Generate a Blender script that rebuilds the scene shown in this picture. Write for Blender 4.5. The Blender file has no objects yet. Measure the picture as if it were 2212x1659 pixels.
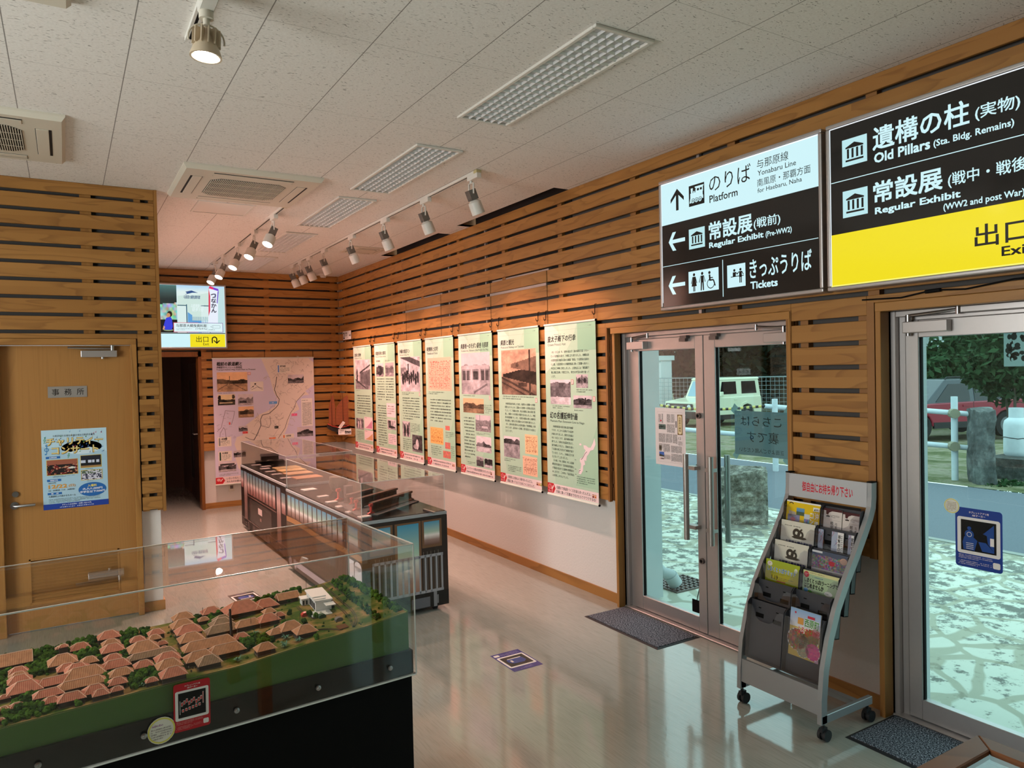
import bpy, bmesh, math, random
from mathutils import Vector, Matrix, Quaternion
SC = bpy.context.scene
COL = SC.collection
random.seed(7)

# ------------------------------------------------------------------ camera
def s2l(c):
    return tuple((v / 12.92 if v <= .04045 else ((v + .055) / 1.055) ** 2.4) for v in c)
def H(h):
    h = h.lstrip('#')
    return s2l(tuple(int(h[i:i + 2], 16) / 255 for i in (0, 2, 4)))
CAMF, YAW, PITCH, ROLL = 1579.85, .5477, -.0194, -.0224
cy, sy = math.cos(YAW), math.sin(YAW)
cp, sp = math.cos(PITCH), math.sin(PITCH)
fw = Vector((sy * cp, cy * cp, sp)); rt = Vector((cy, -sy, 0)); up = rt.cross(fw)
cr, sr = math.cos(ROLL), math.sin(ROLL)
r2 = cr * rt + sr * up; u2 = -sr * rt + cr * up
cam = bpy.data.cameras.new('camera'); co = bpy.data.objects.new('camera', cam); COL.objects.link(co)
cam.sensor_fit = 'HORIZONTAL'; cam.sensor_width = 36; cam.lens = CAMF / 2212 * 36
cam.clip_start = .05; cam.clip_end = 300
mw = Matrix.Identity(4)
for i in range(3):
    mw[i][0], mw[i][1], mw[i][2] = r2[i], u2[i], -fw[i]
mw[0][3], mw[1][3], mw[2][3] = 0, 0, 1.8
co.matrix_world = mw
SC.camera = co

# ------------------------------------------------------------------ world, daylight, exposure
w = bpy.data.worlds.new('overcast_sky'); SC.world = w; w.use_nodes = True
bg = w.node_tree.nodes['Background']
bg.inputs[0].default_value = (.86, 1.0, 1.03, 1); bg.inputs[1].default_value = 2.05
SC.view_settings.view_transform = 'Standard'; SC.view_settings.look = 'None'
SC.view_settings.gamma = 1; SC.view_settings.use_curve_mapping = False
SC.view_settings.exposure = 0
SC.cycles.use_denoising = True
SC.cycles.transparent_max_bounces = 24
SC.cycles.max_bounces = 8; SC.cycles.diffuse_bounces = 4; SC.cycles.glossy_bounces = 4
SC.cycles.sample_clamp_indirect = 4
SC.cycles.caustics_reflective = False; SC.cycles.caustics_refractive = False

def area(name, loc, rot, sx, sy_, power, col=(1, 1, 1), portal=False):
    l = bpy.data.lights.new(name, 'AREA'); l.shape = 'RECTANGLE'; l.size = sx; l.size_y = sy_
    l.energy = power; l.color = col
    o = bpy.data.objects.new(name, l); COL.objects.link(o); o.location = loc; o.rotation_euler = rot
    if portal: l.cycles.is_portal = True
    return o
# sampling portals over the two glass doors (they only guide the sky light)
area('portal_double_door', (3.70, 3.485, 1.02), (0, math.radians(90), 0), 2.0, 1.5, 1, portal=True)
area('portal_right_door', (3.70, 1.40, 1.02), (0, math.radians(90), 0), 2.0, 1.5, 1, portal=True)
# added fill lamp at an invented left window, brightens the ceiling and front
area('left_fill_lamp', (-3.93, 2.5, 1.75), (0, math.radians(-90), 0), 2.3, 2.5, 190, (.98, 1, .97))
area('portal_added_window', (3.70, -1.9, 1.02), (0, math.radians(90), 0), 2.0, 3.0, 1, portal=True)  # portal over the added, unseen side window

# ------------------------------------------------------------------ helpers
class MB:
    def __init__(s): s.v = []; s.f = []; s.m = []; s.c = []; s.hc = False
    def add(s, vs, fs, m=0, c=None):
        b = len(s.v); s.v += [tuple(v) for v in vs]
        for f in fs:
            s.f.append(tuple(b + i for i in f)); s.m.append(m); s.c.append(c)
        if c is not None: s.hc = True
    def box(s, x0, y0, z0, x1, y1, z1, m=0, c=None):
        if x0 > x1: x0, x1 = x1, x0
        if y0 > y1: y0, y1 = y1, y0
        if z0 > z1: z0, z1 = z1, z0
        s.add([(x0,y0,z0),(x1,y0,z0),(x1,y1,z0),(x0,y1,z0),(x0,y0,z1),(x1,y0,z1),(x1,y1,z1),(x0,y1,z1)],
              [(0,3,2,1),(4,5,6,7),(0,1,5,4),(1,2,6,5),(2,3,7,6),(3,0,4,7)], m, c)
    def obox(s, M, sx, sy_, sz, m=0, c=None):
        vs = [M @ Vector((a*sx/2, b*sy_/2, d*sz/2)) for d in (-1,1) for a,b in ((-1,-1),(1,-1),(1,1),(-1,1))]
        s.add(vs, [(0,3,2,1),(4,5,6,7),(0,1,5,4),(1,2,6,5),(2,3,7,6),(3,0,4,7)], m, c)
    def quad(s, a, b, c_, d, m=0, c=None): s.add([a,b,c_,d], [(0,1,2,3)], m, c)
    def poly(s, pts, m=0, c=None): s.add(pts, [tuple(range(len(pts)))], m, c)
    def prism(s, pts, ax, d0, d1, m=0, c=None):
        n = len(pts)
        def P(a, b, d):
            return {'x': (d, a, b), 'y': (a, d, b), 'z': (a, b, d)}[ax]
        vs = [P(a,b,d0) for a,b in pts] + [P(a,b,d1) for a,b in pts]
        fs = [tuple(range(n))[::-1], tuple(range(n, 2*n))]
        fs += [(i, (i+1) % n, n + (i+1) % n, n + i) for i in range(n)]
        s.add(vs, fs, m, c)
    def cyl(s, p0, p1, r0, r1=None, n=16, m=0, c=None, caps=True):
        r1 = r0 if r1 is None else r1
        p0 = Vector(p0); p1 = Vector(p1); d = (p1 - p0).normalized()
        a = d.orthogonal().normalized(); b = d.cross(a)
        vs = []
        for p, r in ((p0, r0), (p1, r1)):
            for i in range(n):
                t = 2*math.pi*i/n; vs.append(p + a*math.cos(t)*r + b*math.sin(t)*r)
        fs = [(i, (i+1) % n, n+(i+1) % n, n+i) for i in range(n)]
        if caps: fs += [tuple(range(n))[::-1], tuple(range(n, 2*n))]
        s.add(vs, fs, m, c)
    def tube(s, pts, r, n=8, m=0, c=None):
        pts = [Vector(p) for p in pts]; vs = []; k = len(pts)
        a = None
        for i, p in enumerate(pts):
            d = (pts[min(i+1, k-1)] - pts[max(i-1, 0)]).normalized()
            if a is None: a = d.orthogonal().normalized()
            a = (a - d*a.dot(d)).normalized(); b = d.cross(a)
            for j in range(n):
                t = 2*math.pi*j/n; vs.append(p + (a*math.cos(t) + b*math.sin(t))*r)
        fs = [(i*n+j, i*n+(j+1) % n, (i+1)*n+(j+1) % n, (i+1)*n+j) for i in range(k-1) for j in range(n)]
        fs += [tuple(range(n))[::-1], tuple(range((k-1)*n, k*n))]
        s.add(vs, fs, m, c)
    def lathe(s, prof, M=None, n=24, m=0, c=None):
        M = M or Matrix.Identity(4); k = len(prof)
        vs = [M @ Vector((r*math.cos(2*math.pi*j/n), r*math.sin(2*math.pi*j/n), z)) for r, z in prof for j in range(n)]
        fs = [(i*n+j, i*n+(j+1) % n, (i+1)*n+(j+1) % n, (i+1)*n+j) for i in range(k-1) for j in range(n)]
        if prof[0][0] > 1e-6: fs.append(tuple(range(n))[::-1])
        if prof[-1][0] > 1e-6: fs.append(tuple(range((k-1)*n, k*n)))
        s.add(vs, fs, m, c)
    def ball(s, ce, r, n=10, k=6, sc=(1,1,1), m=0, c=None, jit=0, rnd=random):
        vs = []
        for i in range(k+1):
            ph = math.pi*i/k
            for j in range(n):
                t = 2*math.pi*j/n; q = r*(1 + (rnd.random()-.5)*jit)
                vs.append((ce[0]+q*sc[0]*math.sin(ph)*math.cos(t), ce[1]+q*sc[1]*math.sin(ph)*math.sin(t), ce[2]+q*sc[2]*math.cos(ph)))
        fs = [(i*n+j, (i+1)*n+j, (i+1)*n+(j+1) % n, i*n+(j+1) % n) for i in range(k) for j in range(n)]
        s.add(vs, fs, m, c)
    def build(s, name, mats, parent=None, loc=None, rot=None, M=None, smooth=False, bevel=0, seg=2):
        me = bpy.data.meshes.new(name); me.from_pydata(s.v, [], s.f); me.update()
        if not isinstance(mats, (list, tuple)): mats = [mats]
        for mt in mats: me.materials.append(mt)
        me.polygons.foreach_set('material_index', s.m)
        if s.hc:
            at = me.color_attributes.new('Col', 'FLOAT_COLOR', 'CORNER')
            buf = []
            for f, c in zip(s.f, s.c):
                if c is None: c = (1, 1, 1)
                if isinstance(c[0], (tuple, list)):
                    for q in c: buf += [q[0], q[1], q[2], 1]
                else: buf += [c[0], c[1], c[2], 1] * len(f)
            at.data.foreach_set('color', buf)
        o = bpy.data.objects.new(name, me); COL.objects.link(o)
        if smooth:
            me.polygons.foreach_set('use_smooth', [True]*len(me.polygons))
            md = o.modifiers.new('smooth', 'EDGE_SPLIT'); md.split_angle = math.radians(38)
        if bevel:
            b = o.modifiers.new('bevel', 'BEVEL'); b.width = bevel; b.segments = seg; b.limit_method = 'ANGLE'; b.angle_limit = math.radians(40)
        if parent: o.parent = parent
        if M is not None: o.matrix_basis = M
        if loc: o.location = loc
        if rot: o.rotation_euler = rot
        return o

def tag(o, label, cat, group=None, kind=None):
    o['label'] = label; o['category'] = cat
    if group: o['group'] = group
    if kind: o['kind'] = kind
    return o
def struct(o): o['kind'] = 'structure'; return o
def empty(name, loc=(0, 0, 0), rz=0, M=None):
    o = bpy.data.objects.new(name, None); COL.objects.link(o); o.empty_display_size = .05
    if M is not None: o.matrix_basis = M
    else: o.location = loc; o.rotation_euler = (0, 0, rz)
    return o
def copy_tree(o, parent=None):
    c = o.copy(); COL.objects.link(c)
    if parent: c.parent = parent
    for ch in list(o.children): copy_tree(ch, c)
    return c

# value noise for printed pictures
def hsh(i, j, s):
    v = math.sin(i*127.1 + j*311.7 + s*74.7)*43758.5453; return v - math.floor(v)
def vn(x, y, s=0):
    i, j = math.floor(x), math.floor(y); fx, fy = x-i, y-j
    fx = fx*fx*(3-2*fx); fy = fy*fy*(3-2*fy)
    a = hsh(i,j,s)*(1-fx) + hsh(i+1,j,s)*fx; b = hsh(i,j+1,s)*(1-fx) + hsh(i+1,j+1,s)*fx
    return a*(1-fy) + b*fy

# ------------------------------------------------------------------ printed surfaces (flat artwork as real faces)
_txt = {}
def text_mesh(t, bold=0.0):
    k = (t, bold)
    if k not in _txt:
        c = bpy.data.curves.new('t', 'FONT'); c.body = t; c.size = 1; c.resolution_u = 2; c.offset = bold
        o = bpy.data.objects.new('t', c); COL.objects.link(o)
        dg = bpy.context.evaluated_depsgraph_get()
        m = bpy.data.meshes.new_from_object(o.evaluated_get(dg))
        vs = [(v.co.x, v.co.y) for v in m.vertices]; fs = [tuple(p.vertices) for p in m.polygons]
        bpy.data.meshes.remove(m); bpy.data.objects.remove(o); bpy.data.curves.remove(c)
        if not vs: vs = [(0, 0)]
        xs = [v[0] for v in vs]; ys = [v[1] for v in vs]
        _txt[k] = (vs, fs, min(xs), min(ys), max(xs), max(ys))
    return _txt[k]
class CV(MB):
    """flat artwork: u to the right, v up, front facing local -Y"""
    E = .0005
    def P(s, u, v, L): return (u, -L*s.E, v)
    def slab(s, u0, v0, u1, v1, th, c, back=None):
        s.rect(u0, v0, u1, v1, c, 0); b = back or c
        p = [(u0,v0),(u1,v0),(u1,v1),(u0,v1)]
        for i in range(4):
            a, d = p[i], p[(i+1) % 4]
            s.add([(a[0],0,a[1]),(a[0],th,a[1]),(d[0],th,d[1]),(d[0],0,d[1])], [(0,1,2,3)], 0, b)
        s.add([(u0,th,v0),(u0,th,v1),(u1,th,v1),(u1,th,v0)], [(0,1,2,3)], 0, b)
    def rect(s, u0, v0, u1, v1, c, L=1, m=0):
        s.add([s.P(u0,v0,L), s.P(u1,v0,L), s.P(u1,v1,L), s.P(u0,v1,L)], [(0,1,2,3)], m, c)
    def pg(s, pts, c, L=1): s.add([s.P(u,v,L) for u,v in pts], [tuple(range(len(pts)))], 0, c)
    def ell(s, u, v, ru, rv, c, L=1, n=24):
        s.pg([(u+ru*math.cos(2*math.pi*i/n), v+rv*math.sin(2*math.pi*i/n)) for i in range(n)], c, L)
    def ring(s, u, v, r0, r1, c, L=1, a0=0, a1=360, n=24, k=1.0):
        q = [math.radians(a0+(a1-a0)*i/n) for i in range(n+1)]
        for a, b in zip(q, q[1:]):
            s.pg([(u+r0*math.cos(a), v+k*r0*math.sin(a)), (u+r1*math.cos(a), v+k*r1*math.sin(a)), (u+r1*math.cos(b), v+k*r1*math.sin(b)), (u+r0*math.cos(b), v+k*r0*math.sin(b))], c, L)
    def line(s, pts, wd, c, L=1):
        for (a, b), (d, e) in zip(pts, pts[1:]):
            l = math.hypot(d-a, e-b) or 1e-9; nx, ny = -(e-b)/l*wd/2, (d-a)/l*wd/2
            s.pg([(a-nx,b-ny),(d-nx,e-ny),(d+nx,e+ny),(a+nx,b+ny)], c, L)
    def rrect(s, u0, v0, u1, v1, r, c, L=1, n=5):
        pts = []
        for cu, cv_, a in ((u1-r,v1-r,0),(u0+r,v1-r,90),(u0+r,v0+r,180),(u1-r,v0+r,270)):
            pts += [(cu+r*math.cos(math.radians(a+90*i/n)), cv_+r*math.sin(math.radians(a+90*i/n))) for i in range(n+1)]
        s.pg(pts, c, L)
    def grad(s, u0, v0, u1, v1, stops, L=1):
        for (t0, c0), (t1, c1) in zip(stops, stops[1:]):
            a, b = v0+(v1-v0)*t0, v0+(v1-v0)*t1
            s.add([s.P(u0,a,L), s.P(u1,a,L), s.P(u1,b,L), s.P(u0,b,L)], [(0,1,2,3)], 0, [c0, c0, c1, c1])
    def text(s, t, u0, v0, u1, v1, c, L=2, bold=.012, shear=0, flip=False, keep=False):
        vs, fs, x0, y0, x1, y1 = text_mesh(t)
        sx = (u1-u0)/max(x1-x0, 1e-6); sv = (v1-v0)/max(y1-y0, 1e-6)
        if keep:
            sx = min(sx, sv) if sv > 0 else sx
        k = max(0, bold)*.9; sx = max(sx*.5, sx-2*k*sx/max(x1-x0, 1e-6)); sh = ((0, 0),) if bold <= 0 else ((k, k), (-k, k), (k, -k), (-k, -k), (0, 0))
        for n, (ox, oy) in enumerate(sh):
            s.add([s.P((u1 - (x-x0+ox)*sx) if flip else (u0+(x-x0+ox+k)*sx + shear*(y-y0)*sv), v0+(y-y0+oy)*sv, L+.02*n) for x, y in vs], fs, 0, c)
    def vtext(s, t, u0, v0, u1, v1, c, L=2, bold=.012):
        n = len(t); h = (v1-v0)/n
        for i, ch in enumerate(t):
            if ch == ' ': continue
            b = v1-(i+1)*h
            s.text(ch, u0, b+h*.08, u1, b+h*.92, c, L, bold)
    def greek(s, u0, v0, u1, v1, n, c, L=2, fill=.62, seed=1, cw=None, last=.6):
        """rows of tiny illegible characters"""
        rd = random.Random(seed); h = (v1-v0)/n; cw = cw or h*.62
        for i in range(n):
            v = v1-(i+1)*h; u = u0; end = u1 if i < n-1 else u0+(u1-u0)*last
            while u < end - cw*.5:
                k = cw*rd.uniform(.55, .95)
                if rd.random() > .08:
                    a = v+h*(1-fill)*.5; b = a+h*fill*rd.uniform(.75, 1)
                    if rd.random() < .55:
                        s.rect(u, a, min(u+k*.42, end), b, c, L); s.rect(u+k*.5, a+h*.1, min(u+k, end), a+h*.2, c, L); s.rect(u+k*.5, b-h*.16, min(u+k, end), b-h*.05, c, L)
                    else:
                        s.rect(u, a+h*.2, min(u+k, end), a+h*.32, c, L); s.rect(u+k*.35, a, u+k*.55, b, c, L)
                u += cw
    def img(s, u0, v0, u1, v1, nx, ny, fn, L=2):
        du, dv = (u1-u0)/nx, (v1-v0)/ny
        b = len(s.v)
        for j in range(ny+1):
            for i in range(nx+1): s.v.append(s.P(u0+i*du, v0+j*dv, L))
        for j in range(ny):
            for i in range(nx):
                s.f.append((b+j*(nx+1)+i, b+j*(nx+1)+i+1, b+(j+1)*(nx+1)+i+1, b+(j+1)*(nx+1)+i)); s.m.append(0)
                s.c.append(s2l(tuple(min(1, max(0, q)) for q in fn((i+.5)/nx, (j+.5)/ny))))
        s.hc = True
def wallM(ax, p, z, u_origin):
    """right wall (faces -X): 'x'; back or office wall (faces -Y): 'y'"""
    if ax == 'x': return Matrix.Translation((p, u_origin, z)) @ Matrix.Rotation(-math.pi/2, 4, 'Z')
    return Matrix.Translation((u_origin, p, z))

def photo(seed, hor=.62, gnd=.38, sky=.88, mid=.25, low=.6, tone=(1, .96, .96), lumps=.12, shapes=()):
    """a printed monochrome photograph as a function of (s, t)"""
    def fn(x, y):
        n = vn(x*5, y*5, seed)*.5 + vn(x*13, y*13, seed+1)*.3 + vn(x*31, y*31, seed+2)*.2
        h = hor + lumps*(vn(x*6, 0, seed+3)-.5)*2; g = gnd + lumps*.4*(vn(x*3, 2, seed+4)-.5)
        v = sky - .12*(n-.4) if y > h else (mid + .55*(n-.45) if y > g else low + .5*(n-.5))
        for k in shapes:
            if k[0] == 'r' and k[1] <= x <= k[3] and k[2] <= y <= k[4]: v = k[5] + .3*(n-.5)
            if k[0] == 'e' and ((x-k[1])/k[3])**2 + ((y-k[2])/k[4])**2 < 1: v = k[5] + .3*(n-.5)
            if k[0] == 'l':   # band between two sloping lines
                lo = k[2]+(k[4]-k[2])*(x-k[1])/(k[3]-k[1]); hi = lo+k[5]
                hi = lo + k[5]*(1-k[7]*(1-(x-k[1])/(k[3]-k[1])))
                if k[1] <= x <= k[3] and lo <= y <= hi: v = k[6] + .3*(n-.5)
        return (v*tone[0], v*tone[1], v*tone[2])
    return fn

# ------------------------------------------------------------------ materials
def nm(name):
    m = bpy.data.materials.new(name); m.use_nodes = True
    return m, m.node_tree.nodes, m.node_tree.links, m.node_tree.nodes['Principled BSDF']
def mat(name, col, rough=.5, metal=0, spec=.5, noise=0, scale=20, bump=0, emit=0, coat=0):
    m, N, Lk, b = nm(name)
    if isinstance(col, str): col = H(col)
    b.inputs['Base Color'].default_value = (*col, 1)
    b.inputs['Roughness'].default_value = rough; b.inputs['Metallic'].default_value = metal
    b.inputs['Specular IOR Level'].default_value = spec
    if coat: b.inputs['Coat Weight'].default_value = coat; b.inputs['Coat Roughness'].default_value = .05
    if emit:
        b.inputs['Emission Color'].default_value = (*col, 1); b.inputs['Emission Strength'].default_value = emit
    if noise or bump:
        tc = N.new('ShaderNodeTexCoord'); nz = N.new('ShaderNodeTexNoise')
        nz.inputs['Scale'].default_value = scale; nz.inputs['Detail'].default_value = 5
        Lk.new(tc.outputs['Object'], nz.inputs['Vector'])
        if noise:
            mx = N.new('ShaderNodeMix'); mx.data_type = 'RGBA'
            mx.inputs['A'].default_value = (*[c*(1-noise) for c in col], 1)
            mx.inputs['B'].default_value = (*[min(1, c*(1+noise)) for c in col], 1)
            Lk.new(nz.outputs['Fac'], mx.inputs['Factor']); Lk.new(mx.outputs['Result'], b.inputs['Base Color'])
        if bump:
            bp = N.new('ShaderNodeBump'); bp.inputs['Strength'].default_value = bump; bp.inputs['Distance'].default_value = .01
            Lk.new(nz.outputs['Fac'], bp.inputs['Height']); Lk.new(bp.outputs['Normal'], b.inputs['Normal'])
    return m
def pmat(name, rough=.5, emit=0, spec=.5, coat=0, trans=0):
    """printed colours from the mesh colour attribute"""
    m, N, Lk, b = nm(name)
    a = N.new('ShaderNodeVertexColor'); a.layer_name = 'Col'
    b.inputs['Roughness'].default_value = rough; b.inputs['Specular IOR Level'].default_value = spec
    if emit:
        b.inputs['Base Color'].default_value = (.01, .01, .01, 1)
        Lk.new(a.outputs['Color'], b.inputs['Emission Color']); b.inputs['Emission Strength'].default_value = emit
    else: Lk.new(a.outputs['Color'], b.inputs['Base Color'])
    if coat: b.inputs['Coat Weight'].default_value = coat; b.inputs['Coat Roughness'].default_value = .03
    return m
def mth(N, Lk, op, a, b=None, c=None):
    n = N.new('ShaderNodeMath'); n.operation = op
    for i, q in enumerate((a, b, c)):
        if q is None: continue
        if isinstance(q, (int, float)): n.inputs[i].default_value = q
        else: Lk.new(q, n.inputs[i])
    return n.outputs[0]
def ramp(N, Lk, fac, stops):
    r = N.new('ShaderNodeValToRGB'); e = r.color_ramp.elements
    while len(e) < len(stops): e.new(.5)
    for q, (p, c) in zip(e, stops): q.position = p; q.color = (*c, 1) if len(c) == 3 else c
    Lk.new(fac, r.inputs[0]); return r.outputs[0]
def wood(name, c0, c1, cd, axis='h', row=.1243, rough=.42, rings=7.0, stretch=1.15, k=.42):
    """flame-grained pine boards; axis h: along x/y, v: vertical"""
    m, N, Lk, b = nm(name)
    tc = N.new('ShaderNodeTexCoord'); sx = N.new('ShaderNodeSeparateXYZ'); Lk.new(tc.outputs['Object'], sx.inputs[0])
    X, Y, Z = sx.outputs
    if axis == 'h': al = mth(N, Lk, 'ADD', X, Y); ac = Z
    elif axis == 'v': al = Z; ac = mth(N, Lk, 'ADD', X, Y)
    else: al = Y; ac = X
    rw = mth(N, Lk, 'FLOOR', mth(N, Lk, 'DIVIDE', mth(N, Lk, 'ADD', ac, .0183), row))
    # long boards also change along their length
    pl = mth(N, Lk, 'FLOOR', mth(N, Lk, 'DIVIDE', mth(N, Lk, 'ADD', al, mth(N, Lk, 'MULTIPLY', rw, 1.37)), 3.64))
    cid = mth(N, Lk, 'ADD', mth(N, Lk, 'MULTIPLY', rw, 3.17), mth(N, Lk, 'MULTIPLY', pl, 7.31))
    cm = N.new('ShaderNodeCombineXYZ'); Lk.new(mth(N, Lk, 'MULTIPLY', al, stretch), cm.inputs[0])
    Lk.new(mth(N, Lk, 'MULTIPLY', ac, 7.5), cm.inputs[1]); Lk.new(cid, cm.inputs[2])
    nz = N.new('ShaderNodeTexNoise'); nz.inputs['Scale'].default_value = 1.0; nz.inputs['Detail'].default_value = 1.6; nz.inputs['Roughness'].default_value = .4
    Lk.new(cm.outputs[0], nz.inputs['Vector'])
    fr = mth(N, Lk, 'FRACT', mth(N, Lk, 'MULTIPLY', nz.outputs['Fac'], rings))
    ln = ramp(N, Lk, fr, [(0, (0,0,0)), (.60, (.12,.12,.12)), (.93, (1,1,1)), (1, (0,0,0))])
    wn = N.new('ShaderNodeTexWhiteNoise'); wn.noise_dimensions = '1D'; Lk.new(cid, wn.inputs['W'])
    mx = N.new('ShaderNodeMix'); mx.data_type = 'RGBA'; mx.inputs['A'].default_value = (*c0, 1); mx.inputs['B'].default_value = (*c1, 1)
    Lk.new(wn.outputs['Value'], mx.inputs['Factor'])
    m2 = N.new('ShaderNodeMix'); m2.data_type = 'RGBA'; Lk.new(mx.outputs['Result'], m2.inputs['A']); m2.inputs['B'].default_value = (*cd, 1)
    Lk.new(mth(N, Lk, 'MULTIPLY', ln, k), m2.inputs['Factor'])
    Lk.new(m2.outputs['Result'], b.inputs['Base Color'])
    b.inputs['Roughness'].default_value = rough; b.inputs['Specular IOR Level'].default_value = .35
    return m
def glass(name, tint, ior=1.5, gl=1.0):
    m = bpy.data.materials.new(name); m.use_nodes = True; N = m.node_tree.nodes; Lk = m.node_tree.links
    N.clear(); out = N.new('ShaderNodeOutputMaterial')
    tr = N.new('ShaderNodeBsdfTransparent'); tr.inputs[0].default_value = (*tint, 1)
    gs = N.new('ShaderNodeBsdfGlossy'); gs.inputs['Roughness'].default_value = .0; gs.inputs[0].default_value = (gl, gl, gl, 1)
    fr = N.new('ShaderNodeFresnel'); ge = N.new('ShaderNodeNewGeometry')
    i = mth(N, Lk, 'ADD', ior, mth(N, Lk, 'MULTIPLY', ge.outputs['Backfacing'], 1/ior-ior)); Lk.new(i, fr.inputs['IOR'])
    mx = N.new('ShaderNodeMixShader'); Lk.new(fr.outputs[0], mx.inputs[0]); Lk.new(tr.outputs[0], mx.inputs[1]); Lk.new(gs.outputs[0], mx.inputs[2])
    Lk.new(mx.outputs[0], out.inputs[0]); return m

PINE = (H('a5763e'), H('966834'), H('66401c'))
M_slat = wood('pine_boards', *PINE)
M_trimh = wood('pine_trim_horizontal', *PINE, row=.2, rings=4)
M_trimv = wood('pine_trim_vertical', *PINE, axis='v', row=.2, rings=4)
M_batten = mat('pine_batten', '8a5c2a', .6, noise=.12, scale=8)
M_oak = wood('oak_door_veneer', H('a97a44'), H('a3743e'), H('855a2e'), axis='v', row=3, rings=30, stretch=.10, k=.22)
M_tablewood = wood('brown_table_wood', H('8a5630'), H('7c4b28'), H('55301a'), axis='h', row=.3, rings=9)
M_white = mat('white_wall_paper', 'd9d6d2', .85, spec=.2, noise=.03, scale=60, bump=.15)
M_ceilw = mat('ceiling_edge_white', 'd8d4cd', .8)
M_alu = mat('anodised_aluminium', 'b9b4b2', .38, .75, noise=.04, scale=40)
M_alud = mat('dark_aluminium', '6a625f', .45, .6)
M_steel = mat('brushed_steel', 'a8a8a8', .3, 1)
M_rackgrey = mat('silver_grey_metal', 'a3a6a8', .38, .55)
M_black = mat('matt_black', '030303', .7, spec=.15)
M_gloss = mat('gloss_black', '070605', .2, spec=.18)
M_dark = mat('dark_void', '0c0907', .8)
M_rubber = mat('black_rubber', '15161a', .6)
M_lampw = mat('white_enamel', 'd6d3cb', .45)
M_plastic = mat('ivory_plastic', 'd3cec2', .5)
M_fin = mat('grey_heat_sink', '6f6c66', .5, .3)
M_lit = mat('lit_lamp_lens', (1, .93, .88), .3, emit=9)
M_lensoff = mat('lamp_lens_glass', 'c9b9ae', .15, .2)
M_print = pmat('printed_paper', .6, spec=.3)
M_cloth = pmat('printed_banner_cloth', .75, spec=.2)
M_gprint = pmat('gloss_printed_film', .25)
M_sign = pmat('backlit_sign_face', .1, emit=1.0, spec=.45)
M_glass = glass('tinted_door_glass', (.81, .965, .955), 1.45)
M_acryl = glass('clear_acrylic', (.985, .985, .98), 1.49)
M_smoke = glass('smoked_acrylic', (.88, .88, .90), 1.49)
M_edge = mat('acrylic_edge', 'cfd2cd', .25, spec=.6)
# ------------------------------------------------------------------ floor and ceiling materials
def floor_mat():
    m, N, Lk, b = nm('polished_vinyl_floor')
    tc = N.new('ShaderNodeTexCoord'); sx = N.new('ShaderNodeSeparateXYZ'); Lk.new(tc.outputs['Object'], sx.inputs[0])
    X, Y, Z = sx.outputs
    mp = N.new('ShaderNodeMapping'); mp.inputs['Scale'].default_value = (150, 7, 1); Lk.new(tc.outputs['Object'], mp.inputs[0])
    nz = N.new('ShaderNodeTexNoise'); nz.inputs['Scale'].default_value = 1; nz.inputs['Detail'].default_value = 4; Lk.new(mp.outputs[0], nz.inputs['Vector'])
    col = ramp(N, Lk, nz.outputs['Fac'], [(.3, H('8d8f86')), (.5, H('989b92')), (.75, H('9da097'))])
    d = mth(N, Lk, 'ABSOLUTE', mth(N, Lk, 'SUBTRACT', mth(N, Lk, 'FRACT', mth(N, Lk, 'DIVIDE', mth(N, Lk, 'SUBTRACT', X, 2.782-1.82*4), 1.82)), .5))
    seam = mth(N, Lk, 'GREATER_THAN', d, .4992)
    mx = N.new('ShaderNodeMix'); mx.data_type = 'RGBA'; Lk.new(mth(N, Lk, 'MULTIPLY', seam, .55), mx.inputs['Factor'])
    Lk.new(col, mx.inputs['A']); mx.inputs['B'].default_value = (*H('6f6a60'), 1); Lk.new(mx.outputs['Result'], b.inputs['Base Color'])
    n2 = N.new('ShaderNodeTexNoise'); n2.inputs['Scale'].default_value = 2.2; n2.inputs['Detail'].default_value = 3; Lk.new(tc.outputs['Object'], n2.inputs['Vector'])
    Lk.new(mth(N, Lk, 'ADD', mth(N, Lk, 'MULTIPLY', n2.outputs['Fac'], .08), .05), b.inputs['Roughness'])
    n3 = N.new('ShaderNodeTexNoise'); n3.inputs['Scale'].default_value = 45; n3.inputs['Detail'].default_value = 2; Lk.new(tc.outputs['Object'], n3.inputs['Vector'])
    bp = N.new('ShaderNodeBump'); bp.inputs['Strength'].default_value = .05; bp.inputs['Distance'].default_value = .004
    Lk.new(n3.outputs['Fac'], bp.inputs['Height']); Lk.new(bp.outputs['Normal'], b.inputs['Normal'])
    b.inputs['IOR'].default_value = 1.75; b.inputs['Specular IOR Level'].default_value = .6
    return m
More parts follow.
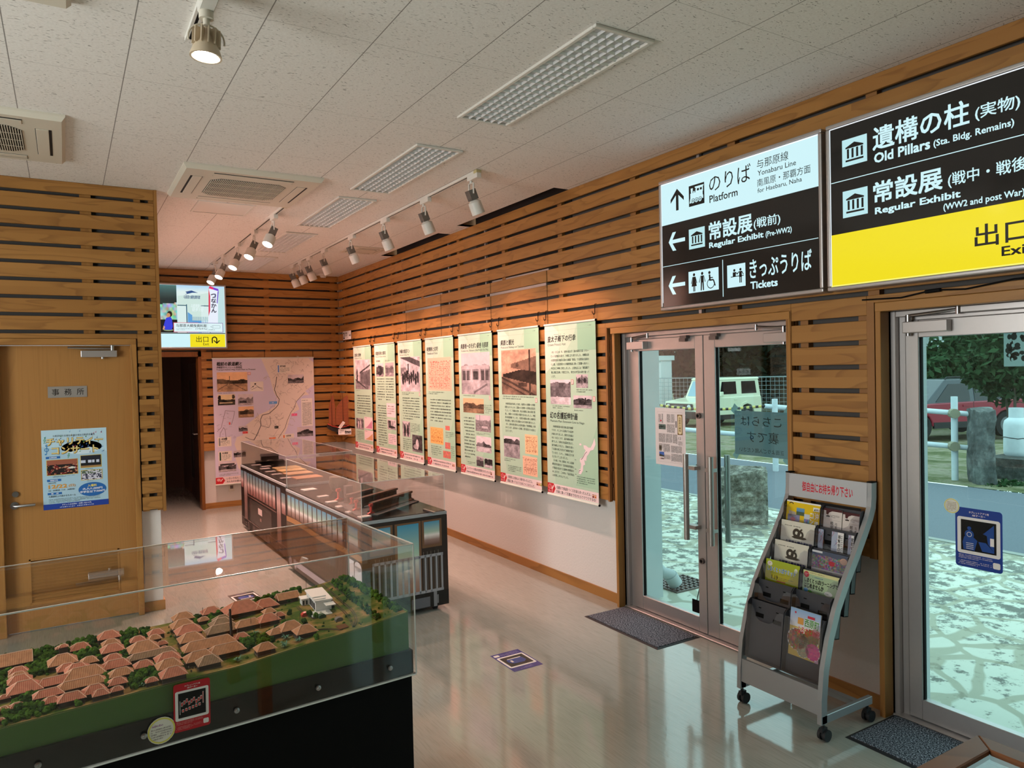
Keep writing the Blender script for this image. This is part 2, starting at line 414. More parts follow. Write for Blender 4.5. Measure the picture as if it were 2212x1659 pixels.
def ceil_mat():
    m, N, Lk, b = nm('rockwool_ceiling_tiles')
    tc = N.new('ShaderNodeTexCoord'); sx = N.new('ShaderNodeSeparateXYZ'); Lk.new(tc.outputs['Object'], sx.inputs[0])
    X, Y, Z = sx.outputs
    def seam(q, o, p, wd):
        d = mth(N, Lk, 'ABSOLUTE', mth(N, Lk, 'SUBTRACT', mth(N, Lk, 'FRACT', mth(N, Lk, 'ADD', mth(N, Lk, 'DIVIDE', mth(N, Lk, 'SUBTRACT', q, o), p), .5)), .5))
        return mth(N, Lk, 'LESS_THAN', d, wd/p/2)
    sA = seam(X, .2782-.4523*10, .4523, .0046); sB = seam(Y, 3.038-.9105*10, .9105, .0030)
    # fissures: short dark strokes of wandering direction
    def strokes(rot, sc, seed, th):
        mp = N.new('ShaderNodeMapping'); mp.inputs['Rotation'].default_value = (0, 0, rot); mp.inputs['Scale'].default_value = (sc, sc*3.4, 1); mp.inputs['Location'].default_value = (seed, seed*1.7, 0)
        wv = N.new('ShaderNodeTexNoise'); wv.inputs['Scale'].default_value = 14; Lk.new(tc.outputs['Object'], wv.inputs['Vector'])
        ad = N.new('ShaderNodeVectorMath'); ad.operation = 'MULTIPLY_ADD'; Lk.new(wv.outputs['Color'], ad.inputs[0]); ad.inputs[1].default_value = (.05, .05, 0); Lk.new(tc.outputs['Object'], ad.inputs[2])
        Lk.new(ad.outputs[0], mp.inputs[0])
        nz = N.new('ShaderNodeTexNoise'); nz.inputs['Scale'].default_value = 1; nz.inputs['Detail'].default_value = .5; Lk.new(mp.outputs[0], nz.inputs['Vector'])
        return mth(N, Lk, 'GREATER_THAN', nz.outputs['Fac'], th)
    a = strokes(.5, 40, 3, .735); c = strokes(-.9, 43, 11, .74); d = strokes(1.9, 47, 23, .745)
    f = mth(N, Lk, 'MAXIMUM', mth(N, Lk, 'MAXIMUM', a, c), d)
    big = N.new('ShaderNodeTexNoise'); big.inputs['Scale'].default_value = 90; Lk.new(tc.outputs['Object'], big.inputs['Vector'])
    base = ramp(N, Lk, big.outputs['Fac'], [(.3, H('dfdbd5')), (.7, H('e9e6e1'))])
    def over(base, fac, col, k):
        mx = N.new('ShaderNodeMix'); mx.data_type = 'RGBA'; Lk.new(mth(N, Lk, 'MULTIPLY', fac, k), mx.inputs['Factor']); Lk.new(base, mx.inputs['A']); mx.inputs['B'].default_value = (*col, 1); return mx.outputs['Result']
    q = over(base, f, H('8c8780'), .75); q = over(q, sB, H('a39e97'), .75); q = over(q, sA, H('7e7973'), .9)
    Lk.new(q, b.inputs['Base Color']); b.inputs['Roughness'].default_value = .9; b.inputs['Specular IOR Level'].default_value = .15
    return m
M_floor = floor_mat(); M_ceil = ceil_mat()
XW, XS, ZC = 3.55, 3.484, 3.235       # right wall plane, slat face, ceiling height
YB, YBW = 10.59, 10.65                # back slat face, back wall
YO, YOW, XO = 6.204, 6.264, .60       # office slat face, office wall, its corner

# ------------------------------------------------------------------ shell
b = MB(); b.box(-4.1, -4.1, -.12, 3.56, 13.2, 0); struct(b.build('floor', M_floor))
b = MB()
RX = 3.345
for x0, x1, y0, y1 in ((-4.1, RX, -4.1, 13.2), (RX, 3.66, -4.1, 4.78), (RX, 3.66, 6.46, 6.89), (RX, 3.66, 8.5, 13.2)):
    b.box(x0, y0, ZC, x1, y1, ZC+.02)
struct(b.build('ceiling', M_ceil))
b = MB()
for y0, y1 in ((4.78, 6.46), (6.89, 8.5)):          # blind pockets let into the ceiling along the wall
    b.box(RX-.012, y0, ZC+.0005, RX, y1, ZC+.24); b.box(RX, y0-.012, ZC+.0005, XW+.1, y0, ZC+.24); b.box(RX, y1, ZC+.0005, XW+.1, y1+.012, ZC+.24)
    b.box(RX-.012, y0-.012, ZC+.24, XW+.1, y1+.012, ZC+.26)
struct(b.build('trim_1', M_batten))
# right wall with two door openings
D2 = (2.66, 4.25); D3 = (.63, 2.16); DH = 2.05
b = MB()
for y0, y1, z0, z1 in ((D2[1], 10.75, 0, ZC), (D3[1], D2[0], 0, ZC), (-.4, D3[0], 0, ZC), (-4.1, -3.4, 0, ZC), (-3.4, -.4, DH, ZC), (D2[0], D2[1], DH, ZC), (D3[0], D3[1], DH, ZC)):
    b.box(XW, y0, z0, XW+.12, y1, z1)
struct(b.build('wall_right', M_white))
b = MB(); b.box(1.55, YBW, 0, XW, YBW+.12, ZC); b.box(XO, YBW, 2.07, 1.55, YBW+.12, ZC); struct(b.build('wall_back', M_white))
b = MB()
for x0, x1, z0, z1 in ((-4, -.40, 0, ZC), (.43, XO, 0, ZC), (-.40, .43, 2.055, ZC)): b.box(x0, YOW, z0, x1, YOW+.12, z1)
b.box(XO-.12, YOW+.12, 0, XO, 13.2, ZC)
struct(b.build('wall_office', M_white))
b = MB(); b.box(-4.12, -4.1, 0, -4, YOW+.1, .58); b.box(-4.12, -4.1, 2.92, -4, YOW+.1, ZC); b.box(-4.12, -4.1, .58, -4, 1.25, 2.92); b.box(-4.12, 3.75, .58, -4, YOW+.1, 2.92); struct(b.build('wall_left', M_white))
for i, (y0, L_) in enumerate(((1.25, 2.5),)):  # unseen window frame, invented to go with the added fill lamp
    b = MB()
    for y in (y0, y0+L_/2-.03, y0+L_-.06): b.box(-4.08, y, .58, -4.02, y+.06, 2.92)
    b.box(-4.08, y0, .58, -4.02, y0+L_, .64); b.box(-4.08, y0, 2.86, -4.02, y0+L_, 2.92); struct(b.build('window_%d' % (i+4), M_alu))
b = MB()
b.box(-4, -4.1, 0, 3.6, -4, ZC)
struct(b.build('wall_front', M_batten))
b = MB()  # unseen side window behind the camera, added to let sky light in
for y in (-3.4, -2.42, -1.43, -.45): b.box(XW+.03, y, 0, XW+.09, y+.05, DH)
b.box(XW+.03, -3.4, 0, XW+.09, -.4, .06); b.box(XW+.03, -3.4, DH-.06, XW+.09, -.4, DH)
o = struct(b.build('window_1', M_alu)); b = MB(); b.box(XW+.055, -3.38, .05, XW+.06, -.42, DH-.05); b.build('glass_pane', M_glass, o)
# corridor at the back left
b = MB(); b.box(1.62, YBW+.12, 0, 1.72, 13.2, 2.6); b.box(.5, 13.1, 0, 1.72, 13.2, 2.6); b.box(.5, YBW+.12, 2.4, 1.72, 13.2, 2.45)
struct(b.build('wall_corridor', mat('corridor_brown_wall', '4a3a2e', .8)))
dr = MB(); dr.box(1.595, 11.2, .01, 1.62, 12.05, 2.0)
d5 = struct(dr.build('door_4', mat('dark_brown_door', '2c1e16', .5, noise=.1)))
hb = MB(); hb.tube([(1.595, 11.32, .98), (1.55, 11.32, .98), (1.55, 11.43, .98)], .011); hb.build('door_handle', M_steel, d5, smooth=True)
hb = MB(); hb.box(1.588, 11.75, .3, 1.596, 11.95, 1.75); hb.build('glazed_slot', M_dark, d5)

# ------------------------------------------------------------------ slatted cladding
TOP0, PER, SH = 3.1293, .1243, .0985
def rows(zlo, zhi=ZC):
    out = [(3.1535, ZC-.001)] if zhi > 3.2 else []
    for k in range(19):
        t = TOP0-PER*k; bt = t-SH
        if t <= zlo+.02 or bt >= zhi-.01: continue
        out.append((max(bt, zlo), min(t, zhi)))
    return out
# right wall
b = MB()
SEAM = (8.104, 7.154, 6.069, 5.112)
def rslat(y0, y1, z0, z1):
    cuts = [y0] + sorted(q for q in SEAM if y0 < q < y1 and 2.04 < z0 < 2.62) + [y1]
    for i in range(len(cuts)-1):
        a = cuts[i] + (.006 if i else 0); c = cuts[i+1] - (.006 if i < len(cuts)-2 else 0)
        b.box(XS, a, z0, XS+.022, c, z1)
for z0, z1 in rows(2.137): rslat(-1.2, 10.59, z0, z1)
for y0, y1 in ((-1.2, 2.235), (2.69, 4.345)): b.box(XS, y0, 2.0955, XS+.022, y1, 2.1348)
for z0, z1 in rows(.79, 2.137): rslat(4.345, 10.59, z0, z1)
for z0, z1 in rows(.80, 2.137): rslat(2.235, 2.69, z0, z1)
struct(b.build('trim_2', M_slat, bevel=.0025, seg=1))
b = MB()
for y in [10.4-.91*i for i in range(12)]:
    lo = .79 if y > 4.4 else 2.1
    if any(abs(y-q) < .06 for q in SEAM): y += .1
    b.box(XS+.022, y-.03, lo, XW, y+.03, ZC-.002)
for y0, y1, lo in ((4.325, 4.345, .79), (2.69, 2.71, .80), (2.195, 2.235, .80)):     # end posts of the panels
    b.box(XS-.002, y0, lo-.004, XS+.026, y1, 2.10)
    b.box(XW-.022, y0, lo, XW, y1, 2.10)
    for z0, z1 in rows(lo, 2.1): b.box(XS+.02, y0, z0, XW-.02, y1, z1)
for y in (2.27, 2.62): b.box(XS+.022, y-.025, .8, XW, y+.025, 2.1)
struct(b.build('trim_3', M_batten))
# metal brackets glimpsed in the gaps
b = MB()
for y in (4.95, 6.2, 7.0, 8.25, 9.3, 3.4):
    b.box(XS+.026, y-.012, 2.1 if y < 4 else .8, XS+.05, y+.012, ZC-.003)
struct(b.build('trim_4', M_alu))
# clerestory blinds behind the slats
for i, (y0, y1) in enumerate(((5.115, 6.075), (7.16, 8.11))):
    b = MB(); b.box(XW-.012, y0-.3, 2.52, XW-.004, y1+.35, 3.45)
    o = struct(b.build('window_%d' % (i+2), M_dark))
    f = MB(); f.box(XS+.024, y0, 2.632, XS+.060, y1, 2.650); f.box(XS-.004, y0, 2.506, XS+.058, y1, 2.5285)
    for q in (.3, .75): f.box(XS+.03, y0+(y1-y0)*q-.008, 2.60, XS+.05, y0+(y1-y0)*q+.008, 2.634)
    f.build('window_rail', M_alu, o)
# back wall
b = MB()
for z0, z1 in rows(2.137): b.box(XO, YB, z0, XS, YB+.022, z1)
for z0, z1 in rows(.79, 2.15): b.box(1.565, YB, z0, XS, YB+.022, z1)
struct(b.build('trim_5', M_slat, bevel=.0025, seg=1))
b = MB()
for x in (.9, 1.6, 2.45, 3.4): b.box(x-.035, YB+.022, 2.14 if x < 1.5 else .79, x+.035, YBW, ZC-.002)
struct(b.build('trim_6', M_batten))
# office wall
b = MB(); XE = .635
for z0, z1 in rows(2.137): b.box(-4, YO, z0, XE-.022, YO+.022, z1)
b.box(-.46, YO, 2.0995, .472, YO+.022, 2.1348)
for z0, z1 in rows(.775, 2.137):
    b.box(.472, YO, z0, XE-.022, YO+.022, z1); b.box(-4, YO, z0, -.46, YO+.022, z1)
struct(b.build('trim_7', M_slat, bevel=.0025, seg=1))
b = MB()
for x in (.16, -.75, -1.66, -2.57): b.box(x-.036, YO+.022, 2.1, x+.036, YOW, ZC-.002)
for x in (.50, .60): b.box(x-.022, YO+.022, .78, x+.022, YOW, ZC-.002)
b.box(XE-.022, YO-.006, .774, XE, YO+.075, ZC-.001)
struct(b.build('trim_8', M_trimv))

M_gapshade = mat('gap_shade_grey', '4f4b48', .9, noise=.05)  # added sheets, wall grey darkened so the colour carries shade in the gaps
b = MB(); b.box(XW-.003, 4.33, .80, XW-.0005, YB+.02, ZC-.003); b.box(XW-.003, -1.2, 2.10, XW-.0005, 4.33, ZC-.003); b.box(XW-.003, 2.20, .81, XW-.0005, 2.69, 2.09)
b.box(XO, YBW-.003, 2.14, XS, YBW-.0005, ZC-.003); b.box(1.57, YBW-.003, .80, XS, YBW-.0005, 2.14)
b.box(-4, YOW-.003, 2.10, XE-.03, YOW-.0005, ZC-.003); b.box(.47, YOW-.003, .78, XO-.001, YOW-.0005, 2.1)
struct(b.build('wall_gap_shade', M_gapshade))

# ------------------------------------------------------------------ skirtings
b = MB(); b.box(XW-.012, D2[1]+.035, 0, XW, YBW, .075); b.box(XW-.012, D3[1]+.03, 0, XW, 2.69, .075); struct(b.build('baseboard_right', M_trimh))
b = MB(); b.box(1.56, YBW-.012, 0, XW-.012, YBW, .075); struct(b.build('baseboard_back', M_trimh))
b = MB(); b.box(.455, YOW-.012, 0, XO+.012, YOW, .075); b.box(XO, YOW, 0, XO+.012, 10.6, .075); b.box(-4, YOW-.012, 0, -.44, YOW, .075); struct(b.build('baseboard_office', M_trimh))

# ------------------------------------------------------------------ office door
b = MB()
b.box(-.452, YO-.008, 0, -.40, YOW+.03, 2.099); b.box(.425, YO-.008, 0, .464, YOW+.03, 2.099)
struct(b.build('trim_9', M_trimv, bevel=.003, seg=1))
b = MB(); b.box(-.45, YO-.009, 2.053, .463, YOW+.03, 2.098); struct(b.build('trim_10', M_trimh, bevel=.003, seg=1))
YD = YOW+.006
b = MB()
b.box(-.40, YD, .006, -.255, YD+.04, 2.05); b.box(.30, YD, .006, .425, YD+.04, 2.05)
b.box(-.255, YD, .51, .30, YD+.04, 2.05); b.box(-.255, YD, .006, .30, YD+.04, .20)
door1 = struct(b.build('door_1', M_oak))
b = MB()
M_louv = wood('louvre_slat_wood', H('8f6232'), H('855a2d'), H('6b4522'), row=.4)
b.box(-.255, YD+.03, .20, .30, YD+.038, .51)
for i in range(13):
    z = .205+i*.0235
    b.add([(-.25, YD+.004, z), (.295, YD+.004, z), (.295, YD+.026, z+.02), (-.25, YD+.026, z+.02), (-.25, YD+.004, z-.006), (.295, YD+.004, z-.006), (.295, YD+.026, z+.014), (-.25, YD+.026, z+.014)], [(0,1,2,3),(4,7,6,5),(0,4,5,1)])
b.build('louvre', M_louv, door1)
b = MB(); b.box(-.262, YD-.006, .193, .307, YD, .203); b.box(-.262, YD-.006, .507, .307, YD, .517); b.box(-.262, YD-.006, .193, -.252, YD, .517); b.box(.297, YD-.006, .193, .307, YD, .517)
b.build('louvre_frame', M_oak, door1)
b = MB(); b.cyl((-.335, YD, .915), (-.335, YD-.012, .915), .026, n=20); b.tube([(-.335, YD-.01, .915), (-.335, YD-.045, .915), (-.325, YD-.05, .915), (-.21, YD-.05, .915)], .0105, 10)
b.build('door_handle', M_steel, door1, smooth=True)
b = MB(); b.cyl((-.328, YD, .995), (-.328, YD-.012, .995), .020, n=20); b.build('lock_cylinder', M_steel, door1, smooth=True)
b = MB(); b.box(.10, YD-.045, 1.963, .335, YD, 2.012)
cl = b.build('door_closer', M_alu, door1, bevel=.004)
b = MB(); b.tube([(.305, YD-.03, 2.026), (.16, YD-.05, 2.026), (.02, YD-.035, 2.034)], .0075, 8); b.cyl((.305, YD-.03, 2.012), (.305, YD-.03, 2.05), .014); b.cyl((.24, YD-.025, 1.963), (.24, YD-.025, 1.95), .011)
b.build('closer_arm', M_steel, cl, smooth=True)

# casings of the two glass doors and the corridor opening
b = MB()
for y0, y1 in ((D2[1], D2[1]+.028), (2.694, 2.722), (D3[1], D3[1]+.028)): b.box(XS+.008 if y0 > 4 else XS-.006, y0, 0, XW+(.045 if y0 != 2.694 else -.0), y1, 2.095)
struct(b.build('trim_11', M_trimv, bevel=.002, seg=1))
b = MB(); b.box(XS-.008, 2.694, 2.05, XW+.045, D2[1]+.028, 2.094); b.box(XS-.008, D3[0]-.3, 2.05, XW+.045, D3[1]+.028, 2.094)
struct(b.build('trim_12', M_trimh, bevel=.002, seg=1))
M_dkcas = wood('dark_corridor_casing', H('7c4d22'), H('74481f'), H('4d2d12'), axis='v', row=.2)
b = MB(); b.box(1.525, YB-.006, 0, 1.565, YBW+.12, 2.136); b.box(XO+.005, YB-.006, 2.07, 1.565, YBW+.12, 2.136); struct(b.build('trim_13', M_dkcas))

# ------------------------------------------------------------------ aluminium glass doors
def glass_door(name, y0, y1, split):
    """frame; split: y of the meeting stile (two leaves) or None (one leaf showing)"""
    f = MB()
    xa, xb = XW+.012, XW+.11
    f.box(xa, y1-.028, 0, xb, y1, DH); f.box(xa+.03, y1-(.075 if split else .062), 0, xb, y1-.028, DH); f.box(xa, y0, 0, xb, y0+.028, DH); f.box(xa+.03, y0+.028, 0, xb, y0+.06, DH)
    f.box(xa+.0005, y0+.028, DH-.03, xb, y1-.028, DH); f.box(xa+.0305, y0+.06, DH-.05, xb-.001, y1-.075, DH-.03); f.box(xa-.02, y0+.001, .0005, xb+.001, y1-.001, .012)
    d = struct(f.build(name, M_alu, bevel=.003, seg=1))
    return d
def leaf(door, ya, yb, stile_a, stile_b, top=2.0):
    """one leaf between ya (near) and yb (far)"""
    x0, x1 = XW+.035, XW+.078
    f = MB(); f.box(x0, ya, .016, x1, ya+stile_a, top); f.box(x0, yb-stile_b, .016, x1, yb, top)
    f.box(x0+.0004, ya+stile_a, .016, x1-.0004, yb-stile_b, .115); f.box(x0+.0004, ya+stile_a, top-.085, x1-.0004, yb-stile_b, top)
    lf = f.build('door_leaf', M_alu, door, bevel=.0025, seg=1)
    g = MB(); g.box(XW+.054, ya+stile_a-.004, .112, XW+.060, yb-stile_b+.004, top-.082)
    g.build('glass_pane', M_glass, lf)
    k = MB()      # rubber glazing beads
    for a, c, e, h in ((ya+stile_a, ya+stile_a+.006, .115, top-.085), (yb-stile_b-.006, yb-stile_b, .115, top-.085)): k.box(XW+.048, a, e, XW+.066, c, h)
    k.build('glazing_bead', M_black, lf)
    return lf
def pull(door, y, bx, z0=.635, z1=1.21, dx=.055):
    """long tube pull with two stand-offs; bx: y of the stile it is fixed to"""
    for sgn, nm_ in ((-1, 'pull_handle'), (1, 'pull_handle')):
        x = XW+.035-dx if sgn < 0 else XW+.078+dx
        xs = XW+.035 if sgn < 0 else XW+.078
        h = MB(); h.cyl((x, y, z0), (x, y, z1), .019, n=18)
        for z in (z0+.09, z1-.09): h.box(min(x, xs), min(y, bx)-.004, z-.012, max(x, xs), max(y, bx)+.004, z+.012)
        h.build(nm_, M_pull, door, smooth=True)
def closer(door, y0, y1, ymid, z=1.955, arm_to=None):
    c_ = MB(); c_.box(XW-.012, y0, z-.028, XW+.034, y1, z+.028); k = c_.build('door_closer', M_alu, door, bevel=.004)
    a = MB(); a.cyl((XW+.01, ymid, z+.028), (XW+.01, ymid, z+.062), .013); a.tube([(XW+.01, ymid, z+.058), (XW-.012, (ymid+arm_to)/2, z+.062), (XW+.012, arm_to, z+.072)], .0075, 8); a.cyl((XW+.012, arm_to, z+.05), (XW+.012, arm_to, z+.085), .011)
    a.cyl((XW+.01, ymid, z-.028), (XW+.01, ymid, z-.042), .011)
    a.build('closer_arm', M_steel, k, smooth=True)
def lock(door, y, z, r=.019):
    l = MB(); l.cyl((XW+.036, y, z), (XW+.018, y, z), r, n=20); l.cyl((XW+.019, y, z), (XW+.016, y, z), r*.55, n=14, m=1); l.build('lock_cylinder', [M_alud, M_black], door, smooth=True)
M_pull = mat('satin_steel_pull', 'a5a19c', .35, .7)
d2 = glass_door('door_2', D2[0], D2[1], 3.455)
leaf(d2, 3.458, D2[1]-.075, .072, .085); leaf(d2, D2[0]+.06, 3.452, .085, .098)
pull(d2, 3.575, 3.50); pull(d2, 3.405-.05, 3.40)
closer(d2, 3.99, 4.17, 4.135, arm_to=3.965); closer(d2, 2.70, 2.93, 2.80, arm_to=3.0)
lock(d2, 3.497, 1.467); lock(d2, 3.487, .50)
b = MB()
for y in (3.60, 3.33): b.box(XW-.002, y-.03, 1.985, XW+.03, y+.03, 2.005); b.box(XW+.005, y-.012, 1.965, XW+.03, y+.045, 1.988)
b.build('door_stay', M_alud, d2)
b = MB(); b.box(XW+.047, 3.545, .13, XW+.053, 3.605, .215); b.tube([(XW+.045, 3.56, .21), (XW+.045, 3.535, .30)], .003, 6); b.build('draught_flap', M_black, d2)
d3 = glass_door('door_3', D3[0], D3[1], None)
leaf(d3, D3[0]+.06, D3[1]-.064, .09, .065)
closer(d3, 1.87, 2.085, 2.065, z=1.965, arm_to=1.83)
# ------------------------------------------------------------------ ceiling fixtures
M_louvw = mat('white_louvre', 'd9dadb', .35, .15)
M_tray = mat('white_reflector', 'c9cbcc', .4)
def grid_light(y0, label, x0=1.923, x1=2.25, L=1.265):
    t = empty('louvred_ceiling_light', ((x0+x1)/2, y0+L/2, ZC)); W = x1-x0
    tag(t, label, 'ceiling light', 'louvred fluorescent ceiling lights')
    b = MB(); a, c = W/2, L/2; fr = .022
    for q in ((-a, -c, a, -c+fr), (-a, c-fr, a, c), (-a, -c+fr, -a+fr, c-fr), (a-fr, -c+fr, a, c-fr)): b.box(q[0], q[1], -.014, q[2], q[3], -.0005)
    b.build('frame', M_lampw, t, bevel=.003, seg=1)
    b = MB(); b.quad((-a+fr, -c+fr, -.0012), (a-fr, -c+fr, -.0012), (a-fr, c-fr, -.0012), (-a+fr, c-fr, -.0012)); b.build('reflector', M_tray, t)
    b = MB(); nx, ny = 6, 22
    zt, zb = -.0016, -.0125
    for i in range(1, nx):
        x = -a+fr+(W-2*fr)*i/nx
        b.prism([(x-.0065, zt), (x+.0065, zt), (x+.0015, zb), (x-.0015, zb)], 'y', -c+fr, c-fr)
    for j in range(1, ny):
        y = -c+fr+(L-2*fr)*j/ny
        b.prism([(y-.009, zt), (y+.009, zt), (y+.0015, zb), (y-.0015, zb)], 'x', -a+fr, a-fr)
    b.build('louvre', M_louvw, t)
    for y in (-.35, .38): b = MB(); b.box(a-.004, y-.006, -.012, a+.006, y+.006, -.004); b.build('clip', M_alud, t)
for y, l in ((2.42, 'long white louvred ceiling light nearest the camera, beside the lit signs'), (4.235, 'louvred ceiling light beside the white cassette air conditioner, second from the camera'),
             (5.775, 'louvred ceiling light in the middle of the row of five between the two lamp tracks'), (7.435, 'fourth louvred ceiling light from the camera, partly behind a lit spotlight'), (9.08, 'louvred ceiling light farthest away, nearest the back slatted wall')):
    grid_light(y, l)

M_acp = mat('air_conditioner_ivory', 'cfc8b8', .5)
M_acg = mat('air_conditioner_grille', 'c9c2b2', .5)
def cassette(x0, y0, S, label, zdrop=.036, flaps=True):
    t = empty('cassette_air_conditioner', (x0+S/2, y0+S/2, ZC)); h = S/2
    tag(t, label, 'air conditioner', 'ceiling cassette air conditioners')
    b = MB(); o, i = h, h-.018
    vs = [(-o,-o,-.0005),(o,-o,-.0005),(o,o,-.0005),(-o,o,-.0005),(-o,-o,-.012),(o,-o,-.012),(o,o,-.012),(-o,o,-.012),(-i,-i,-zdrop),(i,-i,-zdrop),(i,i,-zdrop),(-i,i,-zdrop)]
    b.add(vs, [(3,2,1,0),(0,1,5,4),(1,2,6,5),(2,3,7,6),(3,0,4,7),(4,5,9,8),(5,6,10,9),(6,7,11,10),(7,4,8,11),(8,9,10,11)])
    b.build('panel', M_acp, t)
    g = h*.56; e = g*.24; z = -zdrop-.006
    oc = [(-g+e,-g),(g-e,-g),(g,-g+e),(g,g-e),(g-e,g),(-g+e,g),(-g,g-e),(-g,-g+e)]
    b = MB(); b.prism(oc, 'z', -zdrop-.0008, -zdrop+.001); b.build('filter', M_dark, t)
    b = MB(); n = 44
    for k in range(n):
        x = -g+2*g*(k+.5)/n; m = g if abs(x) < g-e else g-(abs(x)-(g-e))
        b.box(x-.0024, -m, z, x+.0024, m, -zdrop-.001)
    for y in (-g*.5, 0, g*.5): b.box(-g+.01, y-.003, z+.001, g-.01, y+.003, z+.004)
    b.build('intake_grille', M_acg, t)
    for k in range(4):
        R = Matrix.Rotation(math.pi/2*k, 4, 'Z')
        f = MB(); f.box(-g*1.02, -h*.83, -zdrop-.004, g*1.02, -h*.70, -zdrop-.0005)
        f.build('flap', M_acp, t, M=R, bevel=.003, seg=1)
        f = MB(); f.box(-g*1.03, -h*.86, -zdrop-.0012, g*1.03, -h*.83, -zdrop-.0003); f.box(-g*1.03, -h*.70, -zdrop-.0012, g*1.03, -h*.693, -zdrop-.0003); f.build('outlet_slot', M_dark, t, M=R)
    for x in (-g*.7, g*.55):
        f = MB(); f.box(x-.012, -h+.13, -zdrop-.003, x+.012, -h+.142, -zdrop); f.build('latch', M_black, t)
    return t
cassette(.714, 5.295, .945, 'white square cassette air conditioner with grille beside the slatted office wall')
cassette(-.905, 4.65, .945, 'cassette air conditioner cut off by the left edge of the photo')
cassette(2.79, 7.955, .43, 'small ceiling cassette unit behind the right-hand lamp track near the back corner', .016)
cassette(-.885, 2.312, .945, 'air conditioner corner just showing at the top left edge')
# access hatch
t = empty('ceiling_access_hatch', (1.19, 6.63, ZC)); tag(t, 'square access hatch with white rim flush in the ceiling', 'hatch')
b = MB(); a = .228; f = .014
for q in ((-a, -a, a, -a+f), (-a, a-f, a, a), (-a, -a+f, -a+f*1.4, a-f), (a-f*1.4, -a+f, a, a-f)): b.box(q[0], q[1], -.006, q[2], q[3], -.0005)
b.build('rim', M_lampw, t)
b = MB(); b.box(-a+f*1.4, -a+f, -.002, a-f*1.4, a-f, -.0005); b.build('panel', M_ceilw, t)
b = MB(); b.cyl((0, 0, 0), (0, 0, -.012), .075, n=28); b.cyl((0, 0, -.012), (0, 0, -.045), .055, .035, n=28)
tag(b.build('smoke_detector', M_lampw, loc=(3.21, 10.42, ZC-.0005), smooth=True), 'white smoke detector dome in the far ceiling corner', 'smoke detector')

# ------------------------------------------------------------------ lighting tracks and spotlights
def track(x, y0, y1, label, capcol):
    t = empty('lighting_track', (x, y0, ZC)); tag(t, label, 'lighting track', 'ceiling lighting tracks')
    L = y1-y0; b = MB(); b.box(-.017, 0, -.020, -.006, L, -.0005); b.box(.006, 0, -.020, .017, L, -.0005); b.box(-.006, 0, -.008, .006, L, -.0005)
    b.build('rail', M_lampw, t)
    b = MB(); b.box(-.006, .03, -.0185, .006, L-.03, -.008); b.build('conductor_slot', M_black, t)
    b = MB(); b.box(-.021, -.035, -.025, .021, .012, -.0005); b.build('end_cap', capcol, t, bevel=.003, seg=1)
    return t
M_cap = mat('yellowed_end_cap', 'b7ab7c', .5)
track(2.56, 4.62, 9.75, 'long white lighting track on the right, nearer the banner wall', M_cap)
track(1.622, 6.28, 9.95, 'white lighting track on the left, with lit spotlights above the far display case', M_cap)
track(.487, 1.2, 3.36, 'short lighting track above the diorama case near the top left', M_cap)

def aim_M(d):
    q = Vector((0, 0, -1)).rotation_difference(Vector(d).normalized()); return q.to_matrix().to_4x4()
def spot(loc, d, on, power, cone, col, label, group, off_lens=True):
    """track spotlight: adapter, yoke, heat sink, head and lens; z of loc is the track underside"""
    t = empty('track_spotlight', loc); tag(t, label, 'spotlight', group)
    b = MB(); b.box(-.019, -.115, -.036, .019, .035, .002); a_ = b.build('adapter', M_lampw, t, bevel=.003, seg=1)
    b = MB(); b.rect = None
    l = MB(); l.box(.0192, -.06, -.026, .0198, -.035, -.010); l.box(.0192, -.03, -.026, .0198, -.012, -.018); l.build('rating_mark', M_fin, a_)
    b = MB(); b.cyl((0, .005, -.036), (0, .005, -.055), .011)
    A = aim_M(d); P = Vector((0, .005, -.13))
    side = (A @ Vector((0, 1, 0)))
    for sgn in (-1, 1):
        b.tube([Vector((0, .005, -.052)), Vector((0, .005, -.055))+side*.034*sgn, P+side*.034*sgn], .006, 8)
    b.build('yoke', M_lampw, t, smooth=True)
    M = Matrix.Translation(P) @ A
    b = MB()
    for k in range(7): b.box(-.03, -.027+k*.009-.002, -.045, .03, -.027+k*.009+.002, .030)
    b.box(-.024, -.024, -.045, .024, .024, .022)
    b.build('heat_sink', M_fin, t, M=M)
    b = MB(); b.lathe([(.022, -.035), (.030, -.05), (.047, -.062), (.048, -.095), (.0485, -.097), (.0485, -.150), (.044, -.152), (.042, -.140), (.02, -.12)], n=28)
    b.build('head', M_lampw, t, M=M, smooth=True)
    b = MB(); b.cyl((0, 0, -.137), (0, 0, -.141), .0425, n=28); b.build('lens', M_lit if on else M_lensoff, t, M=M)
    if power:
        ld = bpy.data.lights.new('spot_beam', 'SPOT'); ld.energy = power; ld.color = col; ld.spot_size = math.radians(cone); ld.spot_blend = .55; ld.shadow_soft_size = .03
        o = bpy.data.objects.new('spot_beam', ld); COL.objects.link(o); o.parent = t; o.matrix_basis = M @ Matrix.Translation((0, 0, -.16))
    return t
PINK = (1.0, .56, .46)
ORD = ['nearest', 'second', 'third', 'fourth', 'fifth', 'sixth', 'seventh', 'farthest']
for i, y in enumerate((4.70, 5.53, 6.42, 7.34, 8.28, 8.88, 9.26, 9.62)):
    spot((2.56, y, ZC-.02), (.40, .03, -.92), True, 80 if i in (0, 1, 2, 3, 4) else 58, 88, PINK, ('white spotlight on the right-hand track, %s from the camera, turned to the banner wall' % ORD[i]) if i not in (0, 7) else ('white spotlight at the %s end of the right-hand track, turned to the banner wall' % ('near' if i == 0 else 'far')), 'spotlights on the right-hand track')
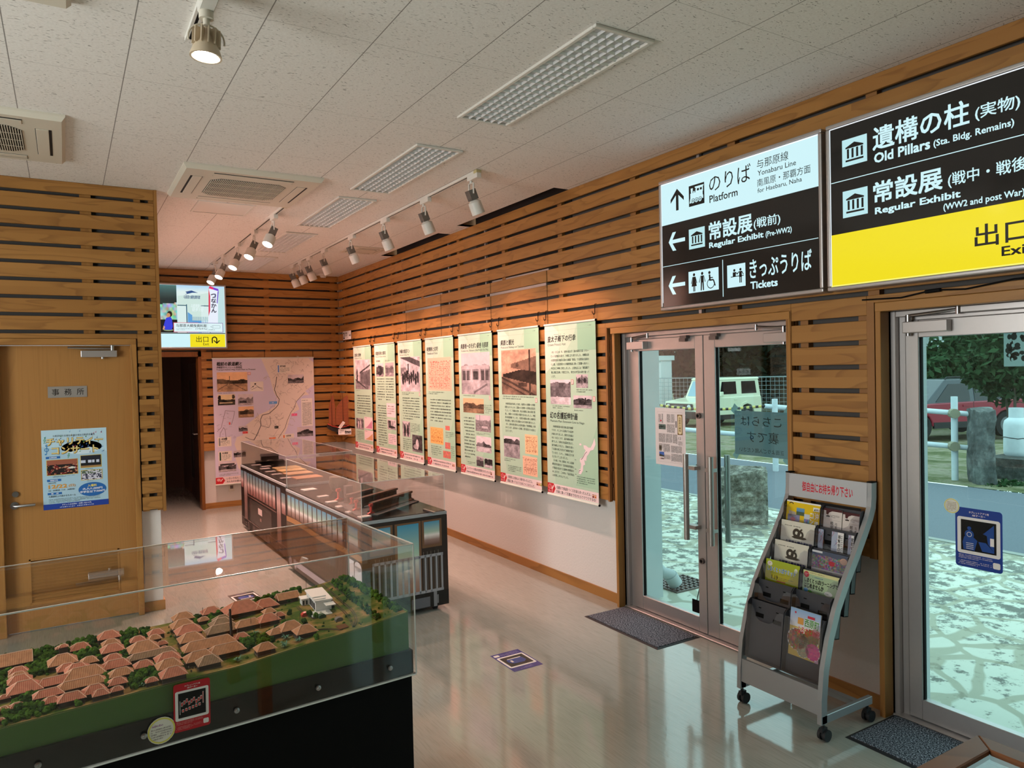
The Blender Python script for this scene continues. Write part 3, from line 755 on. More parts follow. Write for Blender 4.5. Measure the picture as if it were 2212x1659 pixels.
for i, y in enumerate((6.70, 7.48, 8.28, 9.12, 9.68)):
    spot((1.622, y, ZC-.02), (-.42, -.30, -.85), True, 190, 125, PINK, 'lit white spotlight on the left-hand track, %s from the camera' % (ORD[i] if i < 4 else 'farthest'), 'spotlights on the left-hand track')

# lamp with eight bright diodes above the diorama
t = empty('diode_spotlight', (.487, 2.93, ZC-.02)); tag(t, 'glowing white diode reflector lamp hanging from the ceiling at top left', 'spotlight')
b = MB(); b.box(-.028, -.36, -.055, .028, .02, .002); b.build('driver_box', M_lampw, t, bevel=.004, seg=1)
b = MB(); b.cyl((0, .0, -.055), (0, .0, -.082), .026, n=20); b.cyl((0, 0, -.082), (0, 0, -.105), .012); b.build('socket', M_acp, t, smooth=True)
dl = Vector((-.06, -.02, -.98)); A = aim_M(dl); Pn = Vector((0, .01, -.155)); M = Matrix.Translation(Pn) @ A
b = MB(); b.tube([Vector((math.sin(q)*.064, .01, -.155+math.cos(q)*.058)) for q in [math.radians(-100+10*i) for i in range(21)]], .0035, 8); b.build('wire_ring', M_acp, t, smooth=True)
b = MB(); b.lathe([(.016, .045), (.022, .02), (.034, -.01), (.048, -.035), (.056, -.058), (.057, -.066), (.050, -.066), (.048, -.060)], n=32)
for k in range(12):
    q = 2*math.pi*k/12; R = Matrix.Rotation(q, 4, 'Z'); b.obox(R @ Matrix.Translation((.036, 0, .005)), .03, .004, .06)
b.build('reflector_body', mat('cream_lamp_body', 'c6b59c', .45), t, M=M, smooth=True)
b = MB()
for k in range(8):
    q = 2*math.pi*k/7; x, y = ((.031*math.cos(q), .031*math.sin(q)) if k < 7 else (0, 0)); b.cyl((x, y, -.058), (x, y, -.0655), .0135, n=18)
b.build('diode_lens', mat('glowing_diode', (1, .96, .92), .3, emit=14), t, M=M)
ld = bpy.data.lights.new('diode_beam', 'SPOT'); ld.energy = 70; ld.color = (1, .82, .62); ld.spot_size = math.radians(92); ld.spot_blend = .8; ld.shadow_soft_size = .04
o = bpy.data.objects.new('diode_beam', ld); COL.objects.link(o); o.parent = t; o.matrix_basis = M @ Matrix.Translation((0, 0, -.075))
# ------------------------------------------------------------------ backlit signs
K = H('14110f'); SW = (.62, .90, .95); SY = H('f2df1e'); SWD = (.50, .80, .84)
def sign(label, M, W, Hh, draw, back=.083):
    t = empty('backlit_sign', M=M); tag(t, label, 'sign', 'backlit direction signs')
    b = MB(); f = .021
    for q in ((0, 0, W, f), (0, Hh-f, W, Hh), (0, f, f, Hh-f), (W-f, f, W, Hh-f)): b.box(q[0], -.006, q[1], q[2], .084, q[3])
    b.build('frame', M_alu, t, bevel=.006)
    c = CV(); draw(c); c.build('face', M_sign, t)
    b = MB(); b.box(f, .06, f, W-f, back, Hh-f); b.build('back_panel', M_alud, t)
def icon_museum(c, u0, v0, u1, v1, L=2):
    w, h = u1-u0, v1-v0; X = lambda q: u0+w*q; Y = lambda q: v0+h*q
    c.rect(u0, v0, u1, v1, SWD, L)
    c.pg([(X(.14), Y(.64)), (X(.86), Y(.64)), (X(.86), Y(.69)), (X(.5), Y(.84)), (X(.14), Y(.69))], K, L+1)
    for q in (.20, .385, .57, .755): c.rect(X(q), Y(.27), X(q+.085), Y(.62), K, L+1)
    c.rect(X(.14), Y(.15), X(.86), Y(.22), K, L+1)
def larrow(c, tipu, v, ru, hh, col=SW, th=.024):
    c.rect(tipu+.012, v-th/2, ru, v+th/2, col, 2)
    k = th*1.25
    c.pg([(tipu, v), (tipu+k*.9, v), (tipu+k*1.05+hh*.62, v+hh), (tipu+hh*.62, v+hh)], col, 2)
    c.pg([(tipu, v), (tipu+hh*.62, v-hh), (tipu+k*1.05+hh*.62, v-hh), (tipu+k*.9, v)], col, 2)
def sign1(c):
    W = 1.225
    c.rect(.02, .02, W-.02, .83, K, 0); c.rect(.021, .557, W-.021, .829, SW, 1)
    c.rect(.021, .822, W-.021, .829, (1, 1.05, 1.1), 2); c.rect(.021, .05, .025, .829, (.95, 1, 1.05), 3)
    # up arrow
    c.rect(.157, .634, .180, .755, K, 2); c.pg([(.1685, .773), (.109, .712), (.109, .688), (.1685, .742)], K, 3); c.pg([(.1685, .773), (.1685, .742), (.228, .688), (.228, .712)], K, 3)
    # locomotive pictogram
    c.rect(.272, .634, .403, .764, K, 2); a, b_ = .272, .634
    P = lambda q, r: (a+.131*q, b_+.130*r)
    w_ = SW
    c.pg([P(.10,.40),P(.90,.40),P(.90,.62),P(.10,.62)], w_, 3); c.pg([P(.42,.60),P(.92,.60),P(.92,.84),P(.46,.84)], w_, 3)
    c.pg([P(.40,.84),P(.96,.84),P(.96,.90),P(.40,.90)], w_, 3); c.rect(*P(.54,.68), *P(.67,.79), K, 4); c.rect(*P(.73,.68), *P(.86,.79), K, 4)
    c.pg([P(.15,.60),P(.25,.60),P(.27,.86),P(.13,.86)], w_, 3); c.pg([P(.30,.60),P(.38,.60),P(.38,.70),P(.30,.70)], w_, 3)
    c.pg([P(.04,.16),P(.18,.16),P(.18,.40),P(.10,.40)], w_, 3); c.pg([P(.12,.26),P(.93,.26),P(.93,.42),P(.12,.42)], w_, 3)
    for q in (.27, .50, .73):
        u, v = P(q, .24); c.ell(u, v, .0165, .0165, K, 4); c.ell(u, v, .0135, .0135, w_, 5); c.ell(u, v, .008, .008, K, 6); c.ell(u, v, .004, .004, w_, 7)
    c.text('のりば', .443, .688, .761, .790, K, bold=0); c.text('Platform', .444, .624, .664, .668, K)
    c.text('与那原線', .806, .742, 1.019, .793, K, bold=-.004); c.text('Yonabaru Line', .811, .702, 1.067, .731, K, bold=.004)
    c.text('南風原・那覇方面', .807, .640, 1.156, .684, K, bold=-.004); c.text('for Haebaru, Naha', .809, .602, 1.103, .631, K, bold=.004)
    larrow(c, .084, .440, .232, .060); icon_museum(c, .266, .366, .401, .492)
    c.text('常設展', .434, .398, .768, .503, SW, bold=.024); c.text('(戦前)', .777, .400, .961, .466, SW)
    c.text('Regular Exhibit', .435, .340, .846, .382, SW, bold=.03); c.text('(Pre-WW2)', .860, .340, 1.034, .378, SW, bold=.02)
    c.rect(.026, .2855, 1.198, .289, SW, 2)
    larrow(c, .076, .157, .226, .060); c.rect(.257, .090, .507, .226, SW, 2)
    # woman, man, wheelchair
    u = .305; c.ell(u, .203, .0095, .0095, K, 3); c.pg([(u-.010,.190),(u+.010,.190),(u+.022,.130),(u-.022,.130)], K, 3); c.pg([(u-.009,.19),(u-.013,.19),(u-.026,.150),(u-.021,.147)], K, 4); c.pg([(u+.009,.19),(u+.013,.19),(u+.026,.150),(u+.021,.147)], K, 4); c.rect(u-.0085,.098,u-.0015,.132,K,3); c.rect(u+.0015,.098,u+.0085,.132,K,3)
    u = .374; c.ell(u, .203, .0095, .0095, K, 3); c.rect(u-.012,.147,u+.012,.190,K,3); c.pg([(u-.012,.19),(u-.016,.188),(u-.027,.150),(u-.022,.148)], K, 4); c.pg([(u+.012,.19),(u+.016,.188),(u+.027,.150),(u+.022,.148)], K, 4); c.pg([(u-.012,.150),(u-.001,.150),(u-.005,.098),(u-.014,.098)], K, 4); c.pg([(u+.012,.150),(u+.001,.150),(u+.005,.098),(u+.014,.098)], K, 4)
    u = .440; c.ell(u-.006, .201, .0095, .0095, K, 3); c.pg([(u-.012,.189),(u+.001,.189),(u+.004,.152),(u-.009,.152)], K, 3); c.rect(u-.002,.165,u+.022,.171,K,4); c.line([(u-.006,.154),(u+.026,.154),(u+.040,.116)], .009, K, 4); c.ring(u+.004, .133, .026, .031, K, 4, 100, 345)
    c.rect(.538, .042, .5435, .264, SW, 2); c.rect(.575, .090, .712, .224, SW, 2)
    # ticket counter pictogram
    c.rect(.603, .150, .700, .1545, K, 3)
    u = .630; c.ell(u, .189, .008, .008, K, 3); c.pg([(u-.012,.178),(u+.012,.178),(u+.010,.152),(u-.012,.152)], K, 3); c.line([(u+.012,.176),(u+.020,.166),(u+.030,.174)], .005, K, 4)
    u = .676; c.ell(u, .190, .008, .008, K, 3); c.rect(u-.010,.145,u+.010,.180,K,3); c.line([(u-.010,.178),(u-.026,.163)], .005, K, 4); c.line([(u+.010,.178),(u+.022,.158)], .005, K, 4); c.rect(u-.009,.112,u-.002,.146,K,3); c.rect(u+.002,.112,u+.009,.146,K,3)
    c.text('きっぷうりば', .743, .128, 1.156, .236, SW, bold=.012); c.text('Tickets', .747, .066, .937, .106, SW, bold=.03)
def sign2(c):
    W = 1.225
    c.rect(.02, .02, W-.02, .83, K, 0); c.rect(.021, .021, W-.021, .286, SY, 1)
    c.rect(.021, .824, W-.021, .829, (.95, 1, 1.05), 3); c.rect(.021, .021, .026, .829, (.85, .95, 1), 3); c.rect(.021, .021, W-.021, .027, (1, .95, .2), 3)
    for v in (.620, .362): icon_museum(c, .092, v, .227, v+.134)
    c.text('遺構の柱', .256, .660, .705, .768, SW, bold=.018); c.text('(実物)', .728, .660, .904, .728, SW)
    c.text('Old Pillars', .263, .598, .534, .643, SW, bold=.03); c.text('(Sta. Bldg. Remains)', .549, .592, .881, .630, SW, bold=.02)
    c.rect(.028, .550, W-.022, .554, SW, 2)
    c.text('常設展', .256, .404, .588, .503, SW, bold=.024); c.text('(戦中・戦後)', .611, .398, .945, .465, SW)
    c.text('Regular Exhibit', .264, .340, .665, .380, SW, bold=.03); c.text('(WW2 and post War)', .590, .297, .918, .333, SW, bold=.02)
    c.text('出口', .721, .117, .935, .212, K, bold=.012); c.text('Exit', .828, .065, .948, .104, K, bold=.02)
BL = H('5f9fd6')
def sign3(c):
    W = 1.217
    c.rect(.02, .02, W-.02, .828, SW, 0)
    # left picture: room with a person seen from behind
    c.img(.022, .210, .608, .826, 60, 44, lambda s, t: ((.10+.25*max(0, t-.72)*2, .18+.45*max(0, t-.70)*2, .18+.45*max(0, t-.7)*2) if t > .60+.10*(s-.7) else ((.35+.5*vn(s*26, t*18, 2), .55+.4*vn(s*22, t*16, 5), .45+.5*vn(s*20, t*16, 8)) if t > .27 else (.10, .09, .08))), 1)
    # right picture: pale building
    c.grad(.610, .210, 1.192, .836, [(0, (.55, .75, .80)), (.6, (.66, .82, .80)), (.85, (.72, .86, .84)), (1, (.38, .66, .90))], 1)
    c.pg([(.62,.21),(1.0,.21),(1.0,.74),(.84,.705),(.62,.69)], (.60, .78, .72), 2)
    c.pg([(1.0,.74),(1.19,.80),(1.19,.21),(1.0,.21)], (.52, .74, .76), 2)
    c.pg([(.703,.705),(.80,.735),(.87,.735),(.84,.745),(.79,.764),(.715,.745),(.735,.725)], H('2b4f86'), 3)
    c.text('与那原大綱曳資料館', .690, .654, .890, .700, H('31507e'), 3, bold=.02, shear=.1)
    for a, b_ in ((.618, .73), (.90, 1.0)): c.rect(a, .21, a+.10, .56, (.68, .84, .82), 3); c.rect(a+.10, .21, a+.112, .58, H('2f5b74'), 4); c.rect(a-.004, .56, a+.112, .572, H('35606f'), 4)
    c.pg([(.735,.21),(.79,.21),(.79,.44),(.735,.48)], BL, 3); c.rect(.79, .21, .985, .37, BL, 3); c.rect(.79, .37, .985, .42, (.5, .66, .62), 3)
    for k in range(9): c.rect(.80+.021*k, .21, .803+.021*k, .42, H('4a8cc4'), 4)
    c.text('与那原駅から', .772, .535, .930, .585, (.85, .97, 1), 4, bold=0, shear=.15); c.text('徒歩3分', .785, .490, .925, .540, (.85, .97, 1), 4, bold=0, shear=.15)
    # tall banner
    c.pg([(.985,.335),(1.105,.335),(1.115,.62),(1.125,.79),(1.01,.83),(1.0,.66)], (.80, .86, .97), 5)
    c.pg([(1.0,.80),(1.06,.785),(1.06,.815),(1.015,.832)], H('e8306a'), 6); c.pg([(1.06,.785),(1.126,.765),(1.122,.795),(1.06,.815)], H('7b3fd0'), 6)
    c.pg([(.990,.43),(1.012,.50),(1.018,.70),(1.0,.80),(.995,.60)], H('d93352'), 6); c.pg([(1.126,.77),(1.112,.76),(1.098,.61),(1.108,.60)], H('6a44c8'), 6)
    c.vtext('つなかん', 1.026, .475, 1.092, .735, H('2a2440'), 7, bold=.03); c.vtext('与那原町', 1.070, .660, 1.090, .735, H('4a5aa0'), 7)
    # notice panel
    c.rect(.560, .215, 1.166, .342, H('d2486a'), 6); c.rect(.86, .215, 1.166, .342, H('3c62ac'), 6); c.rect(.566, .221, 1.160, .336, (.72, .90, .93), 7)
    c.text('与那原大綱曳資料館', .592, .282, .962, .322, K, 8, bold=.01); c.text('(つなかん)', .825, .247, .966, .275, K, 8)
    c.greek(.596, .240, .79, .268, 2, H('52707a'), 8, seed=4); c.rect(.975, .226, .977, .332, H('8fb0b8'), 8)
    c.line([(1.01,.29),(1.04,.305),(1.13,.305),(1.13,.272),(1.04,.272),(1.01,.29)], .003, H('6a8088'), 8); c.line([(1.04,.305),(1.04,.272)], .003, H('6a8088'), 8); c.greek(.985, .24, 1.13, .262, 1, H('33454c'), 8, seed=9)
    # person in a blue jacket
    c.ell(.520, .450, .030, .038, H('2a1d18'), 3); c.ell(.505, .435, .022, .027, H('c89468'), 4)
    c.pg([(.478,.40),(.53,.415),(.545,.38),(.553,.29),(.54,.245),(.46,.245),(.445,.30),(.462,.36)], H('3440d8'), 4); c.pg([(.445,.30),(.462,.285),(.448,.245),(.432,.25)], H('d8a27c'), 4); c.ell(.50, .243, .058, .014, H('8a9a70'), 3)
    # lower strip
    c.rect(.022, .196, 1.194, .207, H('332a22'), 8); c.rect(.022, .020, 1.194, .195, SW, 8); c.rect(.755, .021, 1.190, .192, SY, 9)
    c.text('出口', .829, .085, .979, .164, K, 10, bold=0); c.text('Exit', .914, .043, .985, .078, K, 10, bold=-.01)
    c.ring(1.055, .125, .021, .035, K, 10, 0, 180, k=1.0); c.rect(1.020, .072, 1.034, .126, K, 10); c.rect(1.076, .070, 1.090, .126, K, 10)
    c.pg([(1.083,.062),(1.040,.106),(1.052,.112),(1.083,.082),(1.114,.112),(1.126,.106)], K, 11)
M1 = wallM('x', 3.40, 2.170, 3.645)
sign('backlit sign reading Platform, Regular Exhibit and Tickets above the double glass door', M1, 1.225, .852, sign1)
sign('black and yellow backlit sign reading Old Pillars and Exit at the right edge', wallM('x', 3.40, 2.170, 2.395), 1.225, .852, sign2)
sign('smaller-looking backlit sign with a building picture and yellow exit strip on the back wall', wallM('y', 10.40, 2.172, .655), 1.217, .850, sign3, .189)
b = MB(); b.tube([(3.47, 2.25, 2.115), (3.475, 2.05, 2.108), (3.47, 1.9, 2.128), (3.472, 1.75, 2.118), (3.47, 1.55, 2.14), (3.47, 1.30, 2.135), (3.46, 1.1, 2.16)], .004, 8); b.cyl((3.472, 1.93, 2.124), (3.471, 1.86, 2.126), .009)
tag(b.build('power_cable', M_black, smooth=True), 'thin black power cable lying along the casing under the yellow exit sign', 'cable')

# ------------------------------------------------------------------ hanging banners
GB = H('b8d6bd'); GD = H('9fc9ac'); GL = H('d3e0cf'); INK = H('23211f'); INK2 = H('4c5a50'); PKB = H('f6dede'); RED = H('c62a33')
PHT = (1, .93, .96); SEP = (1.0, .80, .62)
def banner_base(c, W=.694):
    Hh = 1.425
    c.slab(0, 0, W, Hh, .0012, GB, H('e6e6e0'))
    c.pg([(0,1.425),(.10,1.425),(.20,1.36),(.22,1.25),(.16,1.12),(0,1.02)], GL, 1)
    c.pg([(.20,1.425),(.46,1.425),(.40,1.30),(.30,1.20),(.20,1.12),(.22,1.25)], H('c6dcc6'), 1)
    pts = [(.694, 1.425), (.694, .10)]; c.rect(.46, 1.20, W, 1.425, GD, 1)
    c.pg([(0,.10),(.12,.10),(.05,.45),(0,.75)], H('c3dac4'), 1)
    c.pg([(.40,.12),(W,.12),(W,.62),(.58,.40)], H('abd0b4'), 1)
    c.rect(0, 1.372, W, 1.3735, H('a2b8a4'), 2)
    c.greek(.60, 1.385, .675, 1.397, 1, INK2, 2, seed=3)
    c.rect(0, 0, W, .098, PKB, 3); c.rect(0, 0, W, .018, H('e4ece0'), 4)
    c.pg([(0,.018),(.085,.018),(.115,.060),(.088,.100),(0,.100)], RED, 4)
    c.ell(.035, .070, .024, .021, H('e9a9a9'), 5); c.ell(.035, .070, .018, .016, RED, 6); c.greek(.022, .058, .05, .082, 3, H('e9a9a9'), 7)
    c.line([(.060,.048),(.088,.082)], .015, H('f2d5d0'), 5); c.text('キッズ', .012, .022, .078, .044, H('f4dede'), 5)
def banner_strip(c, a, b_, la=.55, lb=.60, cars=2):
    if a: c.text(a, .130, .060, .130+la*.94, .086, INK, 4, bold=.005)
    if b_: c.text(b_, .126, .024, .126+lb*.94, .050, INK, 4, bold=.005)
    if not a: c.greek(.130, .022, .60, .090, 2, INK, 4, fill=.55, seed=int(la*1000+lb*100), last=.85)
    for k in range(cars): c.rect(.615+.028*k, .052, .638+.028*k, .078, (H('7a2a20'), H('d0784a'), H('9aa04a'))[k], 4); c.rect(.617+.028*k, .066, .634+.028*k, .074, H('f0c8a0'), 5)
def frame_note(c, u, v, s=.03): c.rect(u, v, u+s, v+s*1.3, H('d8505a'), 3); c.rect(u+.003, v+.003, u+s-.003, v+s*1.3-.003, H('f3dcd8'), 4); c.greek(u+.006, v+.008, u+s-.006, v+s*1.1, 3, H('d8505a'), 5)
def table_fn(seed, cols, rows_, bgc, inkc):
    def fn(x, y):
        m = .06
        if x < m or x > 1-m or y < m or y > .86: 
            return bgc if not (.86 < y < .90 and vn(x*40, 3, seed) > .62) else inkc
        i = x*cols % 1; j = y*rows_ % 1
        if i < .08: return tuple(q*.82 for q in bgc)
        return inkc if (j > .35 and vn(x*90, y*rows_*2.2, seed) > .52) else bgc
    return fn
def P7(c):
    banner_base(c)
    c.text('皇太子殿下の行幸', .040, 1.280, .435, 1.330, INK, bold=.02, shear=.12); c.greek(.14, 1.337, .42, 1.345, 1, INK, 2, seed=11, cw=.02); c.text("Crown Prince's Visit", .044, 1.248, .300, 1.270, INK2, bold=.004)
    for i, l in enumerate(('1921（大正10）年、当時の皇太子（後の昭和天皇）がヨー', 'ロッパ訪問の往路で、沖縄に立ち寄りました。沖縄出身', 'の漢那憲和が艦長を務める戦艦「香取」で与那原の海岸か', 'ら上陸、与那原駅から沖縄県鉄道に乗って那覇へ向かい、', '半日ほど沖縄に滞在しました。上陸地点には「東宮殿下', '御上陸記念碑」が建立され、現在は3代目の碑が建って', 'います。')):
        c.text(l, .087+(.012 if i == 0 else 0), 1.186-i*.0335, .606 if i < 6 else .15, 1.206-i*.0335, INK, bold=-.004)
    c.img(.070, .766, .356, .968, 44, 34, photo(3, .88, .30, .92, .40, .85, PHT, .05, (('l', 0, .42, 1, .10, .0, .5, 0),)))
    c.img(.434, .904, .586, 1.010, 26, 22, photo(6, .7, .3, .82, .45, .7, PHT, .2, (('r', .46, .25, .54, .95, .35), ('e', .25, .55, .12, .2, .2), ('e', .75, .55, .12, .2, .2))))
    c.img(.393, .743, .630, .843, 40, 24, photo(9, .72, .26, .86, .22, .62, PHT, .12, (('r', .05, .4, .3, .62, .35), ('r', .62, .45, .7, .85, .15))))
    frame_note(c, .367, .930); frame_note(c, .645, .800)
    c.greek(.434, .865, .64, .897, 2, INK2, seed=5); c.greek(.10, .728, .34, .757, 2, INK2, seed=6); c.greek(.400, .717, .60, .733, 1, INK2, seed=7)
    c.text('幻の名護延伸計画', .055, .645, .438, .700, INK, bold=.02, shear=.1); c.greek(.18, .706, .26, .714, 1, INK, 2, seed=12, cw=.03); c.text('Phantom Plan: Extension Line to Nago', .059, .612, .530, .634, INK2, bold=.004)
    for i, l in enumerate(('　沖縄県鉄道の最北端は嘉手納駅', 'ですが、そこから名護までの延伸', '計画もありました。最初の計画は', '1922（大正11）年で、嘉手納線の開業', '前でした。当時の計画図を見ると、', '嘉手納駅より北上し、恩納村を通っ', 'て名護の東江付近まで線路が延び', 'ています。しかし、計画は立ち消', 'えとなってしまいました。', '　その後、1930（昭和5）年には国頭', '郡各町村連合の「延長期成同盟会」', 'が鉄道大臣あてに延伸の陳情書を', '出しますが、この時も「延長鉄道」', 'は実現しませんでした。')):
        c.text(l, .074+(.02 if l[0] == '　' else 0), .570-i*.0315, .380 if len(l) > 12 else .30, .589-i*.0315, INK, bold=-.004)
    isl = [(.655,.518),(.668,.470),(.640,.425),(.600,.415),(.577,.385),(.556,.370),(.545,.330),(.520,.335),(.530,.300),(.505,.290),(.500,.250),(.470,.215),(.440,.222),(.446,.252),(.470,.262),(.478,.300),(.460,.325),(.470,.345),(.500,.355),(.520,.385),(.540,.415),(.520,.425),(.512,.452),(.545,.452),(.575,.438),(.605,.440),(.635,.480)]
    c.pg(isl, H('f2dfe2'), 3); c.line([(.556,.405),(.530,.385),(.500,.350),(.478,.335)], .004, INK2, 4); c.line([(.470,.25),(.452,.245),(.445,.225)], .004, INK2, 4); c.ell(.473, .455, .014, .008, H('f2dfe2'), 3)
    for u, v in ((.395, .322), (.395, .247), (.530, .242), (.395, .205)): c.greek(u, v, u+.045, v+.012, 1, INK2, 4, seed=int(u*99))
    c.greek(.416, .138, .66, .205, 4, INK2, seed=8)
    banner_strip(c, '名護まで鉄道をつくる計画もあったんだよ。', '列車に乗って名護まで行けたらワクワクするね！', .50, .57)
def P6(c):
    banner_base(c)
    c.text('県鉄と観光', .050, 1.284, .288, 1.334, INK, bold=.02, shear=.1); c.text('Prefectural Railway and Tourism', .056, 1.250, .451, 1.274, INK2, bold=.004)
    c.img(.059, .832, .645, 1.239, 70, 60, photo(14, .99, .40, .86, .80, .52, (1.0, .78, .66), 0, (('l', .05, .40, 1.0, .22, .42, .20, .86), ('l', .28, .60, 1.0, .50, .34, .50, .75), ('r', .80, .0, .845, .98, .22), ('l', .0, .36, 1, -.04, .05, .30, 0), ('l', .0, .26, .8, -.06, .04, .32, 0), ('r', .50, .18, .74, .27, .30), ('e', .47, .66, .04, .05, .35))))
    c.greek(.068, .785, .60, .825, 2, INK2, seed=15); frame_note(c, .622, .770)
    for i, l in enumerate(('　沖縄県鉄道が発車した当初、与那原から那覇への移動', '需要はありましたが、那覇から与那原への需要は限定的', 'でした。そこで開業の翌年、県は与那原に海水浴場を整', '備し、那覇からの行楽客の需要を生み出しました。沖縄', '初の鉄道開業です。また、与那原大綱曳の際には臨時列', '車を増発して観光人気を那覇からの行楽客を運びました。', '　また、当時の観光案内には名所旧跡の「斎場御嶽」が書', 'かれています。嘉手納の一日橋駅、普天満宮までの普及と', 'されています。')):
        c.text(l, .106+(.012 if l[0] == '　' else 0), .738-i*.0313, .615 if i < 8 else .23, .758-i*.0313, INK, bold=-.004)
    c.img(.072, .255, .350, .448, 36, 34, photo(17, .86, .66, .92, .22, .62, PHT, .06))
    c.img(.440, .313, .645, .485, 30, 30, table_fn(18, 3, 16, (.98, .80, .62), (.74, .50, .38)))
    c.img(.397, .122, .632, .292, 34, 30, table_fn(19, 4, 14, (.98, .78, .66), (.74, .50, .42)))
    c.greek(.072, .215, .27, .246, 2, INK2, seed=20); c.greek(.14, .125, .37, .185, 4, INK2, seed=21)
    banner_strip(c, '与那原には海水よく場があったんだよ。', '鉄道に乗ってもらうためにつくられたんだ。', .45, .49, 3)
def P5(c):
    banner_base(c)
    c.text('県鉄唯一のモダン駅舎 与那原', .050, 1.280, .622, 1.332, INK, bold=.02, shear=.1); c.text("Yonabaru Sta., Okinawa's Only Modern Sta. Bldg.", .057, 1.246, .625, 1.270, INK2, bold=.004)
    c.img(.056, .822, .645, 1.236, 64, 56, photo(23, .70, .33, .86, .60, .70, PHT, .05, (('r', .02, .60, .98, .70, .78), ('r', .04, .34, .30, .58, .34), ('r', .42, .36, .60, .56, .26), ('r', .70, .34, .95, .58, .34), ('r', .34, .34, .39, .66, .8), ('r', .63, .34, .68, .66, .8), ('r', .16, .34, .19, .60, .75), ('r', .82, .34, .85, .60, .75), ('l', .45, .02, .9, .22, .05, .45, 0))))
    c.greek(.083, .800, .50, .815, 1, INK2, seed=24); frame_note(c, .620, .775); 
    c.img(.080, .636, .510, .781, 46, 30, photo(25, .62, .30, .92, .35, .55, SEP, .10)); c.greek(.520, .640, .66, .730, 5, INK2, seed=26)
    c.img(.335, .461, .640, .621, 40, 30, photo(27, .70, .28, .85, .42, .55, PHT, .06, (('r', .28, .35, .31, 1, .4), ('r', .4, .2, .8, .32, .8)))); c.img(.340, .259, .640, .412, 40, 30, photo(28, .60, .34, .92, .30, .75, PHT, .18, (('r', .05, .34, .45, .58, .5),)))
    c.img(.336, .113, .480, .210, 22, 20, photo(29, .9, .6, .8, .55, .3, PHT, .05)); c.img(.497, .113, .655, .205, 22, 20, photo(30, .9, .3, .9, .3, .8, PHT, .05, (('r', .05, .45, .35, .95, .1), ('r', .5, .45, .95, .95, .15))))
    c.greek(.089, .170, .305, .600, 13, INK, seed=31, fill=.5); c.greek(.35, .425, .62, .45, 2, INK2, seed=32); c.greek(.15, .115, .31, .145, 2, INK2, seed=33)
    banner_strip(c, 'コンクリートの駅は与那原駅だけだったんだ。', None, .53, .55, 1); c.greek(.126, .022, .66, .052, 1, INK, 4, fill=.6, seed=87, last=1)
def P4(c):
    banner_base(c)
    c.text('時刻表と切符', .041, 1.282, .327, 1.330, INK, bold=.02, shear=.1); c.text('Timetable and Tickets', .044, 1.248, .318, 1.272, INK2, bold=.004)
    c.img(.057, .850, .640, 1.208, 64, 60, table_fn(34, 6, 22, (1.0, .76, .66), (.80, .46, .40))); c.greek(.064, .805, .47, .840, 2, INK2, seed=35)
    c.greek(.103, .500, .621, .765, 8, INK, seed=36, fill=.5)
    c.img(.084, .263, .411, .443, 40, 30, table_fn(37, 8, 13, (1.0, .74, .45), (.80, .52, .28)))
    for q, s in (((.467, .427, .573, .475), 1), ((.452, .228, .577, .297), 2), ((.398, .127, .581, .202), 3)): c.img(*q, 16, 12, lambda x, y, s=s: (.93-.2*vn(x*9, y*9, s), .55-.15*vn(x*9, y*9, s+5), .50-.15*vn(x*9, y*9, s+7)))
    c.greek(.47, .345, .66, .415, 4, INK2, seed=38); c.greek(.10, .13, .36, .245, 5, INK2, seed=39); c.greek(.59, .14, .67, .27, 6, INK2, seed=40)
    banner_strip(c, '', '', .48, .40)
def P3(c):
    banner_base(c)
    c.text('沖縄の鉄道マン', .050, 1.284, .359, 1.332, INK, bold=.02, shear=.1); c.text('Okinawan Railway Man', .052, 1.250, .336, 1.274, INK2, bold=.004)
    sh = [('l', 0, .98, 1, .70, .16, .30, 0), ('r', .38, .50, .43, .80, .15), ('r', .0, .45, .30, .70, .55)] + [('e', .12+.11*k, .36+.05*(k % 3), .055, .17, .14+.05*(k % 2)) for k in range(8)] + [('e', .12+.11*k, .55+.05*(k % 3), .03, .035, .75) for k in range(8)]
    c.img(.075, .830, .638, 1.237, 64, 56, photo(41, .99, .22, .85, .75, .80, PHT, 0, sh)); c.greek(.086, .785, .45, .82, 2, INK2, seed=42); frame_note(c, .60, .78)
    c.greek(.112, .490, .605, .765, 9, INK, seed=43, fill=.5)
    c.img(.091, .286, .318, .471, 28, 30, photo(44, .9, .2, .85, .55, .7, PHT, .1, (('e', .3, .4, .12, .4, .12), ('e', .7, .4, .12, .4, .15)))); c.img(.371, .127, .657, .324, 34, 32, photo(45, .95, .1, .4, .25, .5, PHT, .1, (('e', .5, .45, .14, .3, .85), ('e', .3, .3, .18, .14, .7))))
    c.greek(.335, .35, .60, .46, 6, INK2, seed=46); c.greek(.10, .125, .35, .27, 6, INK2, seed=47)
    banner_strip(c, '', '', .53, .50)
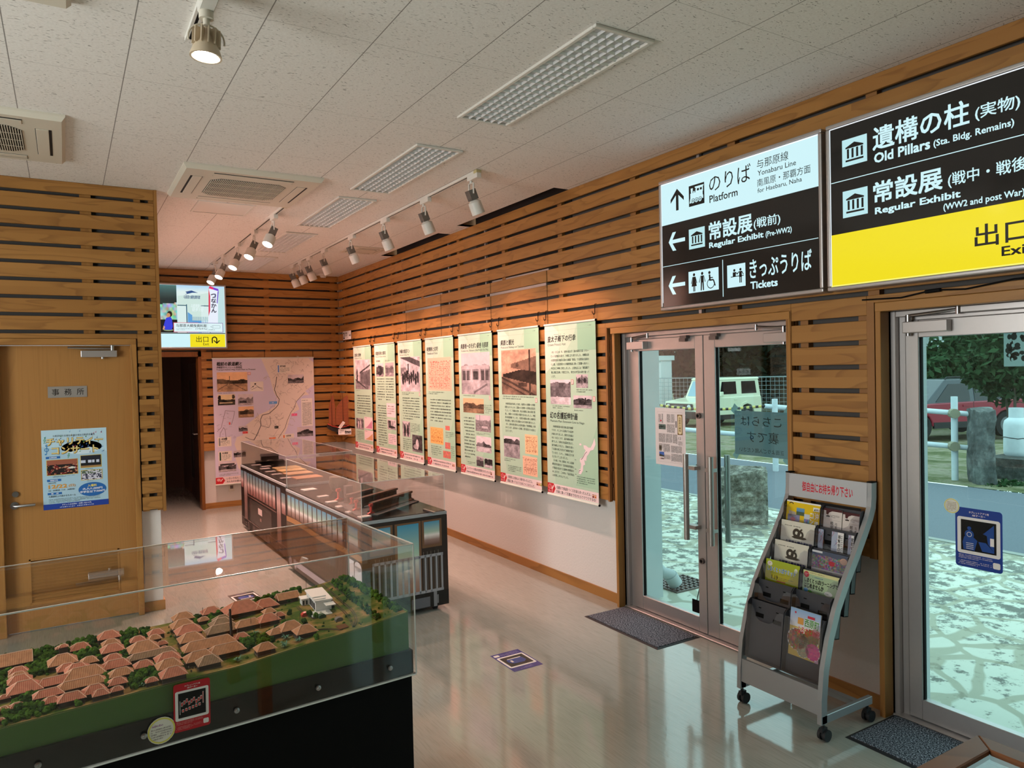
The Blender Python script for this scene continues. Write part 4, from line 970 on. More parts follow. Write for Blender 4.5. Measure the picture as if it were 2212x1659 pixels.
def P2(c):
    banner_base(c)
    c.text('県鉄保有の車両', .045, 1.284, .394, 1.332, INK, bold=.02, shear=.1); c.text('Prefectural Railway Vehicles', .038, 1.250, .395, 1.276, INK2, bold=.004)
    c.text('蒸気機関車', .06, 1.195, .20, 1.220, INK); c.text('ガソリンカー', .37, 1.195, .53, 1.220, INK)
    c.img(.056, 1.008, .315, 1.179, 30, 34, photo(48, .80, .18, .85, .28, .6, PHT, .1, (('e', .5, .45, .34, .36, .18), ('e', .35, .5, .12, .15, .4)))); c.img(.368, 1.010, .650, 1.182, 32, 34, photo(49, .72, .25, .75, .45, .6, PHT, .1, (('r', .15, .3, .85, .62, .40), ('l', .1, .62, .9, .75, .08, .6, 0))))
    c.greek(.075, .70, .34, .995, 9, INK, seed=50, fill=.5); c.greek(.375, .70, .64, .995, 9, INK, seed=51, fill=.5)
    c.rect(.388, .50, .671, .672, H('f5dfe4'), 2); c.greek(.42, .53, .64, .65, 4, INK2, 3, seed=52)
    c.img(.403, .343, .681, .467, 32, 26, photo(53, .9, .2, .9, .75, .7, PHT, .05, (('r', .1, .3, .4, .9, .25), ('r', .55, .35, .6, .9, .2), ('e', .5, .25, .4, .12, .2)))); c.rect(.420, .157, .685, .289, H('f5dfe4'), 2); c.greek(.45, .17, .66, .28, 5, INK2, 3, seed=54)
    c.greek(.08, .115, .37, .65, 17, INK, seed=55, fill=.5)
    banner_strip(c, '', '', .47, .50)
def P1(c):
    banner_base(c)
    c.text('旅客と貨物', .050, 1.286, .303, 1.332, INK, bold=.02, shear=.1); c.text('Passenger and Cargo', .054, 1.252, .334, 1.276, INK2, bold=.004)
    c.img(.066, .838, .645, 1.242, 56, 54, photo(56, .99, .28, .84, .78, .55, PHT, 0, (('l', .30, .52, 1, .78, .06, .25, 0), ('l', .34, .20, 1, .12, .55, .42, .35), ('e', .12, .45, .05, .25, .2), ('l', 0, .3, .7, .02, .05, .25, 0)))); c.greek(.075, .81, .35, .828, 1, INK2, seed=57)
    c.greek(.111, .49, .629, .765, 8, INK, seed=58, fill=.5)
    c.img(.052, .284, .343, .436, 30, 26, photo(59, .9, .15, .7, .35, .6, PHT, .1, (('e', .3, .4, .1, .35, .85), ('e', .6, .45, .12, .35, .8)))); 
    for q, col, s in (((.375, .304, .690, .464), H('d98cae'), 1), ((.370, .149, .704, .285), H('d8a06a'), 2)):
        c.rect(*q, H('f8e2e6'), 2); n = 12
        for k in range(n):
            u = q[0]+.06+(q[2]-q[0]-.08)*k/n; c.rect(u, q[1]+.01, u+.018, q[1]+.02+(q[3]-q[1]-.05)*(k/n)**1.3, col, 3)
        c.greek(q[0]+.02, q[3]-.02, q[0]+.18, q[3]-.006, 1, INK, 3, seed=s+60)
    c.greek(.06, .125, .34, .26, 6, INK2, seed=62)
    banner_strip(c, '', '', .50, .52)
BN = [(P7, 5.131, 'green banner headed Crown Prince\'s Visit, nearest the double glass door', 'Crown Prince\'s Visit'), (P6, 5.918, 'green banner headed Prefectural Railway and Tourism with a sepia train photo', 'Railway and Tourism'),
      (P5, 6.723, 'green banner on the modern station building with a photo of its white facade', 'modern station building'), (P4, 7.538, 'green banner headed Timetable and Tickets with an orange timetable', 'Timetable and Tickets'),
      (P3, 8.333, 'green banner headed Okinawan Railway Man with a group photo of railway men', 'Okinawan Railway Man'), (P2, 9.128, 'green banner headed Prefectural Railway Vehicles with two small photos on top', 'Railway Vehicles'),
      (P1, 9.945, 'green banner headed Passenger and Cargo, farthest from the door', 'Passenger and Cargo')]
def hook(y, label):
    b = MB(); x = XS-.012
    b.tube([(XS+.012, y, 2.290), (XS-.004, y, 2.292), (x, y, 2.285), (x, y, 2.225)] + [(x-.012*(1-math.cos(q)), y+.0, 2.225-.016*math.sin(q)) for q in [math.radians(30*i) for i in range(1, 7)]], .0022, 6)
    b.tube([(x-.012, y+.02, 2.238), (x-.012, y+.018, 2.222), (x-.012, y+.008, 2.212), (x-.012, y-.004, 2.214), (x-.012, y-.008, 2.226), (x-.008, y-.008, 2.288), (XS+.012, y-.008, 2.292)], .0022, 6)
    tag(b.build('wire_hook', mat('dark_wire', '1c120c', .4, .6) if 'dark_wire' not in bpy.data.materials else bpy.data.materials['dark_wire'], smooth=True), label, 'hook', 'wire hooks for the banners')
M_bar = mat('white_banner_bar', 'dfe3da', .4)
for fn, y0, lab, nick in BN:
    t = empty('hanging_banner', M=wallM('x', 3.464, .742, y0)); tag(t, lab, 'banner', 'green exhibition banners')
    c = CV(); fn(c)
    c.build('cloth', M_cloth, t)
    for z, n in ((1.425, 'top_bar'), (.002, 'bottom_bar')):
        b = MB(); b.cyl((-.004, 0, z), (.698, 0, z), .009, n=14); k = b.build(n, M_bar, t, smooth=True)
        
        for u in (-.008, .697): b = MB(); b.cyl((u, 0, z), (u+.005, 0, z), .0095, n=14); b.build('bar_cap', M_black, k, smooth=True)
    for u in (.012, .682): b = MB(); b.tube([(u, 0, 1.43), (u, -.003, 1.46), (u, -.006, 1.478)], .0015, 5); b.build('hanging_cord', M_black, t)
    hook(y0-.012, 'wire hook at the left end of the %s banner' % nick); hook(y0-.682, 'wire hook at the right end of the %s banner' % nick)
# map banner on the back wall
def mapb(c):
    W, Hh = 1.377, 1.722; LV = H('d9cfe6'); LAND = H('ecdcd2')
    c.slab(0, 0, W, Hh, .0012, LV, H('e6e6e0'))
    land = [(.639,1.722),(.755,1.436),(.801,1.244),(.860,1.124),(.806,1.03),(.70,.972),(.597,.934),(.483,.846),(.39,.778),(.367,.654),(.287,.638),(.255,.537),(.291,.43),(.26,.35),(.30,.20),(.42,.14),(.60,.2),(.80,.30),(.887,.577),(.942,.648),(.987,.753),(1.023,.902),(1.154,.982),(1.114,1.092),(1.213,1.175),(1.301,1.183),(1.248,1.239),(1.365,1.323),(1.377,1.33),(1.377,1.651),(1.293,1.722)]
    c.pg(land, LAND, 1)
    rd = random.Random(5)
    for k in range(120):
        u, v = rd.uniform(.5, 1.3), rd.uniform(.45, 1.7)
        ins = False; j = len(land)-1
        for i in range(len(land)):
            if (land[i][1] > v) != (land[j][1] > v) and u < (land[j][0]-land[i][0])*(v-land[i][1])/(land[j][1]-land[i][1])+land[i][0]: ins = not ins
            j = i
        if ins:
            p = [(u, v)]
            for q in range(4): p.append((p[-1][0]+rd.uniform(-.05, .05), p[-1][1]+rd.uniform(-.05, .05)))
            c.line(p, .0035, H('b9a79f'), 2)
    DK = H('54504e')
    c.line([(.849,1.455),(.835,1.36),(.812,1.275),(.84,1.19),(.876,1.134),(.86,1.06),(.826,1.019),(.73,.94),(.637,.922),(.61,.86),(.613,.775),(.56,.66),(.516,.581)], .009, DK, 3)
    c.line([(1.236,1.218),(1.17,1.15),(1.114,1.092),(1.08,1.0),(1.035,.945),(.98,.83),(.944,.723),(.845,.580)], .006, DK, 3)
    c.line([(.613,.775),(.72,.74),(.75,.80),(.74,.90)], .005, DK, 3); c.line([(.516,.581),(.45,.60),(.40,.63)], .006, DK, 3)
    c.text('戦前の鉄道網と', .052, 1.620, .381, 1.672, INK, 4, bold=.03, shear=.12); c.text('沖縄都市モノレール路線図', .049, 1.583, .379, 1.612, INK, 4, bold=.01, shear=.12); c.text('Transportation Map from Past to Present', .050, 1.552, .562, 1.576, INK, 4, bold=.012)
    c.img(.053, 1.265, .449, 1.532, 50, 40, photo(71, .64, .40, .95, .25, .62, SEP, .10, (('l', .5, .40, .95, .0, .04, .35, 0), ('l', 0, .05, .4, .42, .05, .4, 0), ('r', .40, .35, .42, .80, .3)))); c.greek(.06, 1.238, .42, 1.256, 1, INK2, 4, seed=72)
    c.rect(.455, 1.488, .495, 1.528, H('cf5a48'), 4); c.rect(.459, 1.492, .491, 1.524, H('f0d2d2'), 5)
    c.rect(.485, 1.259, .662, 1.393, H('f2e8e2'), 4); c.line([(.49,1.30),(.55,1.35),(.61,1.31),(.65,1.30)], .004, DK, 5); c.line([(.50,1.28),(.58,1.32),(.65,1.28)], .004, DK, 5); c.ell(.553, 1.362, .014, .009, INK, 5); c.ell(.522, 1.325, .010, .007, INK, 5)
    c.img(.057, 1.083, .280, 1.228, 34, 26, photo(73, .52, .14, .95, .14, .2, (1, .90, .72), .02, (('e', .1, .70, .09, .24, .12), ('e', .9, .76, .09, .2, .2), ('r', .1, .14, .85, .28, .75)))); c.img(.319, 1.070, .519, 1.224, 32, 28, photo(74, .66, .18, .85, .5, .7, PHT, .1, (('r', .08, .2, .55, .42, .18),))); c.img(.319, .901, .523, 1.053, 32, 28, photo(75, .72, .30, .95, .35, .6, SEP, .1, (('r', .1, .3, .6, .6, .18),)))
    c.img(1.004, 1.356, 1.229, 1.479, 34, 24, photo(76, .66, .30, .85, .22, .45, PHT, .22)); c.img(1.114, .586, 1.344, .724, 36, 26, photo(77, .66, .30, .85, .22, .5, PHT, .2)); c.img(.316, .712, .434, .787, 22, 16, photo(78, .6, .3, .8, .2, .4, PHT, .2)); c.img(.041, .172, .269, .311, 34, 26, photo(79, .62, .22, .9, .3, .75, PHT, .15, (('l', .1, .6, .9, .6, .2, .25, 0), ('r', .45, .22, .6, .55, .12))))
    c.img(.24, .36, .40, .45, 22, 14, photo(80, .7, .3, .8, .2, .5, PHT, .2))
    for q, col, s in (((.854, 1.504, 1.051, 1.628), H('6f8fd0'), '嘉手納線'), ((.041, .519, .215, .647), H('8a8a8a'), '海陸連絡線'), ((.045, .317, .217, .454), H('2f4a3a'), '糸満線'), ((.904, .57, 1.067, .635), H('d8764a'), '与那原線')):
        c.rect(*q, H('f3e7dc'), 4); c.rect(q[0]+.012, q[1]+.012, q[0]+.032, q[3]-.012, col, 5); c.text(s, q[0]+.045, q[3]-.038, q[0]+.12, q[3]-.012, INK, 5, bold=.02, shear=.1); c.greek(q[0]+.045, q[1]+.012, q[2]-.02, q[3]-.045, 4, INK2, 5, seed=int(q[0]*100))
    for q, col in (((.732, 1.073, .846, 1.108), H('6a9fdc')), ((1.040, .888, 1.121, .923), H('f06a9a')), ((.366, .679, .435, .708), H('d8484a')), ((.798, .724, .854, .759), H('3c3c38')), ((.72, .58, .81, .60), H('d8764a'))): c.rect(*q, col, 5); c.greek(q[0]+.01, q[1]+.006, q[2]-.01, q[3]-.006, 1, H('f2e8e8'), 6, seed=3)
    c.rect(1.182, .732, 1.343, 1.133, H('f4eae4'), 4); c.greek(1.195, 1.095, 1.33, 1.115, 1, INK, 5, seed=81)
    for k in range(17): c.rect(1.195, 1.07-.0195*k, 1.332, 1.073-.0195*k, H('8a807c'), 5)
    c.greek(1.197, .74, 1.33, 1.07, 17, INK2, 6, seed=82, fill=.4)
    c.line([(.036,.727),(.09,.78),(.12,.90),(.150,1.01),(.20,1.0),(.268,.993),(.25,.90),(.22,.81)], .006, H('8c8090'), 4); c.line([(.06,.58),(.075,.70),(.12,.78),(.14,.74),(.15,.60),(.06,.58)], .006, H('8c8090'), 4)
    rd = random.Random(9)
    for k in range(26): u, v = rd.uniform(.03, .27), rd.uniform(.60, 1.0); c.greek(u, v, u+.05, v+.012, 1, H('7a6f80'), 4, seed=k)
    c.ell(.20, .83, .012, .02, H('e06a6a'), 5)
    c.rect(0, 0, W, .105, PKB, 4); c.pg([(0,.012),(.09,.012),(.12,.055),(.09,.10),(0,.10)], RED, 5); c.ell(.038, .068, .024, .02, H('e9a9a9'), 6); c.line([(.06,.045),(.09,.08)], .014, H('f2d5d0'), 6)
    c.text('いろいろなところに', .14, .064, .38, .092, INK, 5); c.text('みんなのお家から一', .14, .022, .38, .050, INK, 5); c.greek(.39, .018, .66, .096, 2, INK, 5, fill=.5, seed=86)
    c.greek(.05, .118, .30, .150, 2, INK2, 5, seed=85)
t = empty('hanging_map', M=wallM('y', 10.565, .322, 1.700)); tag(t, 'large lilac railway map banner on the back wall beside the dark corridor', 'banner')
c = CV(); mapb(c); c.build('cloth', M_cloth, t)
for z, n in ((1.722, 'top_bar'), (0, 'bottom_bar')):
    b = MB(); b.cyl((-.004, 0, z), (1.381, 0, z), .009, n=14); b.build(n, M_bar, t, smooth=True)
for u in (.0, .69, 1.37): b = MB(); b.tube([(u, .02, 1.83), (u, -.006, 1.83), (u, -.006, 1.73)], .003, 6); b.build('hanging_hook', M_black, t)
# numbered card, shelf with model junk, wall outlet
t = empty('number_card', M=wallM('x', 3.470, 2.289, 10.385)); c = CV(); c.slab(0, 0, .34, .122, .004, H('e8e4e2'))
c.text('2', .012, .015, .075, .105, INK, bold=.03); c.text('順路', .10, .075, .18, .105, INK); c.greek(.10, .045, .25, .07, 1, INK, seed=2); c.greek(.15, .018, .25, .038, 1, INK2, seed=3)
c.line([(.26,.055),(.325,.055)], .012, INK); c.pg([(.325,.055),(.30,.082),(.30,.028)], INK, 3)
tag(t, 'small white route card numbered 2 on the slats in the far corner', 'card'); c.build('card', M_print, t)
t = empty('wall_outlet', (1.915, YBW, .267)); tag(t, 'grey wall outlet under the map banner', 'outlet')
b = MB(); b.box(-.038, -.008, -.06, .038, 0, .06); b.build('plate', M_plastic, t, bevel=.003); b = MB(); b.box(-.02, -.012, -.022, .02, -.008, .022); b.build('socket', M_alud, t)
# ------------------------------------------------------------------ acrylic covers
def acrylic(parent, x0, y0, x1, y1, z0, z1, t=.005, name='acrylic_cover', top=True):
    b = MB()
    b.box(x0, y0, z0, x1, y0+t, z1); b.box(x0, y1-t, z0, x1, y1, z1); b.box(x0, y0+t, z0, x0+t, y1-t, z1); b.box(x1-t, y0+t, z0, x1, y1-t, z1)
    b.box(x0+t, y0+t, z1-t, x1-t, y1-t, z1)
    o = b.build(name, M_acryl, parent)
    e = MB(); k = t*.62
    for x in (x0, x1):
        for y in (y0, y1): e.box(x-k/2, y-k/2, z0, x+k/2, y+k/2, z1)
    for y in (y0, y1): e.box(x0, y-k/2, z1-k, x1, y+k/2, z1+.0004)
    for x in (x0, x1): e.box(x-k/2, y0, z1-k, x+k/2, y1, z1+.0004)
    e.build('polished_edge', M_edge, o)
    return o

# ------------------------------------------------------------------ train-shaped display cases
BR = H('2c211b'); BRL = H('8a6a4a'); LIL = H('a79fa8'); WG = [(0, H('6b4a40')), (.22, H('9a8078')), (.42, H('e8e4e0')), (.55, H('a8c4b4')), (1, H('4c94b8'))]
WGP = [(0, H('7a4a44')), (.25, H('a27a78')), (.45, H('d8c4c4')), (.6, H('8a9a98')), (1, H('4a7a92'))]
M_tprint = pmat('train_graphic_film', .32, spec=.5)
def caster(parent, x, y, z=.0, r=.028, name='caster'):
    b = MB(); b.cyl((x-.012, y, z+r), (x+.012, y, z+r), r, n=18, m=0); b.cyl((x-.014, y, z+r), (x+.014, y, z+r), r*.55, n=14, m=1)
    b.box(x-.018, y-.012, z+r*1.2, x+.018, y+.018, z+r*2.15, 0); b.cyl((x, y+.004, z+r*2), (x, y+.004, z+r*2.6), .01, m=1)
    b.build(name, [M_rubber, M_steel], parent, smooth=True)
def case_train(loc, rz, W, L, Ht, side, front, label):
    t = empty('train_display_case', loc, rz); tag(t, label, 'display case', 'train-shaped display cases')
    b = MB(); b.box(.004, .004, .045, W-.004, L-.004, Ht-.03); b.build('body', mat('case_dark_brown', '241a15', .45) if 'case_dark_brown' not in bpy.data.materials else bpy.data.materials['case_dark_brown'], t)
    b = MB(); b.box(0, 0, Ht-.028, W, L, Ht-.004); b.build('ledge', mat('case_grey_ledge', '98a0a4', .4) if 'case_grey_ledge' not in bpy.data.materials else bpy.data.materials['case_grey_ledge'], t, bevel=.002, seg=1)
    b = MB(); b.box(.008, .008, Ht-.004, W-.008, L-.008, Ht); b.build('display_top', M_gloss, t)
    c = CV(); c.rect(0, .04, L, Ht-.03, BR, 0); side(c, L, Ht-.03)
    c.build('side_graphic', M_tprint, t, M=Matrix.Translation((.0015, L, 0)) @ Matrix.Rotation(-math.pi/2, 4, 'Z'))
    c = CV(); c.rect(0, .04, W, Ht-.03, BR, 0); front(c, W, Ht-.03)
    c.build('end_graphic', M_tprint, t, M=Matrix.Translation((0, .0015, 0)))
    acrylic(t, .012, .012, W-.012, L-.012, Ht, Ht+.272)
    for x in (.07, W-.09):
        for y in (.06, L-.06): caster(t, x, y)
    return t
def win_row(c, u0, u1, v0, v1, n, st, L=1, fr=BRL, gap=.18):
    w = (u1-u0)/n
    for i in range(n):
        a = u0+i*w+w*gap*.5; c.rect(a-w*gap*.35, v0-.004, a+w*(1-gap)+w*gap*.35, v1+.004, fr, L); c.grad(a, v0, a+w*(1-gap), v1, st, L+1)
def side_near(c, L, T):
    f = lambda q: .04+(T-.04)*q
    win_row(c, .02*L, .80*L, f(.69), f(.965), 12, WG, fr=H('5a3c28'))
    win_row(c, .83*L, .985*L, f(.69), f(.95), 1, WG, fr=H('7a4e2c'), gap=.3)
    pts = [(L*q, f(.635+.012*math.sin(q*9))) for q in [i/24 for i in range(25)]]
    c.line(pts, .045, H('a2703e'), 2); c.line([(u, v+.026) for u, v in pts], .006, H('4a2c18'), 3)
    n = 46
    for i in range(n):
        u = L*.84*i/n; c.rect(u, f(.16), u+L*.84/n*.42, f(.60), H('6e5842'), 1)
    c.rect(.10*L, f(.05), .98*L, f(.13), LIL, 1); c.rect(0, f(.145), L, f(.155), H('15100d'), 2)
    for q in (.05, .13, .86, .94):
        c.ell(L*q, f(.08), .045, .045, H('8a7f84'), 3); c.ell(L*q, f(.08), .034, .034, H('b5a9ae'), 4); c.ell(L*q, f(.08), .012, .012, H('6b6064'), 5)
    c.rect(.855*L, f(.17), .915*L, f(.585), H('e9e6ec'), 4); c.rect(.92*L, f(.17), .995*L, f(.545), H('e9e6ec'), 4)
    c.ell(.957*L, f(.545), .036*L, .035, H('e9e6ec'), 4)
    c.line([(.905*L, f(.42)), (.880*L, f(.35)), (.908*L, f(.29))], .018, H('2a2a2c'), 5)
    c.text('i', .932*L, f(.31), .940*L, f(.39), H('2a2a2c'), 5, bold=.03); c.text('po', .950*L, f(.29), .985*L, f(.37), H('2a2a2c'), 5, bold=.02)
def front_near(c, W, T):
    f = lambda q: .04+(T-.04)*q
    U = lambda q: W*q
    for a, b_, lo in ((.09, .35, .66), (.69, .93, .66)):
        c.rect(U(a), f(lo), U(b_), f(.965), H('6f5138'), 1); c.grad(U(a)+.018, f(lo)+.020, U(b_)-.018, f(.945), WG, 2)
    c.rect(U(.373), f(.09), U(.68), f(.965), H('6f5138'), 1); c.grad(U(.402), f(.10), U(.652), f(.945), [(0, H('8a5a40')), (.25, H('a58678')), (.5, H('c8ccc4')), (.62, H('a6c8b4')), (1, H('4294b8'))], 2)
    for q in (.145, .19, .235, .28, .325, .70, .745, .79, .835, .88):
        c.rect(U(q), f(.17), U(q)+.004, f(.62), H('6e665e'), 2); c.rect(U(q)+.014, f(.17), U(q)+.024, f(.585), H('4a3a2c'), 2)
    c.rect(0, .04, W, f(.165), H('0a0908'), 3)
    G = H('979ba2')
    c.rect(U(.115), f(.555), U(.94), f(.585), G, 4); c.rect(U(.115), f(.165), U(.94), f(.195), G, 4)
    for i in range(13):
        u = U(.112+.0668*i); c.rect(u, f(.17), u+.015, f(.58), G, 4)
    c.rect(U(.55), f(.01), U(.77), f(.12), H('5b5f66'), 4); c.rect(U(.815), .04, U(.855), f(.165), H('7c7f84'), 4); c.rect(U(.855), f(.03), U(.875), f(.125), H('6b6f74'), 4)
    c.rect(0, f(.60), U(.06), f(.93), H('55504c'), 2)
def side_far(c, L, T):
    f = lambda q: .04+(T-.04)*q
    D = H('3a2420'); P_ = H('8a6a66')
    c.rect(0, .04, L, T, H('2e1d1a'), 0)
    win_row(c, 0.0, .075*L, f(.66), f(.95), 1, WGP, fr=D); win_row(c, .165*L, .80*L, f(.60), f(.95), 9, WGP, fr=D); win_row(c, .905*L, .99*L, f(.60), f(.90), 1, WGP, fr=D)
    for a in (.085, .82): c.grad(L*a, f(.14), L*(a+.075), f(.955), [(0, H('6a4a46')), (.5, P_), (.72, H('d0b8b6')), (1, H('55788c'))], 2)
    c.rect(.165*L, f(.555), .81*L, f(.575), H('6a4a44'), 2); c.rect(.23*L, f(.16), .70*L, f(.53), H('2a1815'), 2); c.rect(.225*L, f(.16), .23*L, f(.53), H('5a3a34'), 3); c.rect(.70*L, f(.16), .705*L, f(.53), H('5a3a34'), 3)
    c.rect(.42*L, f(.36), .51*L, f(.46), H('e6d2d4'), 4); c.rect(.46*L, f(.26), .49*L, f(.31), H('a07a76'), 4)
    c.rect(0, f(.135), L, f(.145), H('8a6e68'), 3)
    for q in (.05, .18, .80, .93): c.ring(L*q, f(.05), .036, .044, H('7a625e'), 3); c.ell(L*q, f(.05), .015, .03, H('5a4440'), 3)
    for q in (.115, .865): c.rect(L*(q-.02), f(.07), L*(q+.02), f(.085), H('8a726e'), 3); c.rect(L*(q-.02), f(.03), L*(q+.02), f(.045), H('8a726e'), 3)
    for q in (.28, .36, .44, .52, .60): c.rect(L*q, f(.0), L*(q+.06), f(.11), H('4c3632'), 3)
def front_far(c, W, T):
    c.rect(0, .04, W, T, H('1d1311'), 0); c.rect(.02, .44, .11, .62, H('4c4644'), 1); c.rect(.02, .38, .11, .40, H('6a5c58'), 1)
HT = .749
TN = case_train((1.752, 4.965, 0), math.radians(1.2), .682, 1.915, HT, side_near, front_near, 'near display case printed like a train coach with a railing on its end')
TF = case_train((1.768, 7.10, 0), math.radians(.6), .682, 2.02, HT, side_far, front_far, 'far display case printed like a dark brown train coach, behind the near coach case')

# things inside the near case
ZT = HT+.0005
def rail(p, q, z, label, h=.075, seed=1):
    p = Vector((*p, z)); q = Vector((*q, z)); d = (q-p); L = d.length; a = math.atan2(d.y, d.x)
    prof = [(-.034,0),(.034,0),(.034,.008),(.006,.018),(.006,.05),(.020,.058),(.020,.072),(-.020,.072),(-.020,.058),(-.006,.05),(-.006,.018),(-.034,.008)]
    b = MB(); b.prism(prof, 'x', 0, L)
    m = bpy.data.materials.get('rusty_rail_iron') or mat('rusty_rail_iron', '4a3424', .7, .3, noise=.5, scale=25, bump=.5)
    o = b.build('rail_piece', m, M=Matrix.Translation(p) @ Matrix.Rotation(a, 4, 'Z')); tag(o, label, 'rail', 'old rails in the near train case'); return o
b = MB(); b.prism([(1.80, 5.20), (1.93, 5.10), (2.415, 5.45), (2.40, 5.60), (2.38, 5.90), (1.85, 5.80)], 'z', ZT, ZT+.006)
tag(b.build('grey_mat', mat('grey_felt_mat', '4a4a48', .9)), 'dark grey mat under the old rails in the near train case', 'mat')
rail((1.925, 5.225), (2.385, 5.545), ZT+.0065, 'rusty old rail nearest the railing end of the near train case')
rail((1.89, 5.46), (2.35, 5.77), ZT+.0065, 'rusty old rail lying second from the railing end of the near train case')
rail((1.90, 5.70), (2.18, 5.88), ZT+.0065, 'shorter rusty rail lying farthest back of the rails on the grey mat')
M_red = mat('red_painted_metal', 'c0392c', .45)
for (x, y), h, l, zb in (((1.905, 5.175), .075, 'red cut rail profile standing nearest the railing end of the near train case', .0065), ((1.865, 5.385), .078, 'red cut rail profile standing second from the railing end', .0065), ((1.925, 5.665), .05, 'smallest red cut rail profile, beside the shorter rusty rail', .0065), ((1.905, 5.93), .10, 'tallest red cut rail profile, on a grey foot farthest from the railing end', 0)):
    k = h/.072; pr = [(a*k, c_*k) for a, c_ in [(-.034,0),(.034,0),(.034,.006),(.005,.014),(.005,.05),(.018,.056),(.016,.070),(-.016,.070),(-.018,.056),(-.005,.05),(-.005,.014),(-.034,.006)]]
    b = MB(); b.prism(pr, 'y', -.008, .008); tag(b.build('rail_profile', M_red, M=Matrix.Translation((x, y, ZT+zb)) @ Matrix.Rotation(math.radians(30), 4, 'Z')), l, 'rail profile', 'red rail profiles')
def card(x, y, z, w, d, rz, label, col='e6e2dd', th=.006, seed=1, name='label_card', grp='white caption cards in the near train case', ink=True, cat='card'):
    t = empty(name, (x, y, z), rz); tag(t, label, cat, grp)
    c = CV(); c.slab(0, 0, w, d, th, H(col))
    if ink: c.greek(w*.12, d*.15, w*.88, d*.85, 4, INK2, 1, seed=seed)
    c.build('card', M_print, t, M=Matrix.Translation((-w/2, -d/2, th)) @ Matrix.Rotation(-math.pi/2, 4, 'X'))
for i, (x, y) in enumerate(((1.835, 5.125), (1.825, 5.368), (1.832, 5.634), (1.830, 5.885), (1.855, 6.20), (1.862, 6.65))):
    card(x, y, ZT, .085 if i < 5 else .12, .06 if i < 5 else .10, .15, 'white caption card on the left of the near train case, %s from the railing end' % ORD[i], seed=i)
card(1.98, 5.50, ZT+.007, .08, .055, .3, 'white caption card lying between the two longest rusty rails', seed=12)
# weathered concrete fragment and clear pyramid stand
b = MB(); rd = random.Random(3)
b.lathe([(.055, 0), (.075, .03), (.085, .07), (.078, .11), (.08, .13), (.062, .135), (0, .132)], n=22)
o = b.build('concrete_fragment', mat('weathered_stone', '57503f', .95, noise=.6, scale=40, bump=1), loc=(2.06, 6.40, ZT), smooth=True); tag(o, 'mottled pot-shaped concrete fragment behind the white cards in the near train case', 'stone')
b = MB(); b.box(-.03, -.03, 0, .03, .03, .10); tag(b.build('grey_block', mat('dark_grey_block', '45403e', .6), loc=(2.02, 6.02, ZT)), 'dark grey upright block beside the red profile in the near train case', 'block')
b = MB(); b.box(-.01, -.09, 0, .01, .09, .012); tag(b.build('steel_ruler_bar', M_steel, M=Matrix.Translation((2.295, 4.99, ZT)) @ Matrix.Rotation(.05, 4, 'Z')), 'short bright metal bar lying near the right front corner of the near train case', 'bar')
# things inside the far case
for i, (x, y) in enumerate(((1.880, 7.54), (1.872, 7.89), (1.872, 8.16), (1.880, 8.45), (1.94, 8.66), (1.878, 8.87))):
    card(x, y, ZT, .10, .075, .08, 'pale caption card on the left of the far train case, %s from its near end' % ORD[i], 'b9aeab', seed=20+i, grp='pale caption cards in the far train case')
for i, (x, y, col) in enumerate(((2.07, 7.45, 'b98a68'), (2.08, 7.82, 'c8a078'), (2.09, 8.12, 'cfae78'), (2.10, 8.36, 'b8a070'))):
    card(x, y, ZT, .27, .20, .06, 'flat brown old document in the far train case, %s from its near end' % ORD[i], col, .010, 30+i, 'old_document', 'old documents in the far train case', cat='document')
b = MB(); b.box(-.10, -.045, .012, .10, .045, .055); b.prism([(-.045, .055), (.045, .055), (.03, .08), (-.03, .08)], 'x', -.105, .105)
for x in (-.075, -.05, .05, .075):
    for s in (-1, 1): b.cyl((x, s*.036, .014), (x, s*.044, .014), .013, n=12)
for k in range(8): b.box(-.095+k*.024, -.0465, .034, -.08+k*.024, .0465, .05, 1)
t = b.build('model_railcar', [mat('dark_brown_model', '2c1c18', .5), M_black], M=Matrix.Translation((2.06, 9.0, ZT+.03)) @ Matrix.Rotation(math.radians(-8), 4, 'Z')); tag(t, 'dark model railcar at the back of the far train case', 'model train')
b = MB(); b.box(-.16, -.08, 0, .16, .08, .0295); tag(b.build('model_stand', M_gloss, M=Matrix.Translation((2.06, 9.0, ZT)) @ Matrix.Rotation(math.radians(-8), 4, 'Z')), 'low black stand under the dark model railcar', 'stand')

# model junk on the corner shelf
t = empty('corner_shelf', (3.27, 10.35, .90)); tag(t, 'wooden triangular shelf in the far corner under the model junk', 'shelf')
b = MB(); b.prism([(-.02, .235), (.21, -.32), (.21, .235)], 'z', 0, .028); b.build('board', M_trimh, t)
b = MB(); b.prism([(.215, -.03), (.215, .0), (.03, .0), (.10, -.10), (.215, -.10)], 'y', .10, .13); b.prism([(.23, -.0), (-.15, 0), (.23, -.11)], 'x', .17, .19); b.build('bracket', M_trimv, t)
t = empty('model_junk_ship', (3.385, 10.33, .9285), math.radians(-28)); tag(t, 'red-brown model junk ship with ribbed sails on the corner shelf', 'model ship')
b = MB(); n = 10; st = []
for i in range(n+1):
    q = -1+2*i/n; w_ = .055*(1-abs(q)**3)+.006; zk = .02+.07*q*q; zt = .085+.055*q*q
    st.append([(q*.20, -w_, zt), (q*.20, -w_*.55, zk), (q*.20, w_*.55, zk), (q*.20, w_, zt)])
vs = [p for r in st for p in r]; fs = [(i*4+j, i*4+(j+1) % 4, (i+1)*4+(j+1) % 4, (i+1)*4+j) for i in range(n) for j in range(4)] + [(0,1,2,3), (n*4+3, n*4+2, n*4+1, n*4)]
b.add(vs, fs); b.build('hull', mat('dark_junk_hull', '1c0f0c', .5), t)
